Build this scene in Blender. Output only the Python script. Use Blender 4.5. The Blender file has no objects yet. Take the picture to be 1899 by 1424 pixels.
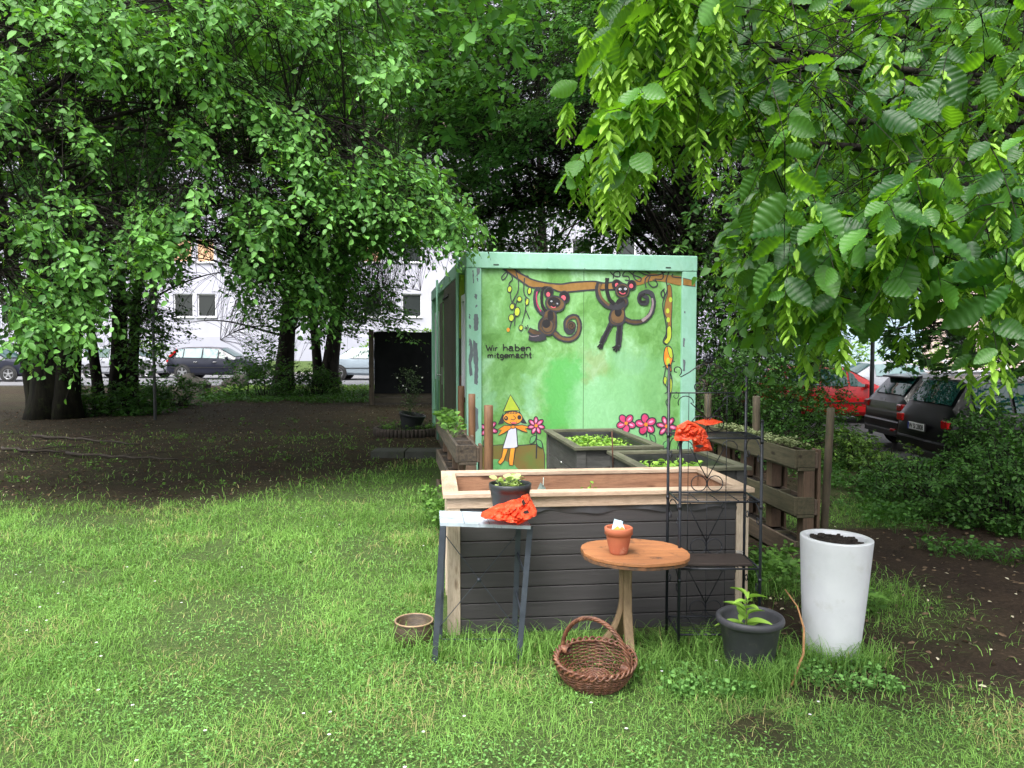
import bpy, math, random
import numpy as np
from mathutils import Vector, Matrix
from mathutils.geometry import tessellate_polygon
R = math.radians
scene = bpy.context.scene
COL = scene.collection
# ---------------------------------------------------------------- camera
F = 1434.0
CAMH = 1.51
PITCH = math.atan(70 / F)
cam_d = bpy.data.cameras.new("camera")
cam = bpy.data.objects.new("camera", cam_d)
COL.objects.link(cam)
cam.location = (0, 0, CAMH)
cam.rotation_euler = (R(90) - PITCH, 0, 0)
cam_d.sensor_width = 36
cam_d.lens = 36 * F / 1899
cam_d.clip_start = 0.05
cam_d.clip_end = 400
scene.camera = cam
# ---------------------------------------------------------------- sky, sun, exposure
SUN_EL, SUN_AZ = 58, 200      # azimuth measured clockwise from +Y: the soft light comes from behind the camera
world = bpy.data.worlds.new("World")
scene.world = world
world.use_nodes = True
wn = world.node_tree.nodes
wl = world.node_tree.links
bg = wn["Background"]
sky = wn.new("ShaderNodeTexSky")
sky.sky_type = 'NISHITA'
sky.sun_disc = False
sky.sun_elevation = R(SUN_EL)
sky.sun_rotation = R(SUN_AZ)
sky.air_density = 1.0
sky.dust_density = 4.0
hs = wn.new("ShaderNodeHueSaturation")     # cloud cover takes the blue out of the sky
hs.inputs["Saturation"].default_value = 0.22
hs.inputs["Value"].default_value = 1.6
wl.new(sky.outputs[0], hs.inputs["Color"])
# an overcast sky is about three times brighter overhead than at the horizon
tcw = wn.new("ShaderNodeTexCoord"); sx = wn.new("ShaderNodeSeparateXYZ"); wl.new(tcw.outputs["Generated"], sx.inputs[0])
mr = wn.new("ShaderNodeMapRange"); mr.inputs["From Min"].default_value = 0.0; mr.inputs["From Max"].default_value = 1.0
mr.inputs["To Min"].default_value = 0.45; mr.inputs["To Max"].default_value = 1.9; wl.new(sx.outputs[2], mr.inputs["Value"])
wm = wn.new("ShaderNodeVectorMath"); wm.operation = 'SCALE'; wl.new(hs.outputs[0], wm.inputs[0]); wl.new(mr.outputs[0], wm.inputs["Scale"])
wl.new(wm.outputs[0], bg.inputs[0])
bg.inputs[1].default_value = 0.15
sun_d = bpy.data.lights.new("sun", 'SUN')
sun_d.energy = 1.5
sun_d.angle = R(25)
sun_d.color = (1.0, 0.97, 0.9)
sun = bpy.data.objects.new("sun", sun_d)
COL.objects.link(sun)
az, el = R(SUN_AZ), R(SUN_EL)
sdir = Vector((math.sin(az) * math.cos(el), math.cos(az) * math.cos(el), math.sin(el)))
sun.rotation_euler = sdir.to_track_quat('Z', 'Y').to_euler()
sun.location = sdir * 50
vs = scene.view_settings
scene.display_settings.display_device = 'sRGB'
vs.view_transform = 'Standard'
vs.look = 'None'
vs.exposure = 0.72
vs.gamma = 1
vs.use_curve_mapping = False
scene.cycles.use_denoising = True
scene.cycles.max_bounces = 8
scene.cycles.diffuse_bounces = 4
scene.cycles.transmission_bounces = 6
scene.cycles.transparent_max_bounces = 8
# ---------------------------------------------------------------- measuring: turn a photograph pixel into a point of the place
CP, SP = math.cos(PITCH), math.sin(PITCH)
def ray(px, py):
    u = (712 - py) / F
    return Vector(((px - 949.5) / F, CP + u * SP, -SP + u * CP))
def at(px, py, Y):
    d = ray(px, py); return Vector((0, 0, CAMH)) + d * (Y / d.y)
def gz(px, py, z=0.0):
    d = ray(px, py); return Vector((0, 0, CAMH)) + d * ((z - CAMH) / d.z)
def at_np(px, py, Y):
    u = (712 - py) / F
    dy = CP + u * SP
    return np.stack([(px - 949.5) / F / dy * Y, Y, CAMH + (-SP + u * CP) / dy * Y], -1)
# ---------------------------------------------------------------- materials
MATS = {}
def _new(name):
    m = bpy.data.materials.new(name); m.use_nodes = True
    nt = m.node_tree
    return m, nt, nt.nodes, nt.links, nt.nodes["Principled BSDF"]
def _ramp(n, stops):
    r = n.new("ShaderNodeValToRGB")
    e = r.color_ramp.elements
    while len(e) < len(stops): e.new(0.5)
    for k, (p, c) in enumerate(stops):
        e[k].position = p; e[k].color = (*c, 1) if len(c) == 3 else c
    return r
def _noise(n, l, scale, detail=5, rough=0.6, vec=None, stretch=None):
    t = n.new("ShaderNodeTexNoise"); t.inputs["Scale"].default_value = scale
    t.inputs["Detail"].default_value = detail; t.inputs["Roughness"].default_value = rough
    if vec is None:
        tc = n.new("ShaderNodeTexCoord"); vec = tc.outputs["Object"]
    if stretch:
        mp = n.new("ShaderNodeMapping"); mp.inputs["Scale"].default_value = stretch
        l.new(vec, mp.inputs[0]); vec = mp.outputs[0]
    l.new(vec, t.inputs["Vector"])
    return t
def mat(name, c1, c2=None, scale=8, rough=0.6, metal=0.0, stretch=None, bump=0.0, lo=0.35, hi=0.65, spec=0.5, c3=None, s3=40, coat=0):
    if name in MATS: return MATS[name]
    m, nt, n, l, b = _new(name)
    c2 = c2 or tuple(x * 0.75 for x in c1)
    t = _noise(n, l, scale, stretch=stretch)
    r = _ramp(n, [(lo, c1), (hi, c2)])
    l.new(t.outputs[0], r.inputs[0])
    out = r.outputs[0]
    if c3:
        t2 = _noise(n, l, s3, 6, 0.7)
        r2 = _ramp(n, [(0.55, (0, 0, 0)), (0.68, (1, 1, 1))])
        l.new(t2.outputs[0], r2.inputs[0])
        mx = n.new("ShaderNodeMix"); mx.data_type = 'RGBA'
        l.new(r2.outputs[0], mx.inputs[0]); l.new(out, mx.inputs[6]); mx.inputs[7].default_value = (*c3, 1)
        out = mx.outputs[2]
    l.new(out, b.inputs["Base Color"])
    b.inputs["Roughness"].default_value = rough
    b.inputs["Metallic"].default_value = metal
    b.inputs["Specular IOR Level"].default_value = spec
    b.inputs["Coat Weight"].default_value = coat
    if bump:
        t3 = _noise(n, l, scale * 4, 6, 0.65, stretch=stretch)
        bp = n.new("ShaderNodeBump"); bp.inputs["Strength"].default_value = bump; bp.inputs["Distance"].default_value = 0.01
        l.new(t3.outputs[0], bp.inputs["Height"]); l.new(bp.outputs[0], b.inputs["Normal"])
    MATS[name] = m
    return m
def leafmat(name, dark, light, trans, tw=0.35, rough=0.42, spec=0.5, last=None):
    """foliage: reflects from its upper side and lets light through; each leaf has its own tint"""
    if name in MATS: return MATS[name]
    m, nt, n, l, b = _new(name)
    a = n.new("ShaderNodeAttribute"); a.attribute_name = "tint"
    r = _ramp(n, [(0.0, dark), (0.75, light), (0.97, tuple(min(1, x * 1.3) for x in light)), (1.0, last or tuple(min(1, x * 1.35) for x in light))])
    l.new(a.outputs["Fac"], r.inputs[0])
    l.new(r.outputs[0], b.inputs["Base Color"])
    b.inputs["Roughness"].default_value = rough
    b.inputs["Specular IOR Level"].default_value = spec
    tr = n.new("ShaderNodeBsdfTranslucent")
    r2 = _ramp(n, [(0.0, tuple(x * 0.7 for x in trans)), (1.0, trans)])
    l.new(a.outputs["Fac"], r2.inputs[0]); l.new(r2.outputs[0], tr.inputs[0])
    mx = n.new("ShaderNodeMixShader"); mx.inputs[0].default_value = tw
    l.new(b.outputs[0], mx.inputs[1]); l.new(tr.outputs[0], mx.inputs[2])
    l.new(mx.outputs[0], n["Material Output"].inputs[0])
    MATS[name] = m
    return m
def woodmat(name, c1, c2, axis=0, scale=6, rough=0.7, moss=None, bump=0.25):
    st = [9, 9, 9]; st[axis] = 0.7
    if name in MATS: return MATS[name]
    m = mat(name, c1, c2, scale, rough, stretch=st, bump=bump, c3=moss, s3=9, lo=0.3, hi=0.7)
    nt = m.node_tree; n = nt.nodes; l = nt.links; b = n["Principled BSDF"]
    src = b.inputs["Base Color"].links[0].from_socket
    tc = n.new("ShaderNodeTexCoord"); mp = n.new("ShaderNodeMapping"); s2 = [1, 1, 1]; s2[axis] = 0.35; mp.inputs["Scale"].default_value = s2
    l.new(tc.outputs["Object"], mp.inputs[0]); vo = n.new("ShaderNodeTexVoronoi"); vo.inputs["Scale"].default_value = 9; l.new(mp.outputs[0], vo.inputs["Vector"])
    kr = _ramp(n, [(0.05, (0.25, 0.2, 0.18)), (0.11, (0.55, 0.5, 0.45)), (0.15, (1, 1, 1))]); l.new(vo.outputs["Distance"], kr.inputs[0])      # knots
    gn = _noise(n, l, scale * 2.2, 6, 0.75, stretch=[q * 2.5 for q in st]); gr = _ramp(n, [(0.38, (0.72, 0.70, 0.68)), (0.52, (1, 1, 1))]); l.new(gn.outputs[0], gr.inputs[0])   # dark grain lines
    wn_ = _noise(n, l, 2.5, 5, 0.6); wr = _ramp(n, [(0.35, (0.74, 0.73, 0.72)), (0.6, (1.06, 1.05, 1.04))]); l.new(wn_.outputs[0], wr.inputs[0])                        # damp stains
    for k in (kr, gr, wr):
        mx = n.new("ShaderNodeMix"); mx.data_type = 'RGBA'; mx.blend_type = 'MULTIPLY'; mx.inputs[0].default_value = 1
        l.new(src, mx.inputs[6]); l.new(k.outputs[0], mx.inputs[7]); src = mx.outputs[2]
    l.new(src, b.inputs["Base Color"])
    return m
def glassmat(name, c=(0.02, 0.03, 0.03), rough=0.05, spec=0.7):
    if name in MATS: return MATS[name]
    m, nt, n, l, b = _new(name)
    b.inputs["Base Color"].default_value = (*c, 1)
    b.inputs["Roughness"].default_value = rough
    b.inputs["Specular IOR Level"].default_value = spec
    MATS[name] = m
    return m
# ---------------------------------------------------------------- object helpers
def tag(o, label=None, cat=None, group=None, kind=None):
    if label: o["label"] = label
    if cat: o["category"] = cat
    if group: o["group"] = group
    if kind: o["kind"] = kind
    return o
def empty(name, loc=(0, 0, 0), rz=0, label=None, cat=None, group=None, rot=None):
    o = bpy.data.objects.new(name, None); COL.objects.link(o)
    o.location = loc; o.rotation_euler = rot or (0, 0, rz)
    o.empty_display_size = 0.1
    return tag(o, label, cat, group)
class MB:
    """collects shapes and links them as one mesh"""
    def __init__(s): s.v = []; s.f = []; s.mi = []; s.cur = 0; s.smooth = []
    def add(s, vs, fs, sm=False):
        o = len(s.v); s.v += [tuple(v) for v in vs]
        for f in fs: s.f.append([i + o for i in f]); s.mi.append(s.cur); s.smooth.append(sm)
    def box(s, c, d, rot=None, taper=1.0):
        x, y, z = [k / 2 for k in d]
        vs = [Vector((a * x * (taper if e > 0 else 1), b * y * (taper if e > 0 else 1), e * z)) for e in (-1, 1) for b in (-1, 1) for a in (-1, 1)]
        if rot is not None: vs = [rot @ v for v in vs]
        c = Vector(c); vs = [v + c for v in vs]
        s.add(vs, [(0, 2, 3, 1), (4, 5, 7, 6), (0, 1, 5, 4), (2, 6, 7, 3), (0, 4, 6, 2), (1, 3, 7, 5)])
        return s
    def bb(s, x0, x1, y0, y1, z0, z1):
        return s.box(((x0 + x1) / 2, (y0 + y1) / 2, (z0 + z1) / 2), (x1 - x0, y1 - y0, z1 - z0))
    def bar(s, a, b, w, h, up=(0, 0, 1)):
        a, b = Vector(a), Vector(b); d = b - a; L = d.length
        z = d.normalized(); x = Vector(up).cross(z)
        if x.length < 1e-4: x = Vector((1, 0, 0)).cross(z)
        x.normalize(); y = z.cross(x)
        m = Matrix((x, y, z)).transposed()
        return s.box((a + b) / 2, (w, h, L), m)
    def tube(s, pts, r, n=8, cap=True):
        pts = [Vector(p) for p in pts]
        rs = r if isinstance(r, (list, tuple)) else [r] * len(pts)
        ring = []
        t0 = (pts[1] - pts[0]).normalized()
        ref = Vector((0, 0, 1)) if abs(t0.z) < 0.9 else Vector((1, 0, 0))
        x = ref.cross(t0).normalized()
        vs = []
        for i, p in enumerate(pts):
            if i == 0: t = pts[1] - p
            elif i == len(pts) - 1: t = p - pts[i - 1]
            else: t = pts[i + 1] - pts[i - 1]
            t = t.normalized() if t.length > 1e-9 else t0
            x = (x - t * x.dot(t))
            x = x.normalized() if x.length > 1e-6 else ref.cross(t).normalized()
            y = t.cross(x)
            for k in range(n):
                a = 2 * math.pi * k / n
                vs.append(p + (x * math.cos(a) + y * math.sin(a)) * rs[i])
        fs = []
        for i in range(len(pts) - 1):
            for k in range(n):
                k2 = (k + 1) % n
                fs.append((i * n + k, i * n + k2, (i + 1) * n + k2, (i + 1) * n + k))
        s.add(vs, fs, True)
        if cap:
            o = len(s.v) - len(vs)
            s.f.append([o + k for k in range(n)][::-1]); s.mi.append(s.cur); s.smooth.append(False)
            s.f.append([o + (len(pts) - 1) * n + k for k in range(n)]); s.mi.append(s.cur); s.smooth.append(False)
        return s
    def lathe(s, prof, c=(0, 0, 0), n=40, wob=0.0, M=None):
        c = Vector(c); vs = []
        for (r, z) in prof:
            for k in range(n):
                a = 2 * math.pi * k / n
                rr = r * (1 + wob * math.sin(3 * a + z * 9) * 0.5)
                v = Vector((rr * math.cos(a), rr * math.sin(a), z))
                vs.append((M @ v if M is not None else v) + c)
        fs = []
        for i in range(len(prof) - 1):
            for k in range(n):
                k2 = (k + 1) % n
                fs.append((i * n + k, i * n + k2, (i + 1) * n + k2, (i + 1) * n + k))
        s.add(vs, fs, True)
        return s
    def disc(s, c, r, n=32, rz=0, M=None, ry=None):
        vs = [Vector((r * math.cos(2 * math.pi * k / n), (ry or r) * math.sin(2 * math.pi * k / n), 0)) for k in range(n)]
        if M is not None: vs = [M @ v for v in vs]
        s.add([v + Vector(c) for v in vs], [list(range(n))])
        return s
    def prism(s, poly, z0, z1):
        """poly: xy points; a slab between z0 and z1"""
        n = len(poly)
        tr = tessellate_polygon([[Vector((p[0], p[1], 0)) for p in poly]])
        vs = [(p[0], p[1], z0) for p in poly] + [(p[0], p[1], z1) for p in poly]
        fs = [tuple(t)[::-1] for t in tr] + [tuple(i + n for i in t) for t in tr]
        fs += [(i, (i + 1) % n, (i + 1) % n + n, i + n) for i in range(n)]
        s.add(vs, fs)
        return s
    def build(s, name, m, parent=None, bevel=0.0, seg=2, label=None, cat=None, group=None, kind=None, loc=None, normals=False, sharp=0):
        me = bpy.data.meshes.new(name)
        me.from_pydata(s.v, [], s.f)
        ms = m if isinstance(m, (list, tuple)) else [m]
        for k in ms: me.materials.append(k)
        me.polygons.foreach_set("material_index", s.mi)
        me.polygons.foreach_set("use_smooth", s.smooth)
        me.validate(); me.update()
        if normals:
            import bmesh
            b = bmesh.new(); b.from_mesh(me); bmesh.ops.recalc_face_normals(b, faces=b.faces); b.to_mesh(me); b.free()
        o = bpy.data.objects.new(name, me); COL.objects.link(o)
        if parent is not None: o.parent = parent
        if loc is not None: o.location = loc
        if sharp:
            import bmesh
            b = bmesh.new(); b.from_mesh(me)
            for e in b.edges: e.smooth = not (len(e.link_faces) == 2 and e.calc_face_angle(0) > R(sharp))
            b.to_mesh(me); b.free()
        if bevel:
            md = o.modifiers.new("bevel", 'BEVEL'); md.width = bevel; md.segments = seg; md.limit_method = 'ANGLE'
        return tag(o, label, cat, group, kind)
def npmesh(name, V, Fa, m, parent=None, tint=None, smooth=False, label=None, cat=None, group=None, kind=None):
    """V (N,3); Fa list of (M,k) index arrays; one mesh"""
    if not isinstance(Fa, list): Fa = [Fa]
    V = np.ascontiguousarray(V, dtype=np.float32)
    me = bpy.data.meshes.new(name)
    me.vertices.add(len(V)); me.vertices.foreach_set("co", V.ravel())
    nl = sum(f.size for f in Fa); npoly = sum(len(f) for f in Fa)
    me.loops.add(nl)
    me.loops.foreach_set("vertex_index", np.concatenate([f.ravel() for f in Fa]).astype(np.int32))
    me.polygons.add(npoly)
    tot = np.concatenate([np.full(len(f), f.shape[1]) for f in Fa]).astype(np.int32)
    st = np.concatenate([[0], np.cumsum(tot)[:-1]]).astype(np.int32)
    me.polygons.foreach_set("loop_start", st)
    me.polygons.foreach_set("loop_total", tot)
    if smooth: me.polygons.foreach_set("use_smooth", np.ones(npoly, dtype=bool))
    if tint is not None:
        a = me.attributes.new("tint", 'FLOAT', 'POINT'); a.data.foreach_set("value", np.ascontiguousarray(tint, dtype=np.float32))
    me.materials.append(m)
    me.update(calc_edges=True)
    o = bpy.data.objects.new(name, me); COL.objects.link(o)
    if parent is not None: o.parent = parent
    return tag(o, label, cat, group, kind)
def vnoise(x, y, scale, seed=0):
    """smooth value noise 0..1"""
    x = np.asarray(x, dtype=float) / scale + 1000; y = np.asarray(y, dtype=float) / scale + 1000
    xi, yi = np.floor(x).astype(np.int64), np.floor(y).astype(np.int64)
    fx, fy = x - xi, y - yi
    fx, fy = fx * fx * (3 - 2 * fx), fy * fy * (3 - 2 * fy)
    def h(a, b):
        n = (a * 374761393 + b * 668265263 + seed * 1442695041) & 0x7fffffff
        n = ((n ^ (n >> 13)) * 1274126177) & 0x7fffffff
        return ((n ^ (n >> 16)) & 0xffff) / 65535.0
    return (h(xi, yi) * (1 - fx) + h(xi + 1, yi) * fx) * (1 - fy) + (h(xi, yi + 1) * (1 - fx) + h(xi + 1, yi + 1) * fx) * fy
def sstep(a, b, x):
    t = np.clip((np.asarray(x, dtype=float) - a) / (b - a), 0, 1); return t * t * (3 - 2 * t)
def height(x, y):
    x = np.asarray(x, dtype=float); y = np.asarray(y, dtype=float)
    h = -0.47 * sstep(4.4, 6.0, x - 0.12 * (y - 9)) * sstep(6.5, 9.5, y)
    h = h + 0.030 * (vnoise(x, y, 1.7, 3) - 0.5) + 0.012 * (vnoise(x, y, 0.35, 5) - 0.5) * (y < 20)
    h = h + 0.65 * sstep(41, 45, y) * (x < 5)
    return h
# ================================================================ ground
def lawn_density(x, y):
    """0 bare earth .. 1 full lawn, as in the picture: lawn in the clearing, earth under the trees and on the path"""
    x = np.asarray(x, dtype=float); y = np.asarray(y, dtype=float)
    n1 = vnoise(x, y, 0.8, 11); n2 = vnoise(x, y, 0.25, 12)
    edge = np.interp(x, [-12, -5, -3.8, -2.9, -2.6, -1.9, -1.1, -0.8, 0.3], [7.4, 7.5, 7.2, 7.3, 8.1, 8.9, 10.6, 10.9, 11]) + (n1 - 0.5) * 1.1 + (n2 - 0.5) * 0.7
    a = 1 - sstep(-1.1, 0.7, y - edge + 0.9 * (n1 - 0.5)) * (0.80 + 0.2 * n2)
    # right hand side: the path
    rx = np.interp(y, [1, 2.5, 3.2, 4.0, 5.0, 6, 8], [2.8, 2.35, 1.82, 1.50, 1.3, 1.05, 0.9]) + (n1 - 0.5) * 0.9 + (n2 - 0.5) * 0.5
    b = 1 - sstep(-0.25, 0.45, x - rx)
    d = a * b
    d = d * (1 - 0.75 * ((x > 0.55) & (y > 2.2)) * sstep(0.45, 0.62, vnoise(x, y, 0.33, 21)))
    patch = sstep(0.5, 0.72, vnoise(x, y, 1.3, 31)) * (x > 2.2) * (y > 6.4) * (y < 11) * 0.55
    patch2 = np.exp(-(((x - 2.15) / 0.35) ** 2 + ((y - 4.5) / 0.5) ** 2)) * 0.5
    thin = 0.10 * sstep(0.55, 0.75, vnoise(x, y, 0.9, 41)) * (y > 6)
    return np.clip(np.maximum(np.maximum(d, patch), np.maximum(patch2, thin)), 0, 1)
def ground():
    xs = np.unique(np.concatenate([np.linspace(-120, -13, 22), np.linspace(-13, 9, 280), np.linspace(9, 120, 24)]))
    ys = np.unique(np.concatenate([np.linspace(-40, 0.5, 12), np.linspace(0.5, 13, 200), np.linspace(13, 48, 90), np.linspace(48, 220, 20)]))
    X, Y = np.meshgrid(xs, ys)
    Z = height(X, Y)
    V = np.stack([X, Y, Z], -1).reshape(-1, 3)
    nx, ny = len(xs), len(ys)
    i = np.arange((ny - 1) * (nx - 1)); r, c = i // (nx - 1), i % (nx - 1)
    a = r * nx + c
    Fq = np.stack([a, a + 1, a + nx + 1, a + nx], -1)
    far = (V[:, 1] > 40.5) & (V[:, 0] < 5)
    d = np.where(far, 1.0, lawn_density(V[:, 0], V[:, 1]))
    m, nt, n, l, b = _new("earth_and_turf")
    at_ = n.new("ShaderNodeAttribute"); at_.attribute_name = "tint"
    t1 = _noise(n, l, 3.0, 8, 0.7); t2 = _noise(n, l, 45, 6, 0.75); t3 = _noise(n, l, 160, 3, 0.6)
    r1 = _ramp(n, [(0.3, (0.016, 0.010, 0.007)), (0.55, (0.038, 0.025, 0.017)), (0.78, (0.10, 0.070, 0.048))])
    l.new(t2.outputs[0], r1.inputs[0])
    r1b = _ramp(n, [(0.35, (0.55, 0.5, 0.48)), (0.7, (1.25, 1.2, 1.1))])
    l.new(t1.outputs[0], r1b.inputs[0])
    mu = n.new("ShaderNodeMix"); mu.data_type = 'RGBA'; mu.blend_type = 'MULTIPLY'; mu.inputs[0].default_value = 1
    l.new(r1.outputs[0], mu.inputs[6]); l.new(r1b.outputs[0], mu.inputs[7])
    r2 = _ramp(n, [(0.3, (0.030, 0.055, 0.014)), (0.55, (0.06, 0.10, 0.026)), (0.75, (0.16, 0.14, 0.07))])
    l.new(t3.outputs[0], r2.inputs[0])
    mx = n.new("ShaderNodeMix"); mx.data_type = 'RGBA'
    l.new(at_.outputs["Fac"], mx.inputs[0]); l.new(mu.outputs[2], mx.inputs[6]); l.new(r2.outputs[0], mx.inputs[7])
    l.new(mx.outputs[2], b.inputs["Base Color"]); b.inputs["Roughness"].default_value = 0.95
    b.inputs["Specular IOR Level"].default_value = 0.2
    bp = n.new("ShaderNodeBump"); bp.inputs["Strength"].default_value = 0.9; bp.inputs["Distance"].default_value = 0.02
    l.new(t2.outputs[0], bp.inputs["Height"]); l.new(bp.outputs[0], b.inputs["Normal"])
    npmesh("ground", V, Fq, m, tint=d, smooth=True, kind='structure')
ground()
asphalt = mat("asphalt", (0.17, 0.17, 0.18), (0.12, 0.12, 0.13), 30, 0.9, bump=0.3)
asphalt_dark = mat("parking_asphalt", (0.07, 0.07, 0.072), (0.045, 0.045, 0.047), 30, 0.9, bump=0.3)
kerbm = mat("kerb_concrete", (0.32, 0.31, 0.30), (0.22, 0.21, 0.2), 12, 0.9)
mb = MB(); mb.bb(-90, 5.2, 29.5, 40.2, -0.2, 0.03); mb.build("road", asphalt, kind='structure')
mb = MB()
mb.bb(-90, 5.2, 40.2, 40.36, -0.1, 0.16)
mb.build("kerb", kerbm, bevel=0.02, kind='structure')
mb = MB(); mb.bb(6.4, 60, 8.5, 31, -0.9, -0.435); mb.build("parking_lot", asphalt_dark, kind='structure')
# fallen leaves, petals and twigs on the bare earth
rng = np.random.default_rng(5)
def scatter(n, x0, x1, y0, y1, keep=None, gen=rng):
    x = gen.uniform(x0, x1, n); y = gen.uniform(y0, y1, n)
    if keep is not None:
        k = keep(x, y); x, y = x[k], y[k]
    return x, y
def quadleaves(P, D, N, L, W, tmpl):
    """bake one template leaf at every point: D long axis, N normal"""
    D = D / (np.linalg.norm(D, axis=1, keepdims=True) + 1e-9)
    S = np.cross(D, N); S /= (np.linalg.norm(S, axis=1, keepdims=True) + 1e-9)
    N2 = np.cross(S, D)
    tv, tf = tmpl
    L = np.broadcast_to(L, (len(P),)); W = np.broadcast_to(W, (len(P),))
    V = (P[:, None, :] + D[:, None, :] * (tv[None, :, 0:1] * L[:, None, None]) + S[:, None, :] * (tv[None, :, 1:2] * W[:, None, None])
         + N2[:, None, :] * (tv[None, :, 2:3] * L[:, None, None]))
    k = len(tv)
    off = (np.arange(len(P)) * k)[:, None, None]
    Fs = [(f[None, :, :] + off).reshape(-1, f.shape[1]) for f in tf]
    return V.reshape(-1, 3), Fs
T_FAR = (np.array([[0, 0, 0], [0.35, 0.5, 0.10], [0.75, 0.36, 0.04], [1, 0, -0.06], [0.75, -0.36, 0.04], [0.35, -0.5, 0.10]]),
         [np.array([[0, 1, 2, 3], [0, 3, 4, 5]])])
def grid_leaf(rows, cols, serr=0.0, vein=0.0, fold=0.16, curl=0.12):
    v = []; f = []
    for i in range(rows + 1):
        u = i / rows
        hw = 0.5 * (math.sin(math.pi * min(1, u ** 0.82)) ** 0.62) if 0 < u < 1 else 0.0
        hw *= 1.0 if u < 0.5 else (1 - 0.16 * (u - 0.5) * 2)
        for j in range(cols + 1):
            s = j / cols * 2 - 1
            e = hw * s
            if abs(s) > 0.99 and serr: e *= 1 + (serr if i % 2 else -serr * 0.5)
            uu = u + ((0.10 if vein else 0.0) * abs(s) * (1 - u) * min(1, u * 6) if 0 < u < 1 else 0)
            z = fold * abs(e) - curl * u * u + (vein * math.cos(math.pi * i / 2) * min(1, abs(s) * 1.2) * (1 if 0 < u < 1 else 0))
            v.append((uu, e, z))
    for i in range(rows):
        for j in range(cols):
            a = i * (cols + 1) + j
            f.append((a, a + 1, a + cols + 2, a + cols + 1))
    return (np.array(v), [np.array(f)])
T_MID = grid_leaf(4, 2, fold=0.22)
T_NEAR = grid_leaf(26, 4, serr=0.05, vein=0.026, fold=0.14, curl=0.10)
T_BRACT = (np.array([[0, 0, 0], [0.4, 0.5, 0.06], [0.85, 0.34, 0.02], [1, 0, -0.1], [0.85, -0.34, 0.02], [0.4, -0.5, 0.06], [0.5, 0, -0.05]]),
           [np.array([[0, 1, 6], [1, 2, 6], [2, 3, 6], [3, 4, 6], [4, 5, 6], [5, 0, 6]])])
def rnd_dirs(n, gen, zlo=-0.3, zhi=0.3):
    a = gen.uniform(0, 2 * np.pi, n); z = gen.uniform(zlo, zhi, n)
    return np.stack([np.cos(a), np.sin(a), z], -1)
x, y = scatter(52000, -12, 9, 3, 26, lambda x, y: (lawn_density(x, y) < 0.6) & (rng.random(len(x)) < 0.75))
P = np.stack([x, y, height(x, y) + 0.006], -1)
V, Fs = quadleaves(P, rnd_dirs(len(P), rng, -0.1, 0.3), np.array([0, 0, 1.0]) + 0.5 * rng.normal(size=P.shape), rng.uniform(0.015, 0.05, len(P)), rng.uniform(0.008, 0.025, len(P)), T_FAR)
lit = mat("leaf_litter", (0.04, 0.024, 0.015), (0.15, 0.10, 0.055), 30, 0.9, lo=0.3, hi=0.75)
npmesh("leaf_litter", V, Fs, lit, label="brown leaf litter strewn over the bare earth", cat="leaf litter", kind='stuff')
x, y = scatter(2600, -9, 6, 3, 20, lambda x, y: (lawn_density(x, y) < 0.5))
P = np.stack([x, y, height(x, y) + 0.014], -1)
V, Fs = quadleaves(P, rnd_dirs(len(P), rng, -0.1, 0.3), np.array([0, 0, 1.0]) + 0.3 * rng.normal(size=P.shape), rng.uniform(0.015, 0.035, len(P)), rng.uniform(0.008, 0.018, len(P)), T_FAR)
npmesh("pale_petals", V, Fs, mat("dry_bract", (0.35, 0.30, 0.18), (0.5, 0.46, 0.36), 3, 0.9), label="pale dry seed wings scattered on the dark earth", cat="leaf litter", kind='stuff')
# ---------------------------------------------------------------- grass
GM = leafmat("grass_blade", (0.052, 0.125, 0.020), (0.215, 0.40, 0.092), (0.24, 0.46, 0.06), 0.35, 0.6, 0.15, last=(0.42, 0.36, 0.17))
def blades(P, h, w, lean, gen):
    n = len(P)
    a = gen.uniform(0, 2 * np.pi, n)
    d = np.stack([np.cos(a), np.sin(a), np.zeros(n)], -1); s = np.stack([-np.sin(a), np.cos(a), np.zeros(n)], -1)
    h = np.broadcast_to(h, (n,))[:, None]; w = np.broadcast_to(w, (n,))[:, None]; lean = np.broadcast_to(lean, (n,))[:, None]
    up = np.array([0, 0, 1.0])
    lv = []
    for t, ww in ((0, 1.0), (0.45, 0.85), (0.8, 0.5)):
        c = P + up * h * (t - 0.35 * lean * t * t) + d * h * lean * t * t * 1.1
        lv += [c - s * w * ww / 2, c + s * w * ww / 2]
    lv.append(P + up * h * (1 - 0.42 * lean) + d * h * lean * 1.15)
    V = np.stack(lv, 1).reshape(-1, 3)
    o = (np.arange(n) * 7)[:, None]
    q = np.concatenate([o + np.array([[0, 1, 3, 2]]), o + np.array([[2, 3, 5, 4]])]); t = o + np.array([[4, 5, 6]])
    return V, [q, t]
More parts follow.
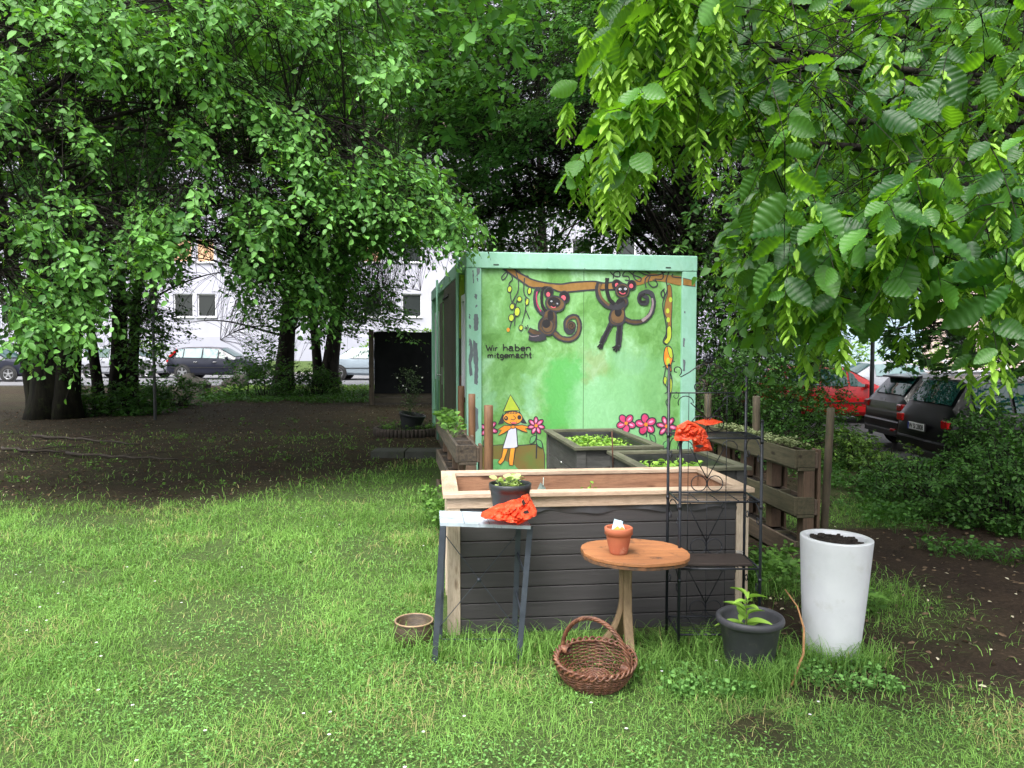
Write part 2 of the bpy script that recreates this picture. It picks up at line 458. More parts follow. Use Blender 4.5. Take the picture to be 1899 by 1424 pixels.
def grass_zone(n, y0, y1, hh, ww, seed):
    g = np.random.default_rng(seed)
    y = g.uniform(y0, y1, n)
    half = y1 * 0.70 + 1.3
    x = g.uniform(-half, half, n)
    d = lawn_density(x, y)
    k = g.random(n) < d * (0.30 + 0.70 * vnoise(x, y, 0.13, 71)) * (1 - 0.75 * sstep(0.66, 0.8, vnoise(x, y, 0.55, 73))); x, y = x[k], y[k]
    # nothing grows inside the beds, pots and container
    keep = ~((x > -0.42) & (x < 1.35) & (y > 3.98) & (y < 5.9)) & ~((y > 7.7) & (x > -0.9))
    keep &= (x - 0.367) ** 2 + (y - 3.36) ** 2 > 0.12 ** 2
    keep &= (x + 0.497) ** 2 + (y - 3.86) ** 2 > 0.095 ** 2
    keep &= (x - 1.57) ** 2 + (y - 3.75) ** 2 > 0.13 ** 2
    keep &= (x - 1.08) ** 2 + (y - 3.5) ** 2 > 0.11 ** 2
    x, y = x[keep], y[keep]
    P = np.stack([x, y, height(x, y) - 0.004], -1)
    cl = vnoise(x, y, 0.45, 91)
    H = 0.88 * hh * g.uniform(0.5, 1.35, len(x)) * (0.6 + 0.8 * cl)
    V, Fs = blades(P, H, ww * g.uniform(0.7, 1.3, len(x)), np.where(g.random(len(x)) < 0.6, g.uniform(0.7, 1.9, len(x)), g.uniform(0.1, 0.9, len(x))), g)
    t = np.clip(0.18 + 0.45 * vnoise(x, y, 0.6, 95) + 0.25 * vnoise(x, y, 0.15, 96) + g.normal(0, 0.2, len(x)), 0, 0.96)
    dry = g.random(len(x)) < 0.03 + (0.22 + 0.25 * ((x > 0.3) & (y < 3.6))) * sstep(0.56, 0.8, vnoise(x, y, 0.5, 99)); t[dry] = 1.0
    return V, Fs, np.repeat(t, 7)
def merge(parts):
    Vs, Fd, T, off = [], {}, [], 0
    for V, Fs, t in parts:
        Vs.append(V); T.append(t)
        for f in Fs: Fd.setdefault(f.shape[1], []).append(f + off)
        off += len(V)
    return np.concatenate(Vs), [np.concatenate(v) for v in Fd.values()], np.concatenate(T)
def tufts(spots, seed, hh=0.16, n=26):
    g = np.random.default_rng(seed)
    P = []; H = []
    for (x, y, s, k) in spots:
        m = int(n * k)
        px = x + g.normal(0, s, m); py = y + g.normal(0, s * 0.6, m)
        P.append(np.stack([px, py, height(px, py)], -1)); H.append(g.uniform(0.4, 1.2, m) * hh)
    P = np.concatenate(P); H = np.concatenate(H)
    V, Fs = blades(P, H, 0.0042, g.uniform(0.3, 1.1, len(P)), g)
    return V, Fs, np.repeat(np.clip(g.normal(0.45, 0.2, len(P)), 0, 1), 7)
sp = [(-0.38 + 0.1 * i, 3.86 - 0.12 * (i % 3 == 0), 0.05, 0.8) for i in range(18)]
sp += [(1.25, 3.55, 0.07, 3), (1.35, 3.62, 0.07, 3), (0.95, 3.55, 0.06, 3), (0.78, 3.66, 0.07, 3), (0.68, 3.5, 0.06, 2.5), (1.43, 3.6, 0.06, 3), (1.52, 3.55, 0.05, 3), (1.65, 3.56, 0.06, 3), (1.74, 3.62, 0.06, 3), (1.1, 3.36, 0.07, 5), (1.2, 3.38, 0.07, 4), (1.0, 3.36, 0.07, 4), (1.08, 3.3, 0.08, 3),
       (-0.6, 3.76, 0.05, 1.5), (-0.5, 3.68, 0.06, 1.5), (-0.35, 3.62, 0.06, 2.5), (-0.15, 3.58, 0.07, 2.5), (0.02, 3.58, 0.06, 3), (0.14, 3.7, 0.07, 3), (0.25, 3.6, 0.05, 2), (0.55, 3.5, 0.05, 2), (2.15, 4.4, 0.14, 3), (2.2, 4.7, 0.16, 3), (-0.5, 4.6, 0.06, 3), (-0.55, 5.1, 0.07, 3), (-0.6, 5.8, 0.1, 3), (-0.7, 6.6, 0.12, 4), (-0.85, 7.5, 0.15, 4), (1.5, 4.6, .1, 3), (1.75, 5.0, .1, 3)]
parts = [grass_zone(100000, 1.6, 3.2, 0.052, 0.0026, 1), grass_zone(150000, 3.2, 4.9, 0.055, 0.0032, 2), grass_zone(150000, 4.9, 7.4, 0.058, 0.0046, 3), grass_zone(100000, 7.4, 13.5, 0.07, 0.008, 4), tufts(sp, 6)]
V, Fs, T = merge(parts)
npmesh("grass", V, Fs, GM, tint=T, label="short green lawn grass in the clearing", cat="grass", kind='stuff')
# clover and other small round leaves in the lawn, and a sprinkling of daisies
g = np.random.default_rng(8)
n = 150000
y = 1.6 + (g.random(n) ** 1.25) * 7.5; x = g.uniform(-1, 1, n) * (y * 0.70 + 1.2)
k = ((x - 0.367) ** 2 + (y - 3.36) ** 2 > 0.17 ** 2) & (g.random(n) < lawn_density(x, y) * (0.12 + 0.7 * sstep(0.42, 0.75, vnoise(x, y, 0.30, 55)))) & ~((x > -0.42) & (x < 1.35) & (y > 3.98) & (y < 5.9)) & ~((y > 7.7) & (x > -0.9))
x, y = x[k], y[k]
P = np.stack([x, y, height(x, y) + g.uniform(0.012, 0.045, len(x))], -1)
V, Fs = quadleaves(P, rnd_dirs(len(P), g, -0.2, 0.3), np.array([0, 0, 1.0]) + 0.35 * g.normal(size=P.shape), g.uniform(0.007, 0.015, len(P)), g.uniform(0.007, 0.013, len(P)), T_FAR)
CM = leafmat("clover_leaf", (0.048, 0.13, 0.026), (0.18, 0.37, 0.10), (0.19, 0.40, 0.06), 0.3, 0.6, 0.15)
npmesh("clover", V, Fs, CM, tint=np.repeat(g.uniform(0.1, 0.9, len(P)), 6), label="patches of small round clover leaves in the lawn", cat="clover", kind='stuff')
n = 150
y = g.uniform(2.4, 7.4, n); x = g.uniform(-1, 0.95, n) * (y * 0.66)
k = (lawn_density(x, y) > 0.7) & (vnoise(x, y, 1.2, 66) > 0.35) & ~((x > -0.5) & (y > 3.6)) & ~((abs(x - 0.37) < 0.2) & (abs(y - 3.3) < 0.2)); x, y = x[k], y[k]
P = np.stack([x, y, height(x, y) + 0.055], -1)
vs, fs = [], []
for kx in range(7):
    a = kx / 7 * 2 * np.pi
    D = np.tile(np.array([[math.cos(a), math.sin(a), 0.1]]), (len(P), 1))
    v_, f_ = quadleaves(P, D, np.tile(np.array([[0, 0, 1.0]]), (len(P), 1)), 0.0075, 0.0045, T_FAR)
    vs.append((v_, f_, np.zeros(len(v_))))
V, Fs, T = merge(vs)
npmesh("daisies", V, Fs, mat("daisy_white", (0.75, 0.75, 0.72), (0.6, 0.6, 0.6), 20, 0.7), label="tiny white daisies sprinkled through the lawn", cat="daisies", kind='stuff')
# ================================================================ the painted container
YAW = R(9.4)
_c0 = at(865, 466, 7.8)
CO = Vector((_c0.x, 7.8, 0.0)); CW, CL, CH = 2.44, 5.8, _c0.z
container = empty("site_container", CO, YAW, "mint green site container painted with a jungle mural, standing behind the wooden beds", "container")
CX = Vector((math.cos(YAW), math.sin(YAW), 0)); CY = Vector((-math.sin(YAW), math.cos(YAW), 0))
PANEL_Y = 0.035
def to_panel(px, py, yl=PANEL_Y):
    d = ray(px, py); o = Vector((0, 0, CAMH))
    p0 = CO + CY * yl
    t = (p0 - o).dot(CY) / d.dot(CY)
    q = o + d * t - CO
    return q.dot(CX), q.z
PATCHES = [(1000, 655, 1090, 810, (0.10, 0.42, 0.10), 0.12, 0.85), (1050, 690, 1200, 830, (0.25, 0.55, 0.28), 0.16, 0.8), (1110, 640, 1250, 830, (0.20, 0.47, 0.20), 0.2, 0.6),
           (960, 690, 1000, 765, (0.27, 0.54, 0.36), 0.06, 0.45), (888, 720, 925, 775, (0.27, 0.54, 0.34), 0.06, 0.45), (1140, 650, 1200, 700, (0.25, 0.50, 0.34), 0.08, 0.35), (1075, 655, 1130, 705, (0.26, 0.30, 0.10), 0.08, 0.45)]
def painted(name, base, alt, third, peel=None, brush=True, patches=False):
    """hand-brushed wall paint with patches of several greens, and optionally flaked-off grey primer"""
    m, nt, n, l, b = _new(name)
    tc = n.new("ShaderNodeTexCoord")
    wv = _noise(n, l, 2.2, 4, 0.6, vec=tc.outputs["Object"])
    add = n.new("ShaderNodeVectorMath"); add.operation = 'MULTIPLY_ADD'
    l.new(wv.outputs["Color"], add.inputs[0]); add.inputs[1].default_value = (0.5, 0.5, 0.9); l.new(tc.outputs["Object"], add.inputs[2])
    t1 = _noise(n, l, 2.0, 3, 0.55, vec=add.outputs[0], stretch=(1.2, 1, 0.9))
    t2 = _noise(n, l, 7.0, 5, 0.7, vec=add.outputs[0], stretch=(1.6, 1, 0.6))
    t3 = _noise(n, l, 30.0, 5, 0.7, vec=add.outputs[0], stretch=(1.2, 1, 0.45))
    r1 = _ramp(n, [(0.40, base), (0.52, alt), (0.64, third)]); l.new(t1.outputs[0], r1.inputs[0])
    r2 = _ramp(n, [(0.38, (0.80, 0.84, 0.76)), (0.5, (1, 1, 1)), (0.66, (1.3, 1.2, 1.5))]); l.new(t2.outputs[0], r2.inputs[0])
    r3 = _ramp(n, [(0.35, (0.88, 0.90, 0.88)), (0.7, (1.14, 1.10, 1.12))]); l.new(t3.outputs[0], r3.inputs[0])
    m1 = n.new("ShaderNodeMix"); m1.data_type = 'RGBA'; m1.blend_type = 'MULTIPLY'; m1.inputs[0].default_value = 0.9 if brush else 0.25
    l.new(r1.outputs[0], m1.inputs[6]); l.new(r2.outputs[0], m1.inputs[7])
    m2 = n.new("ShaderNodeMix"); m2.data_type = 'RGBA'; m2.blend_type = 'MULTIPLY'; m2.inputs[0].default_value = 0.9 if brush else 0.4
    l.new(m1.outputs[2], m2.inputs[6]); l.new(r3.outputs[0], m2.inputs[7])
    out = m2.outputs[2]
    if patches:      # areas overpainted in other greens, with ragged brushed borders
        dn = _noise(n, l, 3.5, 6, 0.7, vec=tc.outputs["Object"]); dv = n.new("ShaderNodeVectorMath"); dv.operation = 'MULTIPLY_ADD'
        l.new(dn.outputs["Color"], dv.inputs[0]); dv.inputs[1].default_value = (0.5, 0, 0.5); dv.inputs[2].default_value = (-0.25, 0, -0.25)
        dv2 = n.new("ShaderNodeVectorMath"); l.new(dv.outputs[0], dv2.inputs[0]); l.new(tc.outputs["Object"], dv2.inputs[1])
        sp = n.new("ShaderNodeSeparateXYZ"); l.new(dv2.outputs[0], sp.inputs[0])
        for (xa, ya, xb, yb, cc_, soft, amt) in PATCHES:
            u0, z1 = to_panel(xa, ya); u1, z0 = to_panel(xb, yb); prev = None
            for (o_, e0, e1) in ((0, u0, u0 + soft), (0, u1, u1 - soft), (2, z0, z0 + soft), (2, z1, z1 - soft)):
                q = n.new("ShaderNodeMapRange"); q.clamp = True; q.inputs["From Min"].default_value = e0; q.inputs["From Max"].default_value = e1
                l.new(sp.outputs[o_], q.inputs["Value"])
                if prev is None: prev = q.outputs[0]
                else:
                    mm_ = n.new("ShaderNodeMath"); mm_.operation = 'MULTIPLY'; l.new(prev, mm_.inputs[0]); l.new(q.outputs[0], mm_.inputs[1]); prev = mm_.outputs[0]
            sc_ = n.new("ShaderNodeMath"); sc_.operation = 'MULTIPLY'; sc_.inputs[1].default_value = amt; l.new(prev, sc_.inputs[0])
            br_ = n.new("ShaderNodeMix"); br_.data_type = 'RGBA'; br_.blend_type = 'MULTIPLY'; br_.inputs[0].default_value = 0.8; br_.inputs[6].default_value = (*cc_, 1); l.new(r3.outputs[0], br_.inputs[7])
            px_ = n.new("ShaderNodeMix"); px_.data_type = 'RGBA'; l.new(sc_.outputs[0], px_.inputs[0]); l.new(out, px_.inputs[6]); l.new(br_.outputs[2], px_.inputs[7]); out = px_.outputs[2]
    if peel:
        pn = _noise(n, l, 7.0, 6, 0.65, vec=tc.outputs["Object"], stretch=(1.8, 1.8, 0.8))
        pr = _ramp(n, [(peel, (0, 0, 0)), (peel + 0.012, (1, 1, 1))]); l.new(pn.outputs[0], pr.inputs[0])
        mx = n.new("ShaderNodeMix"); mx.data_type = 'RGBA'
        l.new(pr.outputs[0], mx.inputs[0]); l.new(out, mx.inputs[6]); mx.inputs[7].default_value = (0.13, 0.15, 0.17, 1)
        out = mx.outputs[2]
    l.new(out, b.inputs["Base Color"]); b.inputs["Roughness"].default_value = 0.55
    bp = n.new("ShaderNodeBump"); bp.inputs["Strength"].default_value = 0.15; bp.inputs["Distance"].default_value = 0.004
    l.new(t3.outputs[0], bp.inputs["Height"]); l.new(bp.outputs[0], b.inputs["Normal"])
    return m
PM_wall = painted("mural_green", (0.125, 0.31, 0.075), (0.19, 0.42, 0.14), (0.29, 0.54, 0.28), patches=True)
PM_frame = painted("mint_frame", (0.25, 0.50, 0.38), (0.27, 0.52, 0.40), (0.30, 0.55, 0.44), brush=False)
PM_peel = painted("mint_frame_flaked", (0.25, 0.50, 0.38), (0.27, 0.52, 0.40), (0.30, 0.55, 0.44), peel=0.64, brush=False)
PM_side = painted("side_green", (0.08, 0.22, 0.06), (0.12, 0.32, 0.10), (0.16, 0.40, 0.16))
def paint(name, c, v=0.8): return mat(name, c, tuple(k * v for k in c), 9, 0.6, lo=0.3, hi=0.7)
P_dark = paint("mural_outline", (0.045, 0.045, 0.058), 0.6)
P_brown = mat("mural_brown", (0.24, 0.12, 0.025), (0.32, 0.17, 0.05), 14, 0.6)
P_fur = mat("mural_fur", (0.05, 0.03, 0.022), (0.13, 0.075, 0.03), 10, 0.6)
P_black = paint("mural_black", (0.018, 0.016, 0.02), 0.7)
P_pink = paint("mural_pink", (0.75, 0.12, 0.17), 0.8)
P_orange = mat("mural_orange", (0.80, 0.30, 0.03), (0.65, 0.20, 0.02), 12, 0.6)
P_lime = mat("mural_lime", (0.50, 0.58, 0.05), (0.38, 0.50, 0.05), 12, 0.6)
P_white = paint("mural_white", (0.68, 0.68, 0.80), 0.9)
P_magenta = mat("mural_magenta", (0.50, 0.025, 0.11), (0.62, 0.07, 0.20), 14, 0.6)
P_rose = mat("mural_rose", (0.72, 0.20, 0.42), (0.78, 0.40, 0.62), 24, 0.6)
P_skin = mat("mural_skin", (0.82, 0.36, 0.04), (0.78, 0.28, 0.03), 10, 0.6)
P_earth = mat("mural_earth", (0.20, 0.12, 0.035), (0.13, 0.17, 0.04), 5, 0.6)
P_leafg = mat("mural_leaf_green", (0.10, 0.32, 0.10), (0.16, 0.42, 0.16), 10, 0.6)
P_mint = mat("mural_mint_patch", (0.27, 0.54, 0.33), (0.20, 0.46, 0.20), 9, 0.6, bump=0.1)
P_pale = mat("mural_pale_patch", (0.24, 0.52, 0.24), (0.19, 0.44, 0.16), 9, 0.6, bump=0.1)
P_vivid = mat("mural_vivid_patch", (0.10, 0.40, 0.10), (0.16, 0.44, 0.13), 9, 0.6, bump=0.1)
P_flake = mat("bare_grey_primer", (0.13, 0.15, 0.17), (0.10, 0.12, 0.14), 20, 0.7)
P_tan = mat("mural_dark_tan", (0.17, 0.095, 0.04), (0.11, 0.065, 0.035), 16, 0.6)
P_taupe = mat("mural_taupe", (0.34, 0.27, 0.30), (0.22, 0.17, 0.19), 16, 0.6)
PALETTE = [P_dark, P_brown, P_fur, P_black, P_pink, P_orange, P_lime, P_white, P_magenta, P_rose, P_skin, P_earth, P_leafg, P_mint, P_vivid, P_pale, P_flake, P_tan, P_taupe]
DK, BR, FU, BK, PK, OR, LI, WH, MG, RO, SK, EA, LG, MI, VV, PALE, FLK, TN, TP = range(19)
class Brush:
    """flat coats of paint laid on the wall, each a hair proud of the one below"""
    def __init__(s, ox, oy, k, y0=PANEL_Y, base=0.0012):
        s.mb = MB(); s.ox, s.oy, s.k, s.y0 = ox, oy, k, y0; s.lay = base; s.g = random.Random(int(ox * 7 + oy))
    def uv(s, p): return to_panel(s.ox + p[0] / s.k, s.oy + p[1] / s.k, s.y0)
    def _put(s, pts, faces, col):
        s.lay += 0.00012; s.mb.cur = col
        s.mb.add([(u, s.y0 - s.lay, z) for u, z in pts], faces)
    def smooth(s, pts, closed=False, n=6):
        P = [Vector((p[0], p[1])) for p in pts]; out = []
        N = len(P); rng_ = range(N if closed else N - 1)
        for i in rng_:
            p1, p2 = P[i], P[(i + 1) % N]
            p0 = P[(i - 1) % N] if (closed or i > 0) else p1 * 2 - p2
            p3 = P[(i + 2) % N] if (closed or i + 2 < N) else p2 * 2 - p1
            for k in range(n):
                t = k / n
                out.append(0.5 * ((2 * p1) + (p2 - p0) * t + (2 * p0 - 5 * p1 + 4 * p2 - p3) * t * t + (3 * p1 - p0 - 3 * p2 + p3) * t ** 3))
        if not closed: out.append(P[-1])
        return out
    def stroke(s, pts, w, col=DK, closed=False, w2=None, raw=False):
        Q = [Vector(p) for p in pts] if raw else s.smooth(pts, closed)
        if closed: Q = Q + [Q[0]]
        L, Rr = [], []
        for i, p in enumerate(Q):
            d = (Q[min(i + 1, len(Q) - 1)] - Q[max(i - 1, 0)])
            if closed and i in (0, len(Q) - 1): d = Q[1] - Q[-2]
            d = d.normalized() if d.length else Vector((1, 0))
            ww = w + ((w2 if w2 is not None else w) - w) * i / (len(Q) - 1)
            ww *= 0.5 * (1 + s.g.uniform(-0.12, 0.12))
            nrm = Vector((-d.y, d.x))
            L.append(p + nrm * ww); Rr.append(p - nrm * ww)
        m = len(Q)
        s._put([s.uv(p) for p in L + Rr], [(i, i + 1, m + i + 1, m + i) for i in range(m - 1)], col)
    def fill(s, pts, col, line=0, lcol=DK, sharp=False, rough=0):
        Q = [Vector(p) for p in pts] if sharp else s.smooth(pts, True)
        if rough: Q = [q + Vector((s.g.uniform(-rough, rough), s.g.uniform(-rough, rough))) for q in Q]
        tr = tessellate_polygon([[Vector((q.x, q.y, 0)) for q in Q]])
        s._put([s.uv(q) for q in Q], [tuple(t) for t in tr], col)
        if line: s.stroke([tuple(q) for q in Q], line, lcol, True, raw=True)
    def ell(s, cx, cy, rx, ry, col, line=0, rot=0, lcol=DK):
        a = math.radians(rot)
        pts = [(cx + rx * math.cos(t) * math.cos(a) - ry * math.sin(t) * math.sin(a), cy + rx * math.cos(t) * math.sin(a) + ry * math.sin(t) * math.cos(a)) for t in [k * math.pi / 10 for k in range(20)]]
        s.fill(pts, col, line, lcol, sharp=True)
    def done(s, name, parent): return s.mb.build(name, PALETTE, parent)
# front panel and its groove
mb = MB(); mb.bb(0.14, CW - 0.14, PANEL_Y, PANEL_Y + 0.05, 0.10, CH - 0.15)
panel = mb.build("front_panel", PM_wall, container)
mb = MB(); mb.bb(1.218, 1.224, PANEL_Y - 0.0006, PANEL_Y + 0.01, 0.2, CH - 0.17); mb.build("panel_joint", mat("joint_green", (0.07, 0.16, 0.05)), panel)  # thin strip of darker green drawn along the panel joint
# frame: posts, rails, roof, floor beam
for (x0, x1, y0, y1, nm) in ((0, 0.150, 0, 0.15, "p"), (CW - 0.16, CW, 0, 0.15, "f"), (0, 0.15, CL - 0.15, CL, "f"), (CW - 0.15, CW, CL - 0.15, CL, "f")):
    mb = MB(); mb.bb(x0, x1, y0, y1, 0, CH - 0.165); mb.build("corner_post", PM_peel if nm == "p" else PM_frame, container, bevel=0.006)
mb = MB()
mb.bb(-0.004, CW + 0.004, -0.004, 0.14, CH - 0.165, CH)
o = mb.build("top_rail", PM_frame, container, bevel=0.01)
mb = MB()
for x in (0.30, 2.12): mb = MB(); mb.bb(x - 0.028, x + 0.028, -0.006, 0.02, CH - 0.135, CH - 0.122); mb.build("forklift_slot", mat("slot_black", (0.01, 0.01, 0.01)), o)
for x in [0.05 + 0.39 * k for k in range(7)]:
    mb = MB(); mb.lathe([(0.0, 0), (0.007, 0), (0.006, -0.004), (0, -0.004)], (x, -0.004, CH - 0.15), 8, M=Matrix.Rotation(R(-90), 3, 'X'))
    mb.build("rivet", mat("rivet_grey", (0.25, 0.4, 0.33)), o)
mb = MB(); mb.bb(-0.004, 0.14, 0.14, CL - 0.14, CH - 0.165, CH); mb.build("top_rail", PM_frame, container, bevel=0.01)
mb = MB(); mb.bb(CW - 0.14, CW + 0.004, 0.14, CL - 0.14, CH - 0.165, CH); mb.build("top_rail", PM_frame, container, bevel=0.01)
mb = MB(); mb.bb(-0.004, CW + 0.004, CL - 0.14, CL + 0.004, CH - 0.165, CH); mb.build("top_rail", PM_frame, container, bevel=0.01)
mb = MB(); mb.bb(0.1, CW - 0.1, 0.1, CL - 0.1, CH - 0.05, CH - 0.03); mb.build("roof", PM_frame, container)
mb = MB()
mb.bb(0.15, CW - 0.16, 0.004, 0.12, 0.0, 0.12); mb.bb(0.01, 0.10, 0.15, CL - 0.15, 0.0, 0.12); mb.bb(CW - 0.12, CW - 0.01, 0.15, CL - 0.15, 0, 0.12)
mb.build("floor_beam", mat("floor_beam_brown", (0.10, 0.07, 0.045), (0.06, 0.05, 0.04), 8), container, bevel=0.005)
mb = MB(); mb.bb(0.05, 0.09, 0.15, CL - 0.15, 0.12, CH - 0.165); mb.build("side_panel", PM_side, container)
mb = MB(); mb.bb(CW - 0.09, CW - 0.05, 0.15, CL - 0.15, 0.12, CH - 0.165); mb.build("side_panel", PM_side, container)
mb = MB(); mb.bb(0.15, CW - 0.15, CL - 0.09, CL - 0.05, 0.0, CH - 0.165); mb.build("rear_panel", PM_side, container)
# long side seen at a glancing angle: windows, pipe, door
W_pvc = mat("white_pvc", (0.62, 0.62, 0.70), (0.55, 0.55, 0.62), 5, 0.35)
G_dark = glassmat("dark_pane")
for (y0, y1) in ((0.17, 0.56), (4.25, 4.9)):
    mb = MB()
    for a0, a1, b0, b1 in ((y0, y1, 0.98, 1.05), (y0, y1, 1.98, 2.05), (y0, y0 + 0.06, 1.05, 1.98), (y1 - 0.06, y1, 1.05, 1.98)):
        mb.bb(0.0, 0.05, a0, a1, b0, b1)
    w = mb.build("window", W_pvc, container)
    mb = MB(); mb.bb(0.03, 0.045, y0 + 0.06, y1 - 0.06, 1.05, 1.98); mb.build("pane", G_dark, w)
mb = MB(); mb.bb(-0.012, 0.05, 0.72, 1.04, 1.6, CH - 0.17); mb.build("side_strip", mat("strip_lime", (0.42, 0.50, 0.05), (0.33, 0.42, 0.05), 4), container)
mb = MB(); mb.tube([(-0.03, 0.66, 0.1), (-0.03, 0.66, CH + 0.05)], 0.018); mb.build("drain_pipe", PM_frame, container)
mb = MB(); mb.tube([(-0.03, 3.9, 0.1), (-0.03, 3.9, CH + 0.04)], 0.018); mb.build("drain_pipe", PM_frame, container)
WD = woodmat("weathered_door_paint", (0.045, 0.060, 0.035), (0.095, 0.085, 0.055), axis=2, scale=5)
mb = MB()
for k in range(8): mb.bb(-0.01, 0.05, 1.12 + k * 0.22, 1.12 + k * 0.22 + 0.212, 0.12, CH - 0.18)
mb.build("side_cladding", WD, container, bevel=0.004)
mb = MB(); mb.bb(-0.025, 0.05, 2.92, 3.42, 0.12, 2.12)
door = mb.build("door", WD, container, bevel=0.006)
mb = MB(); mb.bb(-0.034, -0.024, 2.96, 3.02, 0.98, 1.22); mb.tube([(-0.03, 2.99, 1.11), (-0.08, 2.99, 1.11), (-0.08, 3.12, 1.11)], 0.009)
mb.build("handle", mat("steel", (0.5, 0.5, 0.5), rough=0.3, metal=1.0), door)
mb = MB(); mb.bb(-0.03, 0.05, 2.0, 2.9, 2.14, 2.165); mb.build("door_trim", mat("trim_black", (0.02, 0.02, 0.02)), container)
mb = MB()
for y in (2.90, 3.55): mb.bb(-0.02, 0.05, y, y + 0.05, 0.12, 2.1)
mb.build("side_batten", PM_side, container)
mb = MB(); mb.bb(-0.003, 0.048, 0.6, 1.1, 0.9, 1.18); mb.build("side_paint", mat("side_brown", (0.16, 0.07, 0.05), (0.10, 0.06, 0.05), 4), container)
# ---- mural
B = Brush(780, 440, 3.096, base=0.0004)      # broad patches of other greens
B.fill([(350, 1200), (470, 1190), (560, 1195), (700, 1185), (712, 1250), (712, 1400), (350, 1400)], EA, line=5, sharp=True)
B.fill([(380, 1290), (470, 1280), (560, 1330), (560, 1400), (380, 1400)], LG, rough=3)
B.done("painted_soil", panel)
B = Brush(860, 480, 7.9125, base=0.004)
# the painted bough
B.fill([(545, 110), (700, 115), (790, 190), (900, 250), (1010, 305), (1200, 350), (1420, 370), (1600, 345), (1900, 330), (2060, 355), (2300, 340), (2300, 440), (1900, 455), (1700, 470), (1480, 490), (1380, 475), (1250, 430), (1000, 420), (900, 370), (800, 300), (640, 190)], BR, line=24)
B.stroke([(600, 120), (640, 200), (625, 260), (575, 310), (555, 270), (600, 215), (640, 190)], 16)
B.stroke([(700, 250), (715, 300), (665, 360), (670, 420)], 16); B.stroke([(765, 200), (800, 320), (795, 470), (720, 620), (700, 660)], 16)
B.stroke([(890, 280), (880, 460), (900, 540), (960, 600)], 17); B.stroke([(680, 480), (700, 620), (760, 690), (745, 980)], 13)
B.stroke([(790, 560), (760, 690), (730, 820), (700, 930), (665, 1040)], 13); B.stroke([(900, 570), (905, 740), (850, 950)], 14); B.stroke([(905, 740), (965, 880)], 14)
B.stroke([(760, 200), (800, 165), (840, 215)], 12); B.stroke([(900, 260), (935, 250), (960, 280)], 12)
for (x, y, rx, ry) in ((672, 445, 32, 48), (962, 470, 28, 52), (815, 590, 34, 40), (928, 630, 26, 50), (708, 700, 34, 42), (782, 775, 42, 66), (697, 865, 40, 52), (838, 1010, 30, 40)):
    B.ell(x, y, rx, ry, LI, 13, rot=8)
B.ell(650, 1040, 22, 30, OR)
B.done("bough_painting", panel)
B = Brush(860, 480, 7.9125, base=0.0085)     # hanging monkey with the raised arms
B.stroke([(1310, 1070), (1420, 1160), (1560, 1180), (1660, 1110), (1695, 980), (1660, 860), (1580, 845), (1500, 910), (1490, 1010), (1540, 1080), (1600, 1050), (1610, 980), (1580, 960)], 88, DK, w2=50)
B.stroke([(1310, 1070), (1420, 1160), (1560, 1180), (1660, 1110), (1690, 980), (1655, 870), (1580, 860), (1515, 915), (1505, 1010)], 44, TN, w2=26)
B.ell(1575, 985, 62, 66, FU, 16); B.stroke([(1620, 1000), (1590, 1035), (1545, 1010), (1550, 960), (1590, 955), (1595, 990), (1572, 995)], 11, BK)
B.stroke([(1140, 1110), (1030, 1080), (950, 1040)], 90, DK); B.stroke([(1140, 1100), (1030, 1075), (960, 1045)], 50, FU)
B.stroke([(1200, 1130), (1080, 1165), (950, 1150)], 95, DK); B.stroke([(1100, 1125), (1020, 1140), (960, 1125)], 12, TP)
B.stroke([(930, 1020), (900, 990)], 14, DK); B.stroke([(930, 1020), (885, 1015)], 14, DK); B.stroke([(945, 1010), (930, 970)], 14, DK)
B.fill([(1180, 780), (1260, 740), (1340, 790), (1355, 900), (1345, 1020), (1280, 1110), (1180, 1110), (1100, 1030), (1110, 920), (1160, 860)], FU, 26)
B.fill([(1200, 870), (1270, 900), (1310, 960), (1280, 1060), (1200, 1075), (1150, 1010), (1160, 920)], TN, 14); B.ell(1210, 950, 60, 66, BK, 0, 20)
B.fill([(1230, 780), (1300, 770), (1310, 880), (1240, 900)], BK)
B.stroke([(1175, 820), (1090, 740), (1045, 620), (1060, 480), (1110, 430)], 60, DK); B.stroke([(1130, 770), (1080, 680), (1062, 560), (1075, 480)], 16, MG)
B.stroke([(1200, 770), (1150, 680), (1140, 560), (1160, 440), (1240, 420)], 44, BK)
B.ell(1245, 490, 62, 78, BK, 16, 20); B.ell(1237, 522, 28, 34, PK); B.ell(1475, 560, 74, 88, BK, 16, -10); B.ell(1458, 574, 36, 40, PK)
B.ell(1338, 660, 142, 112, FU, 22, 14); B.ell(1338, 660, 128, 96, TN, 0, 14); B.ell(1322, 640, 96, 78, BK, 0, 12)
B.ell(1285, 622, 15, 11, WH); B.ell(1289, 622, 7, 7, BK); B.ell(1366, 658, 15, 11, WH); B.ell(1362, 660, 8, 9, BK); B.ell(1318, 665, 16, 10, FU)
B.stroke([(1275, 695), (1310, 716), (1345, 706)], 13, PK)
B.done("monkey_painting", panel)
B = Brush(1080, 480, 5.086, base=0.004)      # bough, tendrils and vine at the right
B.fill([(470, 215), (560, 180), (640, 140), (760, 150), (940, 170), (940, 250), (760, 215), (640, 210), (560, 240), (480, 250)], BR, 0)
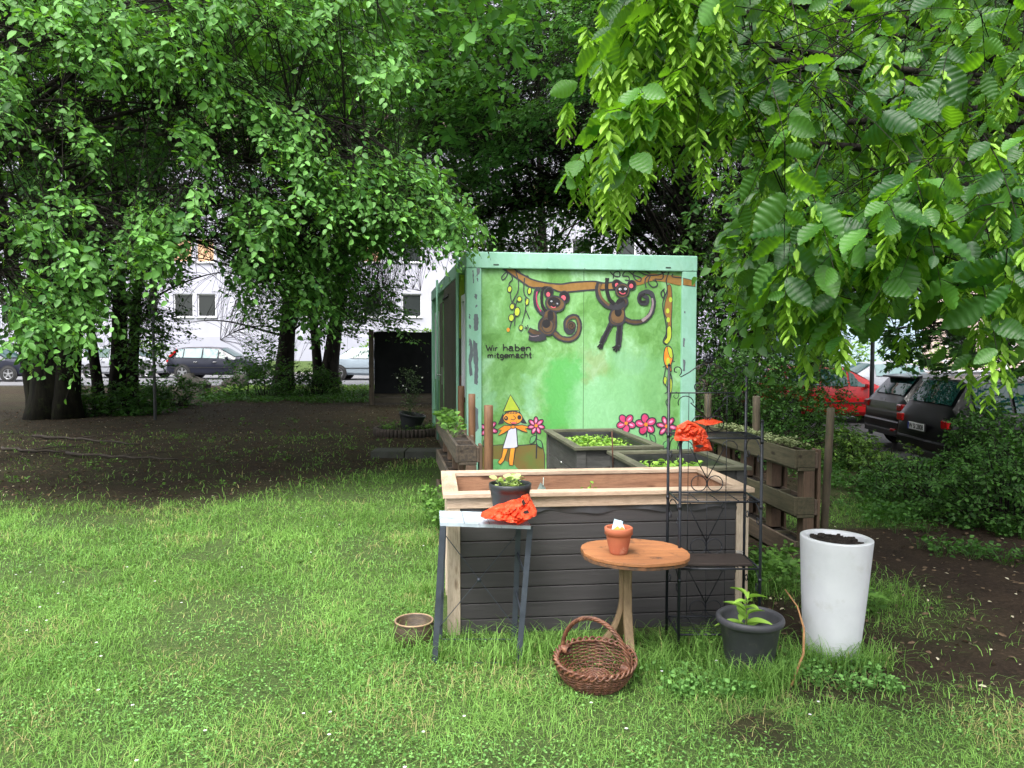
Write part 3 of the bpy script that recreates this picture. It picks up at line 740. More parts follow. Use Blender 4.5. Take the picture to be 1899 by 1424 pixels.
for pts in ([(260, 120), (300, 160), (350, 165), (345, 120), (300, 130), (290, 185)], [(440, 110), (400, 120), (380, 160), (430, 165), (440, 200), (400, 200)],
            [(430, 110), (480, 150), (550, 180), (540, 215), (495, 190), (480, 130), (560, 105), (640, 140)], [(640, 150), (600, 180), (590, 220), (600, 275)],
            [(640, 160), (620, 220), (660, 265), (705, 250), (690, 205), (660, 200)], [(720, 100), (760, 140), (750, 190), (680, 190)], [(500, 100), (600, 150), (720, 150), (820, 100)],
            [(820, 110), (790, 200), (800, 290), (760, 400), (760, 480), (785, 600), (790, 700), (760, 780), (790, 810)], [(775, 280), (740, 320), (760, 370), (775, 330), (760, 290)],
            [(850, 140), (850, 170), (940, 180)]):
    B.stroke(pts, 11)
B.fill([(800, 255), (835, 260), (845, 420), (838, 560), (836, 700), (800, 800), (775, 780), (800, 700), (798, 580), (770, 500), (780, 400), (800, 330)], BR, 7)
B.fill([(800, 650), (832, 640), (836, 740), (800, 800), (770, 780), (795, 740)], LI, 5)
for (x, y) in ((830, 385), (803, 490), (808, 575)): B.ell(x, y, 16, 24, LI)
B.fill([(780, 840), (830, 830), (855, 920), (835, 1000), (838, 1060), (800, 1040), (765, 950)], OR, 8); B.fill([(800, 830), (840, 850), (850, 930), (820, 920)], LI, 5)
B.ell(805, 970, 16, 40, LI); B.stroke([(840, 960), (870, 968)], 8); B.stroke([(780, 1010), (755, 1022)], 8)
B.stroke([(790, 1000), (770, 1100), (760, 1160), (790, 1200), (800, 1250), (775, 1270)], 9); B.fill([(775, 1110), (795, 1130), (780, 1185), (762, 1150)], LI, 5)
B.stroke([(800, 1030), (840, 1120), (835, 1250), (820, 1330)], 11); B.fill([(810, 1130), (840, 1140), (838, 1250), (812, 1270), (800, 1200)], LI, 6)
B.stroke([(815, 1300), (785, 1350), (810, 1395), (820, 1350), (805, 1315)], 8)
B.done("vine_painting", panel)
B = Brush(1080, 480, 5.086, base=0.0085)     # second monkey
B.stroke([(390, 565), (470, 595), (570, 585), (640, 520), (670, 420), (650, 330), (590, 310), (535, 350), (545, 410), (600, 420), (610, 370), (575, 350)], 50, DK, w2=34)
B.stroke([(400, 572), (470, 595), (570, 585), (635, 520)], 24, FU); B.stroke([(560, 585), (630, 525), (662, 430), (655, 370)], 28, TP, w2=14)
B.stroke([(590, 330), (545, 355), (550, 400), (595, 405)], 26, BK)
B.stroke([(270, 610), (220, 710), (175, 800)], 50, DK); B.stroke([(262, 630), (218, 715), (180, 795)], 24, BK); B.stroke([(355, 600), (345, 710), (335, 830)], 58, DK); B.stroke([(352, 620), (343, 715), (338, 810)], 30, BK)
for q in ([(170, 800), (140, 835)], [(178, 805), (160, 850)], [(190, 805), (180, 850)], [(330, 815), (280, 840)], [(330, 820), (290, 862)], [(335, 825), (312, 880)], [(345, 825), (340, 865)]): B.stroke(q, 17, BK)
B.fill([(280, 470), (330, 400), (400, 370), (425, 410), (390, 480), (400, 560), (370, 615), (280, 620), (250, 560)], FU, 16); B.fill([(280, 490), (385, 480), (385, 580), (330, 610), (272, 580)], TN, 8)
B.ell(335, 500, 34, 46, BK); B.ell(360, 410, 44, 40, BK)
B.stroke([(400, 420), (330, 455), (230, 440), (160, 370), (140, 280), (160, 220)], 50, DK); B.stroke([(250, 440), (180, 370), (155, 290), (165, 235)], 22, TN)
B.stroke([(300, 430), (250, 370), (225, 270), (232, 180)], 36, BK)
B.ell(320, 240, 42, 44, BK, 8); B.ell(322, 248, 17, 21, PK); B.ell(462, 248, 40, 46, BK, 8); B.ell(457, 256, 19, 21, PK)
B.ell(375, 300, 66, 68, FU, 12); B.ell(376, 300, 52, 50, BK); B.ell(352, 286, 13, 11, WH); B.ell(354, 287, 5, 6, BK); B.ell(402, 284, 13, 11, WH); B.ell(400, 285, 5, 6, BK)
B.stroke([(345, 312), (370, 330), (395, 328), (400, 318)], 9, PK)
B.done("monkey_painting", panel)
B = Brush(880, 620, 4.521, base=0.004)       # girl in a pointed hat
B.fill([(240, 655), (195, 755), (245, 745)], DK, sharp=True); B.fill([(375, 640), (440, 750), (395, 745), (350, 690)], DK, sharp=True)
B.ell(320, 700, 82, 56, SK, 7); B.fill([(240, 645), (300, 505), (380, 635), (310, 640)], LI, 9, sharp=True)
for k in range(8): B.stroke([(255 + k * 14, 640), (262 + k * 13, 668)], 6)
B.ell(264, 703, 17, 19, DK); B.ell(375, 695, 17, 19, DK); B.ell(262, 700, 6, 6, SK); B.stroke([(325, 680), (343, 700), (325, 716), (303, 708)], 5); B.stroke([(295, 735), (325, 752), (355, 732)], 5); B.ell(328, 742, 22, 7, PK)
B.fill([(285, 790), (350, 780), (362, 940), (330, 955), (235, 955)], WH, 8, sharp=True)
B.fill([(305, 765), (250, 762), (190, 800), (225, 800), (195, 850), (250, 825), (310, 785)], OR, 6, sharp=True)
B.fill([(330, 765), (400, 758), (455, 775), (425, 790), (445, 822), (400, 810), (345, 785)], OR, 6, sharp=True); B.ell(322, 775, 18, 15, OR, 5)
B.fill([(240, 955), (280, 960), (245, 1060), (215, 1090), (195, 1070), (225, 1030)], SK, 6, sharp=True); B.fill([(300, 955), (340, 950), (325, 1070), (320, 1100), (290, 1095), (285, 1050)], SK, 6, sharp=True)
B.done("girl_painting", panel)
B = Brush(880, 620, 4.521, base=0.004)       # flowers
def flower(cx, cy, r, n, stem=None, rot=0):
    if stem: B.stroke([(cx, cy), (cx + 6, cy + 90), (cx + 2, stem)], 10)
    for k in range(n):
        a = math.radians(rot + 360 / n * k)
        B.ell(cx + math.cos(a) * r * 0.62, cy + math.sin(a) * r * 0.62, r * 0.52, r * (0.40 if n < 6 else 0.27), MG, r * 0.14, rot=math.degrees(a))
    for k in range(0, n, 2 if n < 6 else 1):
        a = math.radians(rot + 360 / n * k)
        B.ell(cx + math.cos(a) * r * 0.62, cy + math.sin(a) * r * 0.62, r * 0.26, r * 0.11, RO, 0, rot=math.degrees(a) + 8)
    B.ell(cx, cy, r * 0.2, r * 0.2, OR)
for fl, lv in (((515, 765, 66, 7, 1040, 12), ((487, 880, -1), (545, 915, 1))), ((115, 790, 72, 6, 960, 20), ((95, 900, -1),)), ((1270, 745, 72, 5, None, 18), ()), ((1436, 755, 80, 5, 860, 45), ((1495, 870, 1),)), ((1610, 770, 78, 6, 960, 10), ((1600, 925, -1),))):
    B = Brush(880, 620, 4.521, base=0.004); flower(*fl)
    for (x, y, s) in lv: B.fill([(x - 26 * s, y - 32), (x + 14 * s, y - 18), (x + 22 * s, y + 36), (x - 18 * s, y + 14)], LG, 7)
    B.done("flower_painting", panel)
# hand-lettered words
GL = {  # strokes on a grid: x 0..w, y 0 baseline, 1 x-height, 1.7 ascender
    'W': (1.5, [[(0, 1.7), (.4, 0)], [(.4, 0), (.75, 1.2)], [(.75, 1.2), (1.1, 0)], [(1.1, 0), (1.45, 1.7)]]),
    'i': (.45, [[(.2, 1), (.2, 0)], [(.2, 1.45), (.24, 1.32)]]),
    'r': (.75, [[(.15, 1), (.15, 0)], [(.15, .7), (.38, 1), (.62, .92)]]),
    'h': (1.0, [[(.15, 1.8), (.15, 0)], [(.15, .7), (.5, 1.0), (.8, .7), (.8, 0)]]),
    'a': (1.1, [[(.6, .62), (.3, .66), (.08, .3), (.34, -.02), (.64, .2)], [(.12, .98), (.5, 1.12), (.76, .85), (.76, .15), (.96, -.05)]]),
    'b': (1.0, [[(.15, 1.8), (.15, 0)], [(.15, .75), (.5, 1.0), (.85, .6), (.7, .1), (.4, 0), (.15, .2)]]),
    'e': (1.0, [[(.15, .52), (.8, .56), (.7, .95), (.4, 1.0), (.12, .6), (.25, .1), (.55, 0), (.85, .2)]]),
    'n': (1.0, [[(.15, 1), (.15, 0)], [(.15, .7), (.5, 1.0), (.8, .7), (.8, 0)]]),
    'm': (1.45, [[(.12, 1), (.12, 0)], [(.12, .75), (.4, 1), (.62, .75), (.62, 0)], [(.62, .75), (.92, 1), (1.18, .75), (1.18, 0)]]),
    't': (.75, [[(.35, 1.55), (.35, .2), (.5, 0), (.68, .1)], [(.08, 1.0), (.65, 1.05)]]),
    'g': (1.0, [[(.75, .85), (.45, 1.0), (.15, .7), (.2, .25), (.5, .1), (.78, .3)], [(.78, 1), (.78, -.3), (.5, -.6), (.2, -.45)]]),
    'c': (.85, [[(.75, .85), (.45, 1.0), (.12, .6), (.25, .1), (.5, 0), (.75, .15)]]),
    ':': (.5, [[(.2, .85), (.24, .7)], [(.2, .25), (.24, .1)]]), ' ': (.35, [])}
B = Brush(880, 620, 4.521, base=0.004)
def write(txt, x, y, xh, sx, slope=0.0):
    for ch in txt:
        w, ss = GL[ch]
        for st in ss: B.stroke([(x + p[0] * xh * sx + B.g.uniform(-1, 1), y - p[1] * xh + slope * (x + p[0] * xh * sx) + B.g.uniform(-1, 1)) for p in st], 11.5, BK, w2=8)
        x += w * xh * sx
write("Wir", 97, 139, 29, 1.28); write("haben", 235, 137, 31, 1.52); write("mitgemacht:", 108, 200, 28, 1.36, -0.012)
B.done("lettering", panel)
# bough runs on over the right-hand post
B = Brush(1080, 480, 5.086, y0=0.0, base=0.0012)
B.fill([(950, 180), (1065, 208), (1065, 262), (950, 246)], BR, 7, sharp=True)
B.done("bough_painting", container)
# flaked paint on the corner posts
for pts in ([(308, 442), (330, 440), (332, 500), (328, 535), (308, 540), (304, 490)], [(276, 570), (296, 600), (302, 680), (290, 720), (300, 790), (282, 800), (276, 700), (284, 640)], [(304, 590), (326, 610), (332, 700), (330, 800), (326, 850), (308, 840), (312, 760), (302, 690)],
            [(300, 960), (330, 985), (332, 1100), (316, 1120), (306, 1040)], [(306, 88), (332, 84), (338, 108), (322, 128), (304, 112)], [(298, 190), (306, 188), (306, 262), (300, 264)], [(312, 322), (328, 330), (320, 356), (308, 345)], [(322, 232), (332, 236), (328, 256)],
            [(1530, 108), (1556, 104), (1566, 140), (1550, 150), (1538, 128)], [(1508, 575), (1518, 580), (1516, 630), (1507, 628)], [(1508, 700), (1520, 706), (1518, 770), (1506, 765)], [(280, 440), (288, 446), (284, 470), (276, 466)], [(276, 500), (290, 505), (288, 528), (280, 524)], [(1514, 424), (1520, 426), (1518, 436), (1512, 434)], [(318, 385), (330, 395), (316, 404)]):
    B = Brush(780, 440, 3.096, y0=0.0, base=0.0010); B.g = random.Random(pts[0][1]); Q = []
    for i in range(len(pts)):
        a, b = pts[i], pts[(i + 1) % len(pts)]
        for k in range(5): Q.append((a[0] + (b[0] - a[0]) * k / 5 + B.g.uniform(-2.5, 2.5), a[1] + (b[1] - a[1]) * k / 5 + B.g.uniform(-3, 3)))
    B.fill(Q, FLK, sharp=True); B.done("flaked_paint", container)
# ================================================================ timber beds
PINE = woodmat("new_pine", (0.60, 0.46, 0.35), (0.44, 0.32, 0.23), 0, 5, 0.65)
PINE_Y = woodmat("new_pine_lengthwise", (0.56, 0.43, 0.32), (0.42, 0.30, 0.21), 1, 5, 0.65)
PINE_Z = woodmat("new_pine_upright", (0.56, 0.47, 0.37), (0.45, 0.36, 0.27), 2, 5, 0.65)
PINE_IN = woodmat("pine_inside", (0.40, 0.21, 0.12), (0.26, 0.125, 0.07), 0, 5, 0.7)
CHAR = mat("charcoal_plank", (0.052, 0.048, 0.050), (0.036, 0.033, 0.035), 5, 0.55, stretch=(0.7, 8, 8), bump=0.15, lo=0.25, hi=0.75)
OLDG = woodmat("grey_plank", (0.10, 0.10, 0.095), (0.055, 0.056, 0.055), 0, 5, 0.75)
OLDG_Y = woodmat("grey_plank_lengthwise", (0.10, 0.10, 0.095), (0.055, 0.056, 0.055), 1, 5, 0.75)
OLDR = woodmat("mossy_rim", (0.13, 0.125, 0.09), (0.065, 0.075, 0.04), 0, 5, 0.75)
OLDR_Y = woodmat("mossy_rim_lengthwise", (0.13, 0.125, 0.09), (0.065, 0.075, 0.04), 1, 5, 0.75)
SOIL = mat("potting_soil", (0.012, 0.009, 0.007), (0.035, 0.025, 0.018), 60, 1.0, bump=1.0)
FOIL = mat("black_foil", (0.02, 0.02, 0.022), (0.05, 0.05, 0.055), 6, 0.3)
def bumpy_disc(mb, c, rx, ry=None, amp=0.012, n=18, sq=False, seed=1):
    rr = random.Random(seed); ry = ry or rx; vs = []; fs = []
    for j in range(n + 1):
        for i in range(n + 1):
            u, v = i / n * 2 - 1, j / n * 2 - 1
            if not sq: u, v = u * math.sqrt(1 - v * v / 2), v * math.sqrt(1 - u * u / 2)
            vs.append((c[0] + u * rx, c[1] + v * ry, c[2] + rr.uniform(-amp, amp)))
    for j in range(n):
        for i in range(n):
            a = j * (n + 1) + i; fs.append((a, a + 1, a + n + 2, a + n + 1))
    mb.add(vs, fs, True)
def raised_bed(loc, rz, w, d, h, new, label, planks=8, soil_z=None, rimw=0.085):
    root = empty("raised_bed", loc, rz, label, "raised bed", "raised planting beds in a row behind one another")
    a, b = (PINE, PINE_Y) if new else (OLDR, OLDR_Y)
    t = 0.024
    pl = CHAR if new else OLDG
    z1 = h - t
    x0, x1, y0, y1 = 0.035, w - 0.035, 0.035, d - 0.035
    for k, (p, q, r_, s_) in enumerate(((0, w, 0, rimw), (0, w, d - rimw, d))):
        mb = MB(); mb.bb(p + 0.001, q - 0.001, r_, s_, z1, h); mb.build("rim_board", a, root, bevel=0.003)
    for (p, q) in ((0, rimw), (w - rimw, w)):
        mb = MB(); mb.bb(p, q, rimw + 0.001, d - rimw - 0.001, z1, h - 0.001); mb.build("rim_board", b, root, bevel=0.003)
    pz = 0.055 if new else 0.06
    # walls of tongue-and-groove planks
    ph = (z1 - (0.07 if new else 0)) / planks
    for (ax, c0) in (("f", y0), ("k", y1 - 0.02), ("l", x0), ("r", x1 - 0.02)):
        mb = MB()
        for k in range(planks):
            za, zb = k * ph + 0.002, (k + 1) * ph - 0.002
            if ax in "fk": mb.bb(x0 + 0.03, x1 - 0.03, c0, c0 + 0.02, za, zb)
            else: mb.bb(c0, c0 + 0.02, y0 + 0.03, y1 - 0.03, za, zb)
        mb.build("side_wall", pl if ax in "fk" else (CHAR if new else OLDG_Y), root, bevel=0.0035)
    if new:
        mb = MB(); mb.bb(x0 - 0.012, x1 + 0.012, y0 - 0.014, y0 + 0.01, z1 - 0.058, z1 - 0.001); mb.build("fascia_board", PINE, root, bevel=0.003)
        mb = MB(); mb.bb(x0 - 0.012, x0 + 0.01, y0 + 0.012, y1, z1 - 0.058, z1 - 0.001); mb.build("fascia_board", PINE_Y, root, bevel=0.003)
        mb = MB(); mb.bb(x1 - 0.01, x1 + 0.012, y0 + 0.012, y1, z1 - 0.058, z1 - 0.001); mb.build("fascia_board", PINE_Y, root, bevel=0.003)
        g = random.Random(3); vs = []; fs = []; N = 60
        for i in range(N + 1):
            x = x0 + 0.05 + (x1 - x0 - 0.1) * i / N
            lo = z1 - 0.075 - 0.022 * abs(math.sin(i * 0.17)) - 0.004 * math.sin(i * 0.9)
            vs += [(x, y0 - 0.003, z1 - 0.05), (x, y0 - 0.006 - 0.004 * math.sin(i * 0.5), lo)]
        for i in range(N): fs.append((2 * i, 2 * i + 2, 2 * i + 3, 2 * i + 1))
        mb = MB(); mb.add(vs, fs, True); mb.build("liner_foil", FOIL, root)
    # corner posts: two boards at each corner
    pm = PINE_Z if new else OLDG
    for (cx, cy, sx, sy) in ((x0, y0, 1, 1), (x1, y0, -1, 1), (x0, y1, 1, -1), (x1, y1, -1, -1)):
        mb = MB()
        e = 0.012
        mb.bb(min(cx - sx * e, cx + sx * pz), max(cx - sx * e, cx + sx * pz), min(cy - sy * e, cy + sy * 0.008), max(cy - sy * e, cy + sy * 0.008), 0, z1 - (0.06 if new else 0.001))
        mb.bb(min(cx - sx * e, cx + sx * 0.008), max(cx - sx * e, cx + sx * 0.008), min(cy + sy * 0.0085, cy + sy * pz), max(cy + sy * 0.0085, cy + sy * pz), 0, z1 - (0.06 if new else 0.001))
        mb.build("corner_post", pm, root, bevel=0.003)
    # inner lining boards, posts and soil
    mb = MB()
    mb.bb(x0 + 0.04, x1 - 0.04, y1 - 0.045, y1 - 0.021, 0.02, z1 - 0.002); mb.bb(x0 + 0.04, x1 - 0.04, y0 + 0.021, y0 + 0.045, 0.02, z1 - 0.002)
    mb.bb(x0 + 0.021, x0 + 0.04, y0 + 0.05, y1 - 0.05, 0.02, z1 - 0.002); mb.bb(x1 - 0.04, x1 - 0.021, y0 + 0.05, y1 - 0.05, 0.02, z1 - 0.002)
    mb.build("lining_board", PINE_IN if new else FOIL, root, bevel=0.002)
    mb = MB(); bumpy_disc(mb, (w / 2, d / 2, soil_z or h - 0.16), (w - 0.16) / 2, (d - 0.16) / 2, 0.014, 26, True, 4)
    mb.build("soil", SOIL, root)
    if not new:
        mb = MB(); mb.lathe([(0, 0.012), (0.012, 0.008), (0.014, 0.0)], (x0 - 0.001, d * 0.5, h * 0.72), 10, M=Matrix.Rotation(R(-90), 3, 'Y')); mb.build("bolt", mat("steel", (0.5, 0.5, 0.5), rough=0.3, metal=1.0), root)
    return root
BA = at(821, 917, 3.93)
raised_bed((BA.x, 3.93, 0), R(6.0), 1.665, 0.76, 0.752, True, "new charcoal raised bed with a pale pine rim, nearest the camera", 8, 0.60)
BB = at(1198, 878, 4.75)
raised_bed((BB.x - 0.02, 4.76, 0), R(8), 0.72, 0.86, 0.75, False, "old dark grey raised bed directly behind the pale pine rimmed bed", 5, 0.62, 0.07)
BC = at(1066, 832, 5.74)
raised_bed((BC.x, 5.76, 0), R(8), 0.70, 1.3, 0.752, False, "old grey raised bed full of seedlings in front of the painted wall", 4, 0.655, 0.07)
# ---------------------------------------------------------------- little plants
LP = leafmat("lettuce_leaf", (0.10, 0.24, 0.03), (0.30, 0.50, 0.08), (0.30, 0.55, 0.06), 0.35, 0.5, 0.3)
def rosettes(name, cent, r, nl, L, mat_, zh, seed, label, cat, kind=None, wide=0.75, parent=None, tmpl=None, group=None):
    """a clump of small plants: each a fan of stalked leaves"""
    g = np.random.default_rng(seed)
    C = np.array(cent, dtype=float); n = len(C) * nl
    C = np.repeat(C, nl, axis=0)
    a = g.uniform(0, 2 * np.pi, n); rad = r * np.sqrt(g.random(n)); hh = zh * g.uniform(0.15, 1.0, n)
    D = np.stack([np.cos(a), np.sin(a), g.uniform(-0.25, 0.7, n)], -1)
    P = C + np.stack([np.cos(a) * rad, np.sin(a) * rad, hh], -1)
    N = np.array([0, 0, 1.0]) + 0.45 * g.normal(size=P.shape)
    LL = L * g.uniform(0.6, 1.3, n)
    V, Fs = quadleaves(P, D, N, LL, LL * wide, tmpl or T_MID)
    k = len(V) // n
    t = [(V, Fs, np.repeat(g.uniform(0, 1, n), k))]
    # stalks
    B0 = C + np.stack([np.cos(a) * rad * 0.2, np.sin(a) * rad * 0.2, -0.01 * np.ones(n)], -1)
    dd = P - B0; s = np.cross(dd, [0, 0, 1.0]); s /= np.linalg.norm(s, axis=1, keepdims=True) + 1e-9; s *= 0.0016
    V2 = np.stack([B0 - s, B0 + s, P + s, P - s], 1).reshape(-1, 3)
    F2 = (np.arange(n) * 4)[:, None] + np.array([[0, 1, 2, 3]])
    t.append((V2, [F2], np.full(len(V2), 0.4)))
    V, Fs, T = merge(t)
    return npmesh(name, V, Fs, mat_, parent=parent, tint=T, label=label, cat=cat, kind=kind, group=group)
def frame_pts(loc, rz, pts):
    c, s = math.cos(rz), math.sin(rz)
    return [(loc[0] + x * c - y * s, loc[1] + x * s + y * c, loc[2] + z) for x, y, z in pts]
rr = random.Random(2)
rosettes("seedlings", frame_pts((BC.x, 5.76, 0), R(8), [(rr.uniform(0.13, 0.57), rr.uniform(0.12, 1.1), 0.655) for _ in range(110)]), 0.035, 9, 0.030, LP, 0.055, 3, "bright green seedlings filling the bed by the painted wall", "seedlings", 'stuff')
rosettes("young_lettuces", frame_pts((BB.x, 4.76, 0), R(8), [(rr.uniform(0.12, 0.55), rr.uniform(0.3, 0.72), 0.62) for _ in range(26)]), 0.05, 10, 0.045, LP, 0.075, 4, "light green salad plants in the old bed behind the pine rim", "salad plants", 'stuff')
for (x, y, lab) in ((0.86, 0.5, "small weed sprig growing at the middle of the new pine bed"), (0.66, 0.5, "tiny seedling left of the sprig inside the new pine bed")):
    c = frame_pts((BA.x, 3.93, 0), R(6), [(x, y, 0.60)])[0]
    rosettes("sprig", [c], 0.03, 10 if x > 0.8 else 5, 0.024, LP, 0.13 if x > 0.8 else 0.08, 7, lab, "seedling")
mb = MB()
c = Vector(frame_pts((BA.x, 3.93, 0), R(6), [(0.57, 0.45, 0.60)])[0])
mb.add([c + Vector(p) for p in ((-0.03, 0, 0.03), (0.035, 0.01, 0.025), (0.03, 0.012, 0.09), (0.0, 0.0, 0.125), (-0.02, 0, 0.08))], [(0, 1, 2, 3, 4)])
mb.add([c + Vector(p) for p in ((-0.02, -0.002, 0.04), (0.02, 0.0, 0.04), (0.012, 0.002, 0.075), (-0.012, -0.002, 0.08))], [(0, 1, 2, 3)])
mb.tube([c + Vector((0.012, 0.02, -0.02)), c + Vector((0.018, 0.02, 0.15))], 0.0025, 5)
mb.build("seed_packet", mat("packet_foil", (0.35, 0.42, 0.38), (0.06, 0.09, 0.08), 40, 0.3), label="crumpled seed packet on a stick in the new pine bed", cat="seed packet")
c = Vector(frame_pts((BC.x, 5.76, 0), R(8), [(0.30, 0.1, 0.6)])[0])
mb = MB(); mb.tube([at(1137, 868, 4.95), at(1136, 840, 4.95), at(1135, 800, 4.93)], 0.005, 6); mb.tube([at(1137, 868, 4.95) + Vector((0, 0, -0.14)), at(1137, 868, 4.95)], 0.005, 6)
mb.build("iron_rod", mat("rust", (0.12, 0.05, 0.03), (0.06, 0.03, 0.02), 30, 0.9), label="thin rusty rod upright between the two old beds", cat="rod")
# ---------------------------------------------------------------- posts and pallet planters
POSTM = woodmat("treated_post", (0.20, 0.10, 0.045), (0.11, 0.055, 0.028), 2, 5, 0.7)
POSTG = woodmat("grey_post", (0.13, 0.10, 0.065), (0.07, 0.06, 0.04), 2, 5, 0.8, moss=(0.06, 0.07, 0.03))
def post(px, py_top, Y, r, m, label, lean=(0, 0)):
    p = at(px, py_top, Y)
    mb = MB(); n = 9
    mb.tube([(lean[0] * (k / n - 1), lean[1] * (k / n - 1), -0.05 + (p.z + 0.05) * k / n) for k in range(n + 1)] + [(0, 0, p.z + 0.003)], [r] * (n + 1) + [r * 0.85], 14)
    mb.build("wooden_post", m, label=label, cat="post", group="round wooden posts holding up the pallet planters", loc=(p.x, Y, 0))
post(906, 752, 5.62, 0.034, POSTM, "brown round post nearest the camera at the left pallet planter")
post(875, 731, 6.9, 0.032, POSTM, "middle one of the three brown posts at the left pallet planter")
post(855, 716, 8.0, 0.034, POSTM, "brown post farthest back at the left pallet planter, beside the mint post")
post(1541, 757, 5.62, 0.028, POSTG, "grey brown post at the near end of the right pallet planter", (0.04, 0))
post(1403, 735, 6.6, 0.032, POSTG, "wooden post behind the right shelf rack, middle of the right pallet planter")
post(1313, 728, 7.5, 0.034, POSTG, "wooden post beside the container at the far end of the right pallet planter")
PAL = woodmat("pallet_wood", (0.14, 0.10, 0.072), (0.07, 0.052, 0.038), 1, 5, 0.8)
PALM = woodmat("mossy_pallet_wood", (0.105, 0.088, 0.052), (0.05, 0.048, 0.026), 1, 5, 0.85)
PALZ = woodmat("pallet_upright", (0.15, 0.092, 0.058), (0.08, 0.054, 0.036), 2, 5, 0.8)
def pallet_planter(near, far, side, label, m1=PAL, m2=PALM, levels=(0.02, 0.33, 0.66), th=0.13, dep=0.13, H=0.8):
    """a euro pallet stood on edge whose decks are boxed into troughs; x across (troughs towards -side), y along"""
    near, far = Vector(near), Vector(far); L = (far - near).length
    rz = math.atan2(-(far - near).x, (far - near).y)
    root = empty("pallet_planter", near, rz, label, "planter", "upright pallets used as planters")
    s = side
    def bb(mb, xa, xb, *a): mb.bb(min(xa, xb), max(xa, xb), *a)
    for k, z in enumerate(levels):
        mb = MB()
        bb(mb, s * dep, s * (dep + 0.022), 0, L, z, z + th)
        mb.build("front_board", m2 if k else m1, root, bevel=0.004)
        mb = MB(); bb(mb, 0.0, s * (dep - 0.001), 0.003, L - 0.003, z - 0.018, z + 0.004); mb.build("bottom_board", m2, root, bevel=0.003)
        mb = MB(); bb(mb, 0.0, -s * 0.02, 0, L, z, z + th * 0.85); mb.build("back_board", m1, root, bevel=0.004)
        for q in range(7):
            y0 = q * (L - 0.022) / 6; mb = MB()
            bb(mb, s * 0.001, s * (dep - 0.001), y0 + 0.002, y0 + 0.022, z + 0.006, z + th - (0.012 if 0 < q < 6 else 0.002))
            mb.build("divider", m2, root, bevel=0.003)
        mb = MB(); vs = []; fs = []; nn = 60; g = random.Random(k)
        for i in range(nn + 1):
            for j in (0.004, dep / 2, dep - 0.004): vs.append((s * j, L * i / nn, z + th * 0.72 + g.uniform(-0.012, 0.012)))
        for i in range(nn):
            for j in range(2): a = i * 3 + j; fs.append((a, a + 1, a + 4, a + 3))
        mb.add(vs, fs, True); mb.build("soil", SOIL, root)
    for q in range(5):
        y0 = 0.002 + q * (L - 0.104) / 4
        mb = MB(); bb(mb, -s * 0.021, -s * 0.043, y0, y0 + 0.10, 0.0, H - 0.01)
        for k in range(len(levels) - 1): bb(mb, s * 0.002, s * 0.08, y0 + 0.002, y0 + 0.098, levels[k] + th * 0.85, levels[k + 1] - 0.02)
        mb.build("upright", PALZ, root, bevel=0.004)
    return root
NR = at(1512, 1050, 5.32); FR = at(1302, 900, 7.5)
pallet_planter((NR.x, 5.35, 0), (FR.x + 0.02, 7.45, 0), -1, "long weathered pallet planter right of the beds, three troughs high")
NL_ = at(884, 900, 5.6); FL_ = at(836, 800, 7.9)
pallet_planter((NL_.x, 5.62, 0), (FL_.x, 7.9, 0), -1, "narrow dark pallet planter leaning along the container's left corner", m1=woodmat("dark_pallet", (0.10, 0.07, 0.045), (0.045, 0.034, 0.025), 1, 5, 0.85), m2=woodmat("blackened_wood", (0.10, 0.075, 0.05), (0.022, 0.018, 0.016), 1, 5, 0.85))
HERB = leafmat("herb_leaf", (0.045, 0.11, 0.02), (0.13, 0.27, 0.05), (0.14, 0.30, 0.04), 0.35, 0.5, 0.3)
DRY = leafmat("creeping_stonecrop", (0.10, 0.13, 0.06), (0.24, 0.28, 0.13), (0.16, 0.2, 0.06), 0.2, 0.6, 0.3)
def along(a, b, n, j, z, seed, lo=0.0, hi=1.0):
    g = random.Random(seed); a, b = Vector(a), Vector(b); out = []
    for _ in range(n):
        p = a.lerp(b, g.uniform(lo, hi)); out.append((p.x + g.uniform(-j, j), p.y, z + g.uniform(-0.005, 0.02)))
    return out
rosettes("stonecrop", along((NR.x - 0.06, 5.4, 0), (FR.x - 0.05, 7.3, 0), 95, 0.055, 0.79, 9, 0.05, 0.75), 0.05, 14, 0.020, DRY, 0.03, 11, "pale creeping stonecrop over the top of the right pallet planter", "stonecrop", 'stuff')
rosettes("strawberry_plants", along((NL_.x - 0.1, 5.75, 0), (FL_.x - 0.06, 7.8, 0), 16, 0.03, 0.77, 10, 0.25, 1.0), 0.075, 16, 0.045, HERB, 0.10, 12, "leafy herbs in the top trough of the left pallet planter", "herbs", 'stuff')
rosettes("strawberry_plants", along((NL_.x - 0.22, 5.7, 0), (FL_.x - 0.2, 7.0, 0), 16, 0.05, 0.10, 13, 0.0, 0.7), 0.09, 18, 0.04, HERB, 0.22, 14, "weeds sprouting at the foot of the left pallet planter", "weeds", 'stuff')
mb = MB(); mb.box((NR.x - 0.07, 6.05, 0.335 + 0.13), (0.05, 0.09, 0.02), Matrix.Rotation(0.5, 3, 'X')); mb.build("litter_wrapper", mat("wrapper", (0.5, 0.55, 0.8), (0.6, 0.6, 0.65), 30, 0.3), bevel=0.006, label="small white and blue wrapper in the pallet planter's middle trough", cat="wrapper")
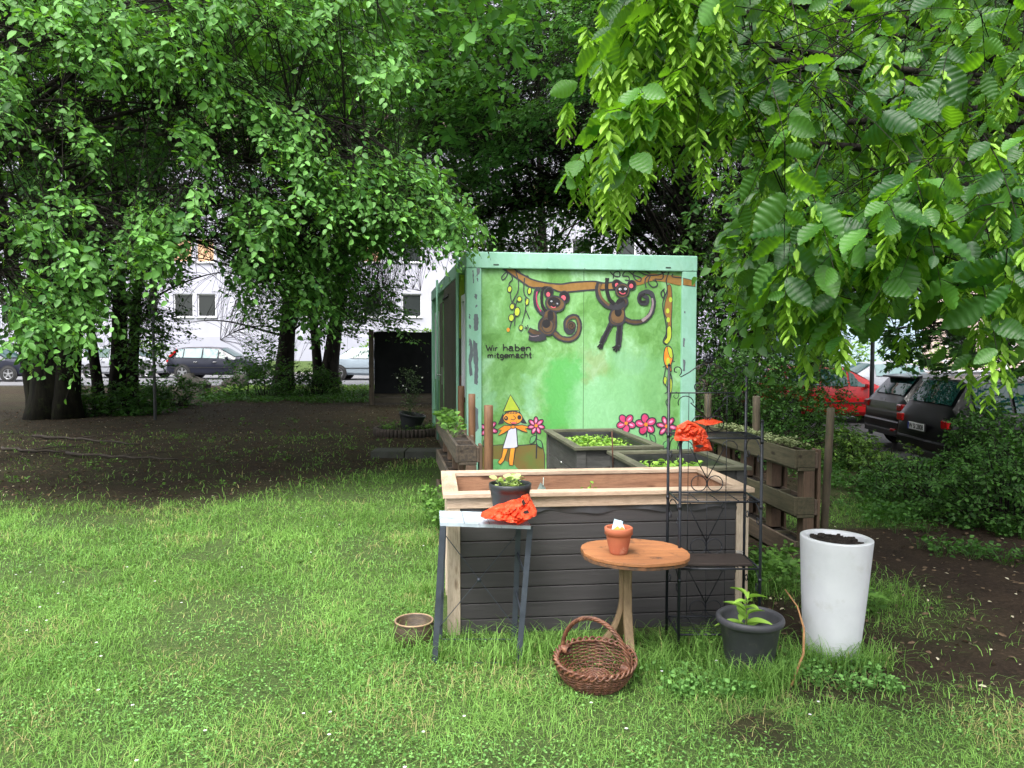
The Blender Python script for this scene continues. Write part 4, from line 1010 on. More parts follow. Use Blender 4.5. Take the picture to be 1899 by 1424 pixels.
# ---------------------------------------------------------------- stand with a worn board top
STEEL = mat("slate_steel", (0.055, 0.065, 0.085), (0.035, 0.042, 0.058), 14, 0.45, metal=0.3)
def onplane(px, py, z): return gz(px, py, z)
stand = empty("metal_stand", (at(900, 1200, 3.72).x, 3.72, 0), 0, "grey metal stand with a worn white board top, left in front of the new bed", "stand")
so = Vector((stand.location.x, 3.72, 0))
zt = 0.672
tp = [onplane(817, 969, zt), onplane(984, 975, zt), onplane(968, 951, zt), onplane(815, 947, zt)]
mb = MB()
edge = []
g = random.Random(4)
for i in range(4):
    a, b = tp[i], tp[(i + 1) % 4]
    for k in range(14): 
        q = a.lerp(b, k / 14); q += Vector((g.uniform(-0.003, 0.003), g.uniform(-0.003, 0.003), 0)); edge.append((q.x - so.x, q.y - so.y))
mb.prism(edge, zt - 0.016, zt)
WTOP = mat("flaking_white", (0.38, 0.44, 0.50), (0.26, 0.31, 0.35), 14, 0.6, c3=(0.12, 0.12, 0.12), s3=30)
top = mb.build("board_top", WTOP, stand)
mb = MB()
for k in (0.27, 0.55, 0.8):
    a, b = tp[0].lerp(tp[1], k) - so, tp[3].lerp(tp[2], k) - so
    a.z = b.z = zt + 0.0006; mb.bar(a, b, 0.002, 0.001)
mb.build("board_joint", mat("joint_grey", (0.08, 0.09, 0.1)), top)
fl0, fl1 = at(821, 972, 3.62), at(806, 1243, 3.60); fr0, fr1 = at(983, 978, 3.63), at(961, 1243, 3.60)
rl0, rl1 = at(824, 968, 3.86), at(815, 1205, 3.87); rr0, rr1 = at(962, 972, 3.86), at(953, 1205, 3.87)
L = {}
for k, (a, b) in {"a": (fl0, fl1), "b": (fr0, fr1), "c": (rl0, rl1), "d": (rr0, rr1)}.items():
    a = a - so; b = b - so; b.z = 0.0; a.z = zt - 0.017
    mb = MB(); d = (b - a).normalized()
    mb.bar(a, b, 0.026, 0.004, (0, 1, 0)); off = Vector((0.0125 if k in "bd" else -0.0125, 0.0135, 0)); mb.bar(a + off, b + off, 0.004, 0.022, (0, 1, 0))
    mb.build("leg", STEEL, stand); L[k] = (a, b)
def lp(k, t): return L[k][0].lerp(L[k][1], t)
mb = MB()
for (p, q) in ((lp("c", 0.13), lp("d", 0.86)), (lp("d", 0.13), lp("c", 0.86))): mb.bar(p + Vector((0, -0.004, 0)), q + Vector((0, -0.009, 0)), 0.008, 0.003)
mb.lathe([(0, -0.004), (0.011, -0.004), (0.011, 0.004), (0, 0.004)], (lp("c", 0.495) + lp("d", 0.495)) / 2 + Vector((0, -0.012, 0)), 12, M=Matrix.Rotation(R(90), 3, 'X'))
mb.build("cross_brace", STEEL, stand)
for t0, t1 in ((0.30, 0.36), (0.60, 0.66)):
    for (f, r_) in (("a", "c"), ("b", "d")):
        mb = MB(); mb.bar(lp(f, t1), lp(r_, t0), 0.022, 0.004, (1, 0, 0)); mb.build("shelf_bracket", STEEL, stand)
mb = MB(); mb.bar(lp("c", 0.97), lp("d", 0.97), 0.012, 0.004); mb.bar(lp("a", 0.985), lp("b", 0.985), 0.012, 0.004); mb.build("foot_rail", STEEL, stand)
# plastic pot with lettuce on the stand
PLB = mat("black_plastic", (0.022, 0.025, 0.03), (0.03, 0.033, 0.038), 10, 0.4)
def pot(name, c, r0, r1, h, wall, m, label, rimh=0.02, rimw=0.006, soil=None, cat="pot", soilz=0.8, M=None, rot=None, lip=None):
    root = empty(name, c, 0, label, cat, rot=rot)
    pr = [(0, 0), (r0 * 0.96, 0), (r0, 0.004)]
    for k in range(1, 9): t = k / 9; pr.append((r0 + (r1 - rimw - r0) * t, (h - rimh) * t))
    pr += [(r1 - rimw, h - rimh), (r1, h - rimh + 0.002), (r1 + 0.001, h - 0.003), (r1 - 0.002, h), (r1 - rimw - wall + 0.002, h), (r1 - rimw - wall, h - 0.004), (r0 + (r1 - rimw - r0) * 0.5 - wall, h * 0.5), (r0 - wall, 0.01), (0, 0.01)]
    mb = MB(); mb.lathe(pr, n=48); mb.build("pot_body", m, root)
    zs = h * soilz; rs = r0 + (r1 - rimw - r0) * soilz - wall
    mb = MB(); bumpy_disc(mb, (0, 0, zs), rs, rs, 0.005, 14); mb.build("soil", soil or SOIL, root)
    return root
pc = onplane(946, 948, zt); p0 = Vector((at(946, 905, 3.78).x, 3.78, zt + 0.001))
pot("plant_pot", p0, 0.078, 0.104, 0.165, 0.003, PLB, "black plastic pot of lettuce on the metal stand, behind the orange bag", 0.032, 0.005)
rosettes("lettuce", [(p0.x - 0.03, p0.y - 0.01, zt + 0.135), (p0.x + 0.01, p0.y + 0.03, zt + 0.135), (p0.x + 0.035, p0.y, zt + 0.135)], 0.045, 12, 0.042, leafmat("pale_lettuce", (0.22, 0.34, 0.08), (0.45, 0.55, 0.20), (0.35, 0.5, 0.1), 0.3), 0.055, 21, "pale green lettuce in the black pot on the stand", "lettuce", wide=0.9)
# ---------------------------------------------------------------- orange bags
BAGM, nt_, n_, l_, b_ = _new("orange_bag_film")
tq_ = _noise(n_, l_, 30, 5, 0.7); rq_ = _ramp(n_, [(0.35, (0.58, 0.05, 0.018)), (0.55, (0.80, 0.10, 0.035)), (0.72, (0.88, 0.24, 0.13))]); l_.new(tq_.outputs[0], rq_.inputs[0]); l_.new(rq_.outputs[0], b_.inputs["Base Color"]); b_.inputs["Roughness"].default_value = 0.33; b_.inputs["Specular IOR Level"].default_value = 0.5
tt = n_.new("ShaderNodeBsdfTranslucent"); tt.inputs[0].default_value = (0.95, 0.12, 0.03, 1)
mm = n_.new("ShaderNodeMixShader"); mm.inputs[0].default_value = 0.3
l_.new(b_.outputs[0], mm.inputs[1]); l_.new(tt.outputs[0], mm.inputs[2]); l_.new(mm.outputs[0], n_["Material Output"].inputs[0])
t_ = _noise(n_, l_, 22, 5, 0.6); bp_ = n_.new("ShaderNodeBump"); bp_.inputs["Strength"].default_value = 0.8; bp_.inputs["Distance"].default_value = 0.012
l_.new(t_.outputs[0], bp_.inputs["Height"]); l_.new(bp_.outputs[0], b_.inputs["Normal"])
BAGK = mat("bag_print_black", (0.02, 0.015, 0.015), (0.03, 0.02, 0.02), 20, 0.4)
def crumpled(outline, depth, bulge, fold, seed, label, holes=(), lean=None, mats=None):
    """outline in photo pixels at given depths -> a closed film bag with front and back skins, swelling in the middle, folded"""
    g = np.random.default_rng(seed)
    out = np.array([(p[0], p[1]) for p in outline], dtype=float)
    dp = np.array([p[2] if len(p) > 2 else depth for p in outline], dtype=float)
    n = 84
    th = np.linspace(0, len(out), n, endpoint=False)
    def samp(t, a):
        i = np.floor(t).astype(int) % len(a); f = t - np.floor(t); return a[i] * (1 - f)[:, None] + a[(i + 1) % len(a)] * f[:, None]
    ring = samp(th, out); rd = samp(th, dp[:, None])[:, 0]
    cen = out.mean(0); cd = dp.mean()
    K = 22; V = []; idx = {}
    for side in (0, 1):
        for k in range(K + 1):
            q = k / K
            pxy = cen + (ring - cen) * q; dd = cd + (rd - cd) * q
            W = at_np(pxy[:, 0], pxy[:, 1], dd)
            a1 = vnoise(pxy[:, 0] + seed * 31, pxy[:, 1], 17, seed); a2 = vnoise(pxy[:, 0] + pxy[:, 1] * 0.8, pxy[:, 1] - pxy[:, 0] * 0.5, 9, seed + 5); a3 = vnoise(pxy[:, 0] - pxy[:, 1] * 0.6, pxy[:, 1] * 1.3, 5, seed + 9)
            ridges = (1.2 * np.abs(a1 - 0.5) + 0.8 * np.abs(a2 - 0.5) + 0.5 * np.abs(a3 - 0.5)) * fold * (1 if side == 0 else 0.4)
            sw = bulge * math.sqrt(max(0, 1 - q * q))
            W[:, 1] += (-1 if side == 0 else 0.35) * (sw + ridges * (1 - q ** 6) * 2)
            V.append(W)
    V = np.concatenate(V)
    fs = []
    for side in (0, 1):
        b0 = side * (K + 1) * n
        for k in range(K):
            for i in range(n):
                j = (i + 1) % n; f = (b0 + k * n + i, b0 + k * n + j, b0 + (k + 1) * n + j, b0 + (k + 1) * n + i)
                fs.append(f if side == 0 else f[::-1])
    mb = MB(); mb.add([tuple(v) for v in V], fs, False)
    c = V.mean(0)
    root = mb.build("plastic_bag", BAGM, label=label, cat="bag", group="orange plastic bags")
    if holes:
        mb = MB()
        for (poly, dy) in holes:
            Q = [at(p[0], p[1], depth + dy) for p in poly]
            tr = tessellate_polygon([Q]); mb.add(Q, [tuple(t) for t in tr])
        mb.build("bag_print", BAGK, root)
    return root
crumpled([(891, 957, 3.62), (893, 950, 3.66), (931, 931, 3.72), (967, 909, 3.78), (978, 903, 3.80), (985, 925, 3.74), (996, 947, 3.66), (995, 955, 3.63), (962, 973, 3.59), (958, 970, 3.59), (935, 966, 3.60), (910, 962, 3.60)], 3.68, 0.045, 0.05, 3, "large crumpled orange bag lying on the metal stand",
         holes=[([(967, 930), (971, 925), (975, 934), (970, 938)], -0.11), ([(969, 951), (973, 947), (979, 946), (982, 952), (975, 953)], -0.115), ([(948, 948), (958, 942), (956, 946)], -0.115)])
# ---------------------------------------------------------------- little round table
TOPM = woodmat("weathered_orange_ply", (0.48, 0.20, 0.075), (0.32, 0.13, 0.055), 0, 4, 0.6, moss=(0.08, 0.045, 0.03), bump=0.2)
EDG = mat("ply_edge", (0.16, 0.07, 0.03), (0.05, 0.035, 0.025), 30, 0.9)
tz = 0.53
tloc = Vector((at(1160, 1200, 3.72).x, 3.72, 0))
table = empty("side_table", tloc, 0, "small round table with a splitting orange plywood top in front of the new bed", "table")
def c3(x, y): return 1000 + x / 3.029, 830 + y / 3.029
pts = [(233, 560), (240, 545), (270, 530), (320, 521), (380, 515), (460, 511), (540, 510), (620, 518), (700, 528), (755, 541), (800, 560), (830, 578), (847, 598), (846, 618), (820, 634), (760, 645), (680, 652), (600, 656), (520, 652), (440, 645), (370, 633), (300, 615), (255, 592)]
po = [onplane(*c3(*p), tz) - tloc for p in pts]
mb = MB(); mb.prism([(p.x, p.y) for p in po], tz - 0.016, tz); tt_ = mb.build("table_top", TOPM, table, bevel=0.002)
mb = MB(); cc = sum(po, Vector()) / len(po)
mb.prism([(cc.x + (p.x - cc.x) * 0.985 - 0.004, cc.y + (p.y - cc.y) * 0.985) for p in po], tz - 0.033, tz - 0.018); mb.build("lower_board", EDG, table, bevel=0.002)
mb = MB(); vs = []; fs = []; N = 60
for i in range(N + 1):
    t = i / N; q = onplane(*c3(640 + 180 * t, 668 - 24 * t), tz - 0.033) - tloc
    z = tz - 0.045 + 0.010 * math.sin(t * 26)
    vs += [(q.x, q.y + 0.01, tz - 0.034), (q.x + 0.0, q.y - 0.004, z)]
for i in range(N): fs.append((2 * i, 2 * i + 2, 2 * i + 3, 2 * i + 1))
mb.add(vs, fs, True); mb.build("wavy_veneer", mat("peeling_veneer", (0.55, 0.26, 0.17), (0.4, 0.18, 0.11), 12, 0.7), table)
LEGM = woodmat("bent_beech", (0.30, 0.21, 0.12), (0.20, 0.135, 0.075), 2, 5, 0.6)
mb = MB(); mb.bb(-0.10, 0.06, -0.07, 0.07, tz - 0.055, tz - 0.034); mb.build("mounting_plate", mat("dark_plate", (0.03, 0.025, 0.02)), table, bevel=0.003)
def bent(pts, w, h):
    mb = MB(); P = [Vector(p) for p in pts]; Q = []
    for i in range(len(P) - 1):
        p1, p2 = P[i], P[i + 1]; p0 = P[i - 1] if i else p1 * 2 - p2; p3 = P[i + 2] if i + 2 < len(P) else p2 * 2 - p1
        for k in range(8):
            t = k / 8; Q.append(0.5 * ((2 * p1) + (p2 - p0) * t + (2 * p0 - 5 * p1 + 4 * p2 - p3) * t * t + (3 * p1 - p0 - 3 * p2 + p3) * t ** 3))
    Q.append(P[-1]); vs = []; fs = []
    for i, q in enumerate(Q):
        d = (Q[min(i + 1, len(Q) - 1)] - Q[max(i - 1, 0)]).normalized()
        out = Vector((q.x, q.y, 0)); out = out.normalized() if out.length > 0.03 else Vector((P[-1].x, P[-1].y, 0)).normalized()
        s = out.cross(Vector((0, 0, 1))).normalized(); nn = s.cross(d).normalized()
        for (a, b) in ((-1, -1), (1, -1), (1, 1), (-1, 1)): vs.append(q + s * a * w / 2 + nn * b * h / 2)
    for i in range(len(Q) - 1):
        for k in range(4): fs.append((i * 4 + k, i * 4 + (k + 1) % 4, (i + 1) * 4 + (k + 1) % 4, (i + 1) * 4 + k))
    fs += [(0, 1, 2, 3), tuple(len(vs) - 4 + k for k in (3, 2, 1, 0))]
    mb.add(vs, fs); return mb
for (dx, dy) in ((-0.17, 0.02), (0.015, -0.10), (-0.03, 0.16)):
    dv = Vector((dx, dy, 0)); u = dv.normalized() * 0.021
    bent([u + Vector((0, 0, tz - 0.055)), u + Vector((0, 0, 0.36)), u * 1.15 + Vector((0, 0, 0.24)), u * 1.4 + dv * 0.22 + Vector((0, 0, 0.12)), dv * 0.95 + Vector((0, 0, 0.0))], 0.042, 0.026).build("leg", LEGM, table, bevel=0.004, normals=True)
# terracotta pot of seed packets on the table
TC = mat("terracotta", (0.42, 0.12, 0.055), (0.34, 0.09, 0.045), 9, 0.8, c3=(0.45, 0.22, 0.14), s3=14)
tq = onplane(1147, 1026, tz)
tpot = pot("terracotta_pot", (tq.x, tq.y, tz + 0.001), 0.041, 0.066, 0.125, 0.006, TC, "small terracotta pot of seed packets on the round table", 0.034, 0.005, soilz=0.62)
g = random.Random(3)
for k, (dx, dy, rz, cl, lab) in enumerate(((-0.02, 0.0, 0.3, (0.55, 0.72, 0.85), "pale blue seed packet sticking up in the terracotta pot"), (0.022, 0.01, -0.4, (0.72, 0.78, 0.82), "white seed packet at the right in the terracotta pot"), (-0.035, -0.005, 0.9, (0.75, 0.55, 0.12), "yellow seed packet at the left in the terracotta pot"), (0.035, -0.012, -0.8, (0.70, 0.45, 0.12), "ochre seed packet lowest in the terracotta pot"))):
    mb = MB(); M_ = Matrix.Rotation(rz, 3, 'Y') @ Matrix.Rotation(-0.25 + 0.1 * k, 3, 'X')
    h_ = (0.078, 0.07, 0.055, 0.05)[k]
    mb.box(Vector((0, 0, h_ / 2)), (0.042, 0.003, h_)); mb.v = [tuple(M_ @ Vector(v)) for v in mb.v]
    o = mb.build("seed_packet", mat("packet_%s" % ("blue", "white", "yellow", "ochre")[k], cl, tuple(c * 0.8 for c in cl), 60, 0.35), label=lab, cat="seed packet", group="seed packets in the terracotta pot", loc=(tq.x + dx, tq.y + dy, tz + 0.082))
# ---------------------------------------------------------------- black wire etagere
WIRE = mat("black_wire", (0.022, 0.025, 0.034), (0.012, 0.014, 0.02), 20, 0.42, metal=0.2)
rack = empty("shelf_rack", (0.815, 3.72, 0), R(0.5), "tall black wrought iron shelf rack with scrolls in front of the new bed", "shelf rack")
rw, rd = 0.395, 0.255
ztops = {"fl": 1.10, "fr": 1.145, "rl": 1.41, "rr": 1.41}
for k, (x, y) in {"fl": (0, 0), "fr": (rw, 0), "rl": (-0.005, rd), "rr": (rw, rd)}.items():
    mb = MB(); mb.tube([(x, y, 0), (x, y, ztops[k])], 0.0075, 8); mb.tube([(x, y, ztops[k]), (x, y, ztops[k] + 0.012)], [0.0095, 0.004], 8)
    for z in (0.36, 0.72, 1.04): mb.tube([(x, y, z), (x, y, z + 0.018)], 0.0095, 8)
    mb.build("post", WIRE, rack)
ZS = (0.10, 0.425, 0.755, 1.065)
WR = 0.0028
for z in ZS:
    mb = MB()
    mb.tube([(0, 0, z), (rw, 0, z)], 0.005, 6); mb.tube([(0, rd, z), (rw, rd, z)], 0.005, 6); mb.tube([(0, 0, z), (0, rd, z)], 0.005, 6); mb.tube([(rw, 0, z), (rw, rd, z)], 0.005, 6)
    for k in range(1, 7): mb.tube([(0, rd * k / 7, z + 0.002), (rw, rd * k / 7, z + 0.002)], 0.0014, 5)
    for k in range(1, 4): mb.tube([(rw * k / 4, 0, z - 0.002), (rw * k / 4, rd, z - 0.002)], 0.0025, 5)
    mb.build("shelf", WIRE, rack)
def spiral(c, r, a0, turns, y, n=26, dirn=1, shrink=0.35):
    return [(c[0] + r * (1 - (1 - shrink) * k / n) * math.cos(a0 + dirn * turns * 2 * math.pi * k / n), y, c[1] + r * (1 - (1 - shrink) * k / n) * math.sin(a0 + dirn * turns * 2 * math.pi * k / n)) for k in range(n + 1)]
zr = list(ZS) + [1.27]
for k in range(4):
    z0, z1 = zr[k], zr[k + 1]; H_ = z1 - z0; mb = MB(); y = rd
    for fx in (0.25, 0.5, 0.75): mb.tube([(rw * fx, y, z0), (rw * fx, y, z1)], 0.002, 5)
    for sx in (-1, 1):
        cx = rw * 0.5 + sx * 0.042
        mb.tube([(cx + 0.04 * math.cos(a), y, z0 + 0.045 + 0.04 * math.sin(a)) for a in [i * math.pi / 12 for i in range(25)]], WR, 5)
        mb.tube([(rw * 0.5, y, z0 + 0.07), (rw * 0.5 + sx * 0.09, y, z0 + H_ * 0.75)] + [(rw * 0.5 + sx * (0.115 + 0.04 * math.cos(a)), y, z0 + H_ * 0.75 + 0.035 * math.sin(a)) for a in [math.pi - i * math.pi / 8 for i in range(0, 10)]], WR, 5)
    mb.build("back_grille", WIRE, rack)
    if k < 4:
        for x in (0, rw):
            mb = MB(); zz = ZS[k]
            arc = [(x, rd / 2 - rd / 2 * math.cos(a) * 0.95, zz - 0.09 + 0.075 * math.sin(a)) for a in [i * math.pi / 14 for i in range(15)]]
            mb.tube(arc, WR, 5)
            for s_ in (-1, 1):
                c_ = rd / 2 + s_ * rd * 0.32
                mb.tube([(x, c_ + s_ * 0.026 * (1 - i / 26) * math.cos(i * 0.33), zz - 0.10 - 0.026 * (1 - i / 26) * math.sin(i * 0.33)) for i in range(20)], WR, 5)
            if ZS[k] > 0.2: mb.build("side_scroll", WIRE, rack)
mb = MB(); y = rd
mb.tube([(0, y, 1.27), (rw, y, 1.27)], 0.004, 6)
cxm = rw / 2
for s_ in (-1, 1):
    P = spiral((cxm + s_ * (cxm - 0.035), 1.385), 0.028, math.radians(300 if s_ < 0 else 240), 0.95, y, dirn=(1 if s_ < 0 else -1), shrink=0.25)[::-1]
    P += [(cxm + s_ * (cxm - 0.055), y, 1.352), (cxm + s_ * 0.10, y, 1.375), (cxm + s_ * 0.05, y, 1.41), (cxm + s_ * 0.022, y, 1.42), (cxm + s_ * 0.006, y, 1.40)]
    mb.tube(P, 0.003, 6)
    mb.tube(spiral((cxm + s_ * 0.05, 1.305), 0.036, math.radians(90), 1.2, y, dirn=s_, shrink=0.3), 0.003, 6)
    mb.tube([(cxm + s_ * 0.05, y, 1.341), (cxm + s_ * 0.01, y, 1.37), (cxm, y, 1.42)], 0.003, 6)
    mb.tube(spiral((cxm + s_ * (cxm - 0.03), 1.255), 0.02, math.radians(90), 0.9, y, dirn=s_), 0.002, 5)
mb.build("crown_scroll", WIRE, rack)
mb = MB()
for k in range(9):
    a = k * 2 * math.pi / 9
    mb.lathe([(0, -0.004), (0.013, -0.002), (0.013, 0.002), (0, 0.004)], (cxm + 0.017 * math.cos(a), y, 1.448 + 0.017 * math.sin(a)), 8, M=Matrix.Rotation(R(90), 3, 'X'))
mb.lathe([(0, -0.008), (0.011, -0.006), (0.011, 0.006), (0, 0.008)], (cxm, y, 1.448), 10, M=Matrix.Rotation(R(90), 3, 'X')); mb.build("rosette", WIRE, rack)
mb = MB(); mb.bb(0.02, 0.37, 0.03, 0.22, ZS[1] + 0.0045, ZS[1] + 0.018); mb.build("shelf_board", woodmat("dark_shelf_board", (0.035, 0.022, 0.018), (0.02, 0.014, 0.012), 0, 5), rack, bevel=0.003)
mb = MB()
for k in range(5): mb.tube([(rw + 0.017 * math.cos(a) - 0.03, rd - 0.02 + 0.014 * math.sin(a), 0.40 + k * 0.012) for a in [i * math.pi / 8 for i in range(17)]], 0.0025, 5)
mb.build("cord_wrap", mat("grey_cord", (0.3, 0.29, 0.27)), rack)
crumpled([(1250, 812, 3.72), (1255, 790, 3.70), (1275, 779, 3.72), (1291, 785, 3.74), (1308, 797, 3.74), (1314, 812, 3.74), (1322, 836, 3.74), (1300, 837, 3.72), (1287, 839, 3.72), (1285, 822, 3.71), (1278, 804, 3.70), (1268, 818, 3.69), (1252, 817, 3.70)], 3.71, 0.012, 0.03, 8, "orange bag hung over the front left pole of the iron rack",
         holes=[([(1287, 827), (1298, 824), (1306, 827), (1298, 831)], -0.045)])
crumpled([(1285, 782, 3.98), (1305, 777, 4.0), (1320, 776, 4.02), (1341, 782, 3.98), (1326, 787, 3.92), (1308, 789, 3.9)], 3.95, 0.012, 0.02, 9, "flat orange bag lying on the top shelf of the iron rack")
# ---------------------------------------------------------------- pots on the grass
p = Vector((1.11, 3.55, 0))
GP = mat("anthracite_plastic", (0.055, 0.055, 0.066), (0.038, 0.038, 0.045), 8, 0.5, c3=(0.085, 0.08, 0.08), s3=12, bump=0.05)
root = empty("plant_pot", p, 0, "round anthracite plastic pot with a young plant, at the right foot of the rack", "pot")
pr = [(0, 0), (0.10, 0), (0.105, 0.01), (0.135, 0.235)]
for a in range(0, 11): t = math.radians(-90 + a * 24); pr.append((0.143 + 0.013 * math.cos(t), 0.262 + 0.02 * math.sin(t)))
pr += [(0.128, 0.262), (0.118, 0.12), (0, 0.12)]
pr = [(a, b * 0.92) for a, b in pr]
mb = MB(); mb.lathe(pr, n=56); mb.build("pot_body", GP, root)
mb = MB(); bumpy_disc(mb, (0, 0, 0.155), 0.120, 0.120, 0.008, 16, seed=6); mb.build("soil", SOIL, root)
def stem_plant(name, c, h, n, L, m, label, cat, seed, lean=(0, 0), wide=0.36, droop=0.5):
    g = np.random.default_rng(seed); c = np.array(c, dtype=float)
    t = np.linspace(0.15, 1.0, n); P = c + np.stack([lean[0] * t, lean[1] * t, h * t], -1)
    a = np.arange(n) * 2.4 + g.uniform(0, 1); D = np.stack([np.cos(a), np.sin(a), 0.7 - droop * g.random(n)], -1)
    LL = L * (1.1 - 0.5 * t) * g.uniform(0.8, 1.2, n)
    V, Fs = quadleaves(P, D, np.array([0, 0, 1.0]) + 0.2 * g.normal(size=P.shape), LL, LL * wide * 1.0, grid_leaf(8, 2, fold=0.3, curl=0.35))
    root = npmesh(name, V, Fs, m, tint=np.repeat(g.uniform(0.3, 1, n), len(V) // n), label=label, cat=cat)
    mb = MB(); mb.tube([tuple(c)] + [tuple(P[k]) for k in range(0, n, 2)], [0.004] + [0.0035] * len(range(0, n, 2)), 6); mb.build("stem", mat("plant_stem", (0.10, 0.16, 0.05), (0.14, 0.09, 0.05), 20), root)
    return root
stem_plant("young_plant", (1.095, 3.55, 0.15), 0.21, 13, 0.13, LP, "young plant with long pointed leaves in the anthracite pot", "plant", 5, (0.0, 0.01))
# tall white planter
WP = mat("white_glazed_planter", (0.64, 0.65, 0.69), (0.56, 0.57, 0.61), 4, 0.45, bump=0.03, c3=(0.55, 0.555, 0.57), s3=7)
wroot = empty("tall_planter", (at(1541, 1200, 3.74).x, 3.74, 0), 0, "tall white tapered planter standing right of the beds", "planter", rot=(0, R(1.6), 0))
pr = [(0, 0), (0.118, 0), (0.126, 0.008)] + [(0.126 + 0.042 * (k / 12) ** 0.8, 0.572 * k / 12) for k in range(1, 13)]
pr += [(0.1675, 0.578), (0.163, 0.580), (0.141, 0.578), (0.137, 0.572), (0.13, 0.5), (0, 0.5)]
mb = MB(); mb.lathe(pr, n=72); mb.build("planter_body", WP, wroot)
mb = MB(); bumpy_disc(mb, (0.0, 0, 0.535), 0.133, 0.133, 0.014, 22, seed=8)
g = random.Random(9)
for _ in range(260):
    a, q = g.uniform(0, 6.28), 0.12 * math.sqrt(g.random()); mb.box((q * math.cos(a), q * math.sin(a), 0.548 + g.uniform(0, 0.016)), (g.uniform(.006, .018),) * 3, Matrix.Rotation(a, 3, 'X'))
mb.build("soil", SOIL, wroot)
# brown glazed bowl pot
BG = mat("brown_glaze", (0.085, 0.058, 0.03), (0.035, 0.026, 0.018), 14, 0.55, stretch=(1, 1, 6), bump=0.4)
br = empty("glazed_pot", (-0.497, 3.86, 0), 0, "low ribbed brown glazed pot on the lawn beside the metal stand", "pot")
pr = [(0, 0.0), (0.085, 0.0)]
for k in range(13): z = 0.005 + 0.105 * k / 12; pr.append((0.088 + 0.013 * math.sin(math.pi * min(1, k / 12 * 0.8)) + (0.0025 if k % 2 else 0), z))
pr += [(0.100, 0.118), (0.098, 0.124), (0.090, 0.124), (0.087, 0.118), (0.083, 0.02), (0, 0.02)]
mb = MB(); mb.lathe(pr, n=48); mb.build("pot_body", BG, br)
mb = MB(); mb.lathe([(0.0985, 0.119), (0.0995, 0.1235), (0.0945, 0.1265), (0.0895, 0.1235), (0.089, 0.119)], n=48); mb.build("rim", mat("bare_clay_rim", (0.30, 0.21, 0.12), (0.2, 0.13, 0.08), 20, 0.8), br)
mb = MB(); bumpy_disc(mb, (0, 0, 0.04), 0.083, 0.083, 0.005, 12, seed=8); mb.build("soil", SOIL, br)
# wicker basket
WK = mat("brown_wicker", (0.16, 0.062, 0.032), (0.075, 0.030, 0.018), 25, 0.5, c3=(0.30, 0.15, 0.085), s3=22)
bk = empty("wicker_basket", (0.372, 3.41, 0.0), 0, "round brown wicker basket with an arched handle lying on the grass", "basket", rot=(R(5), R(3), R(-36)))
def brad(z): return 0.115 + 0.058 * math.sin(min(1, z / 0.105) * math.pi / 2)
mb = MB(); NS = 26
for k in range(NS * 1):
    a = 2 * math.pi * k / NS
    mb.tube([(0.02 * math.cos(a), 0.02 * math.sin(a), 0.012), (0.09 * math.cos(a), 0.09 * math.sin(a), 0.010)] + [(brad(z) * math.cos(a), brad(z) * math.sin(a), z) for z in (0.02, 0.04, 0.06, 0.08, 0.1, 0.108)], 0.0032, 5)
for r_ in range(15):
    z = 0.014 + r_ * 0.0067; pts = []
    for k in range(NS * 4 + 1):
        a = 2 * math.pi * k / (NS * 4); w_ = math.cos(a * NS / 2 + r_ * math.pi) * 0.0045
        pts.append(((brad(z) + w_) * math.cos(a), (brad(z) + w_) * math.sin(a), z + 0.001 * math.sin(a * 5 + r_)))
    mb.tube(pts, 0.0036, 5, cap=False)
for r_ in range(12):
    rr_ = 0.012 + r_ * 0.0085; pts = []
    for k in range(53): a = 2 * math.pi * k / 52; pts.append((rr_ * math.cos(a), rr_ * math.sin(a), 0.012 + 0.003 * math.cos(a * 13 + r_ * math.pi)))
    mb.tube(pts, 0.0038, 5, cap=False)
mb.lathe([(0, 0.004), (0.112, 0.004), (0.112, 0.008), (0, 0.008)], n=32)
mb.build("woven_bowl", WK, bk)
mb = MB()
for ph in range(3):
    pts = []
    for k in range(161):
        a = 2 * math.pi * k / 160; q = a * 12 + ph * 2.094
        rr_ = brad(0.11) + 0.002 + 0.011 * math.cos(q); pts.append((rr_ * math.cos(a), rr_ * math.sin(a), 0.116 + 0.010 * math.sin(2 * q) * 0.6 + 0.006 * math.sin(q)))
    mb.tube(pts, 0.0052, 6, cap=False)
mb.build("braided_rim", WK, bk)
mb = MB()
for ph in range(4):
    pts = []
    for k in range(90):
        t = k / 89; a = math.pi * t; q = t * 42 + ph * math.pi / 2
        cx, cz = -0.172 * math.cos(a), 0.10 + 0.20 * math.sin(a)
        nx, nz = -math.cos(a), math.sin(a)
        pts.append((cx + 0.006 * math.cos(q) * nx, 0.006 * math.sin(q), cz + 0.006 * math.cos(q) * nz))
    mb.tube(pts, 0.0048, 6)
for s_ in (-1, 1):
    for k in range(6): mb.tube([(s_ * (0.16 + 0.006 * k - 0.02), 0.018 * math.cos(a), 0.112 + 0.018 * math.sin(a)) for a in [i * math.pi / 8 for i in range(17)]], 0.0042, 5)
mb.build("handle", WK, bk)
# bent cane leaning at the white planter
mb = MB(); P = [at(1467, 1278, 3.36), at(1477, 1245, 3.42), at(1490, 1212, 3.50), at(1491, 1165, 3.55), at(1479, 1125, 3.66), at(1456, 1093, 3.8)]
P[0].z = max(P[0].z, 0.005)
mb.tube(P, [0.005, 0.006, 0.006, 0.005, 0.004, 0.003], 7); mb.build("dry_cane", mat("dry_cane", (0.42, 0.22, 0.09), (0.25, 0.13, 0.06), 20, 0.8), label="bent orange brown cane leaning beside the white planter", cat="cane")
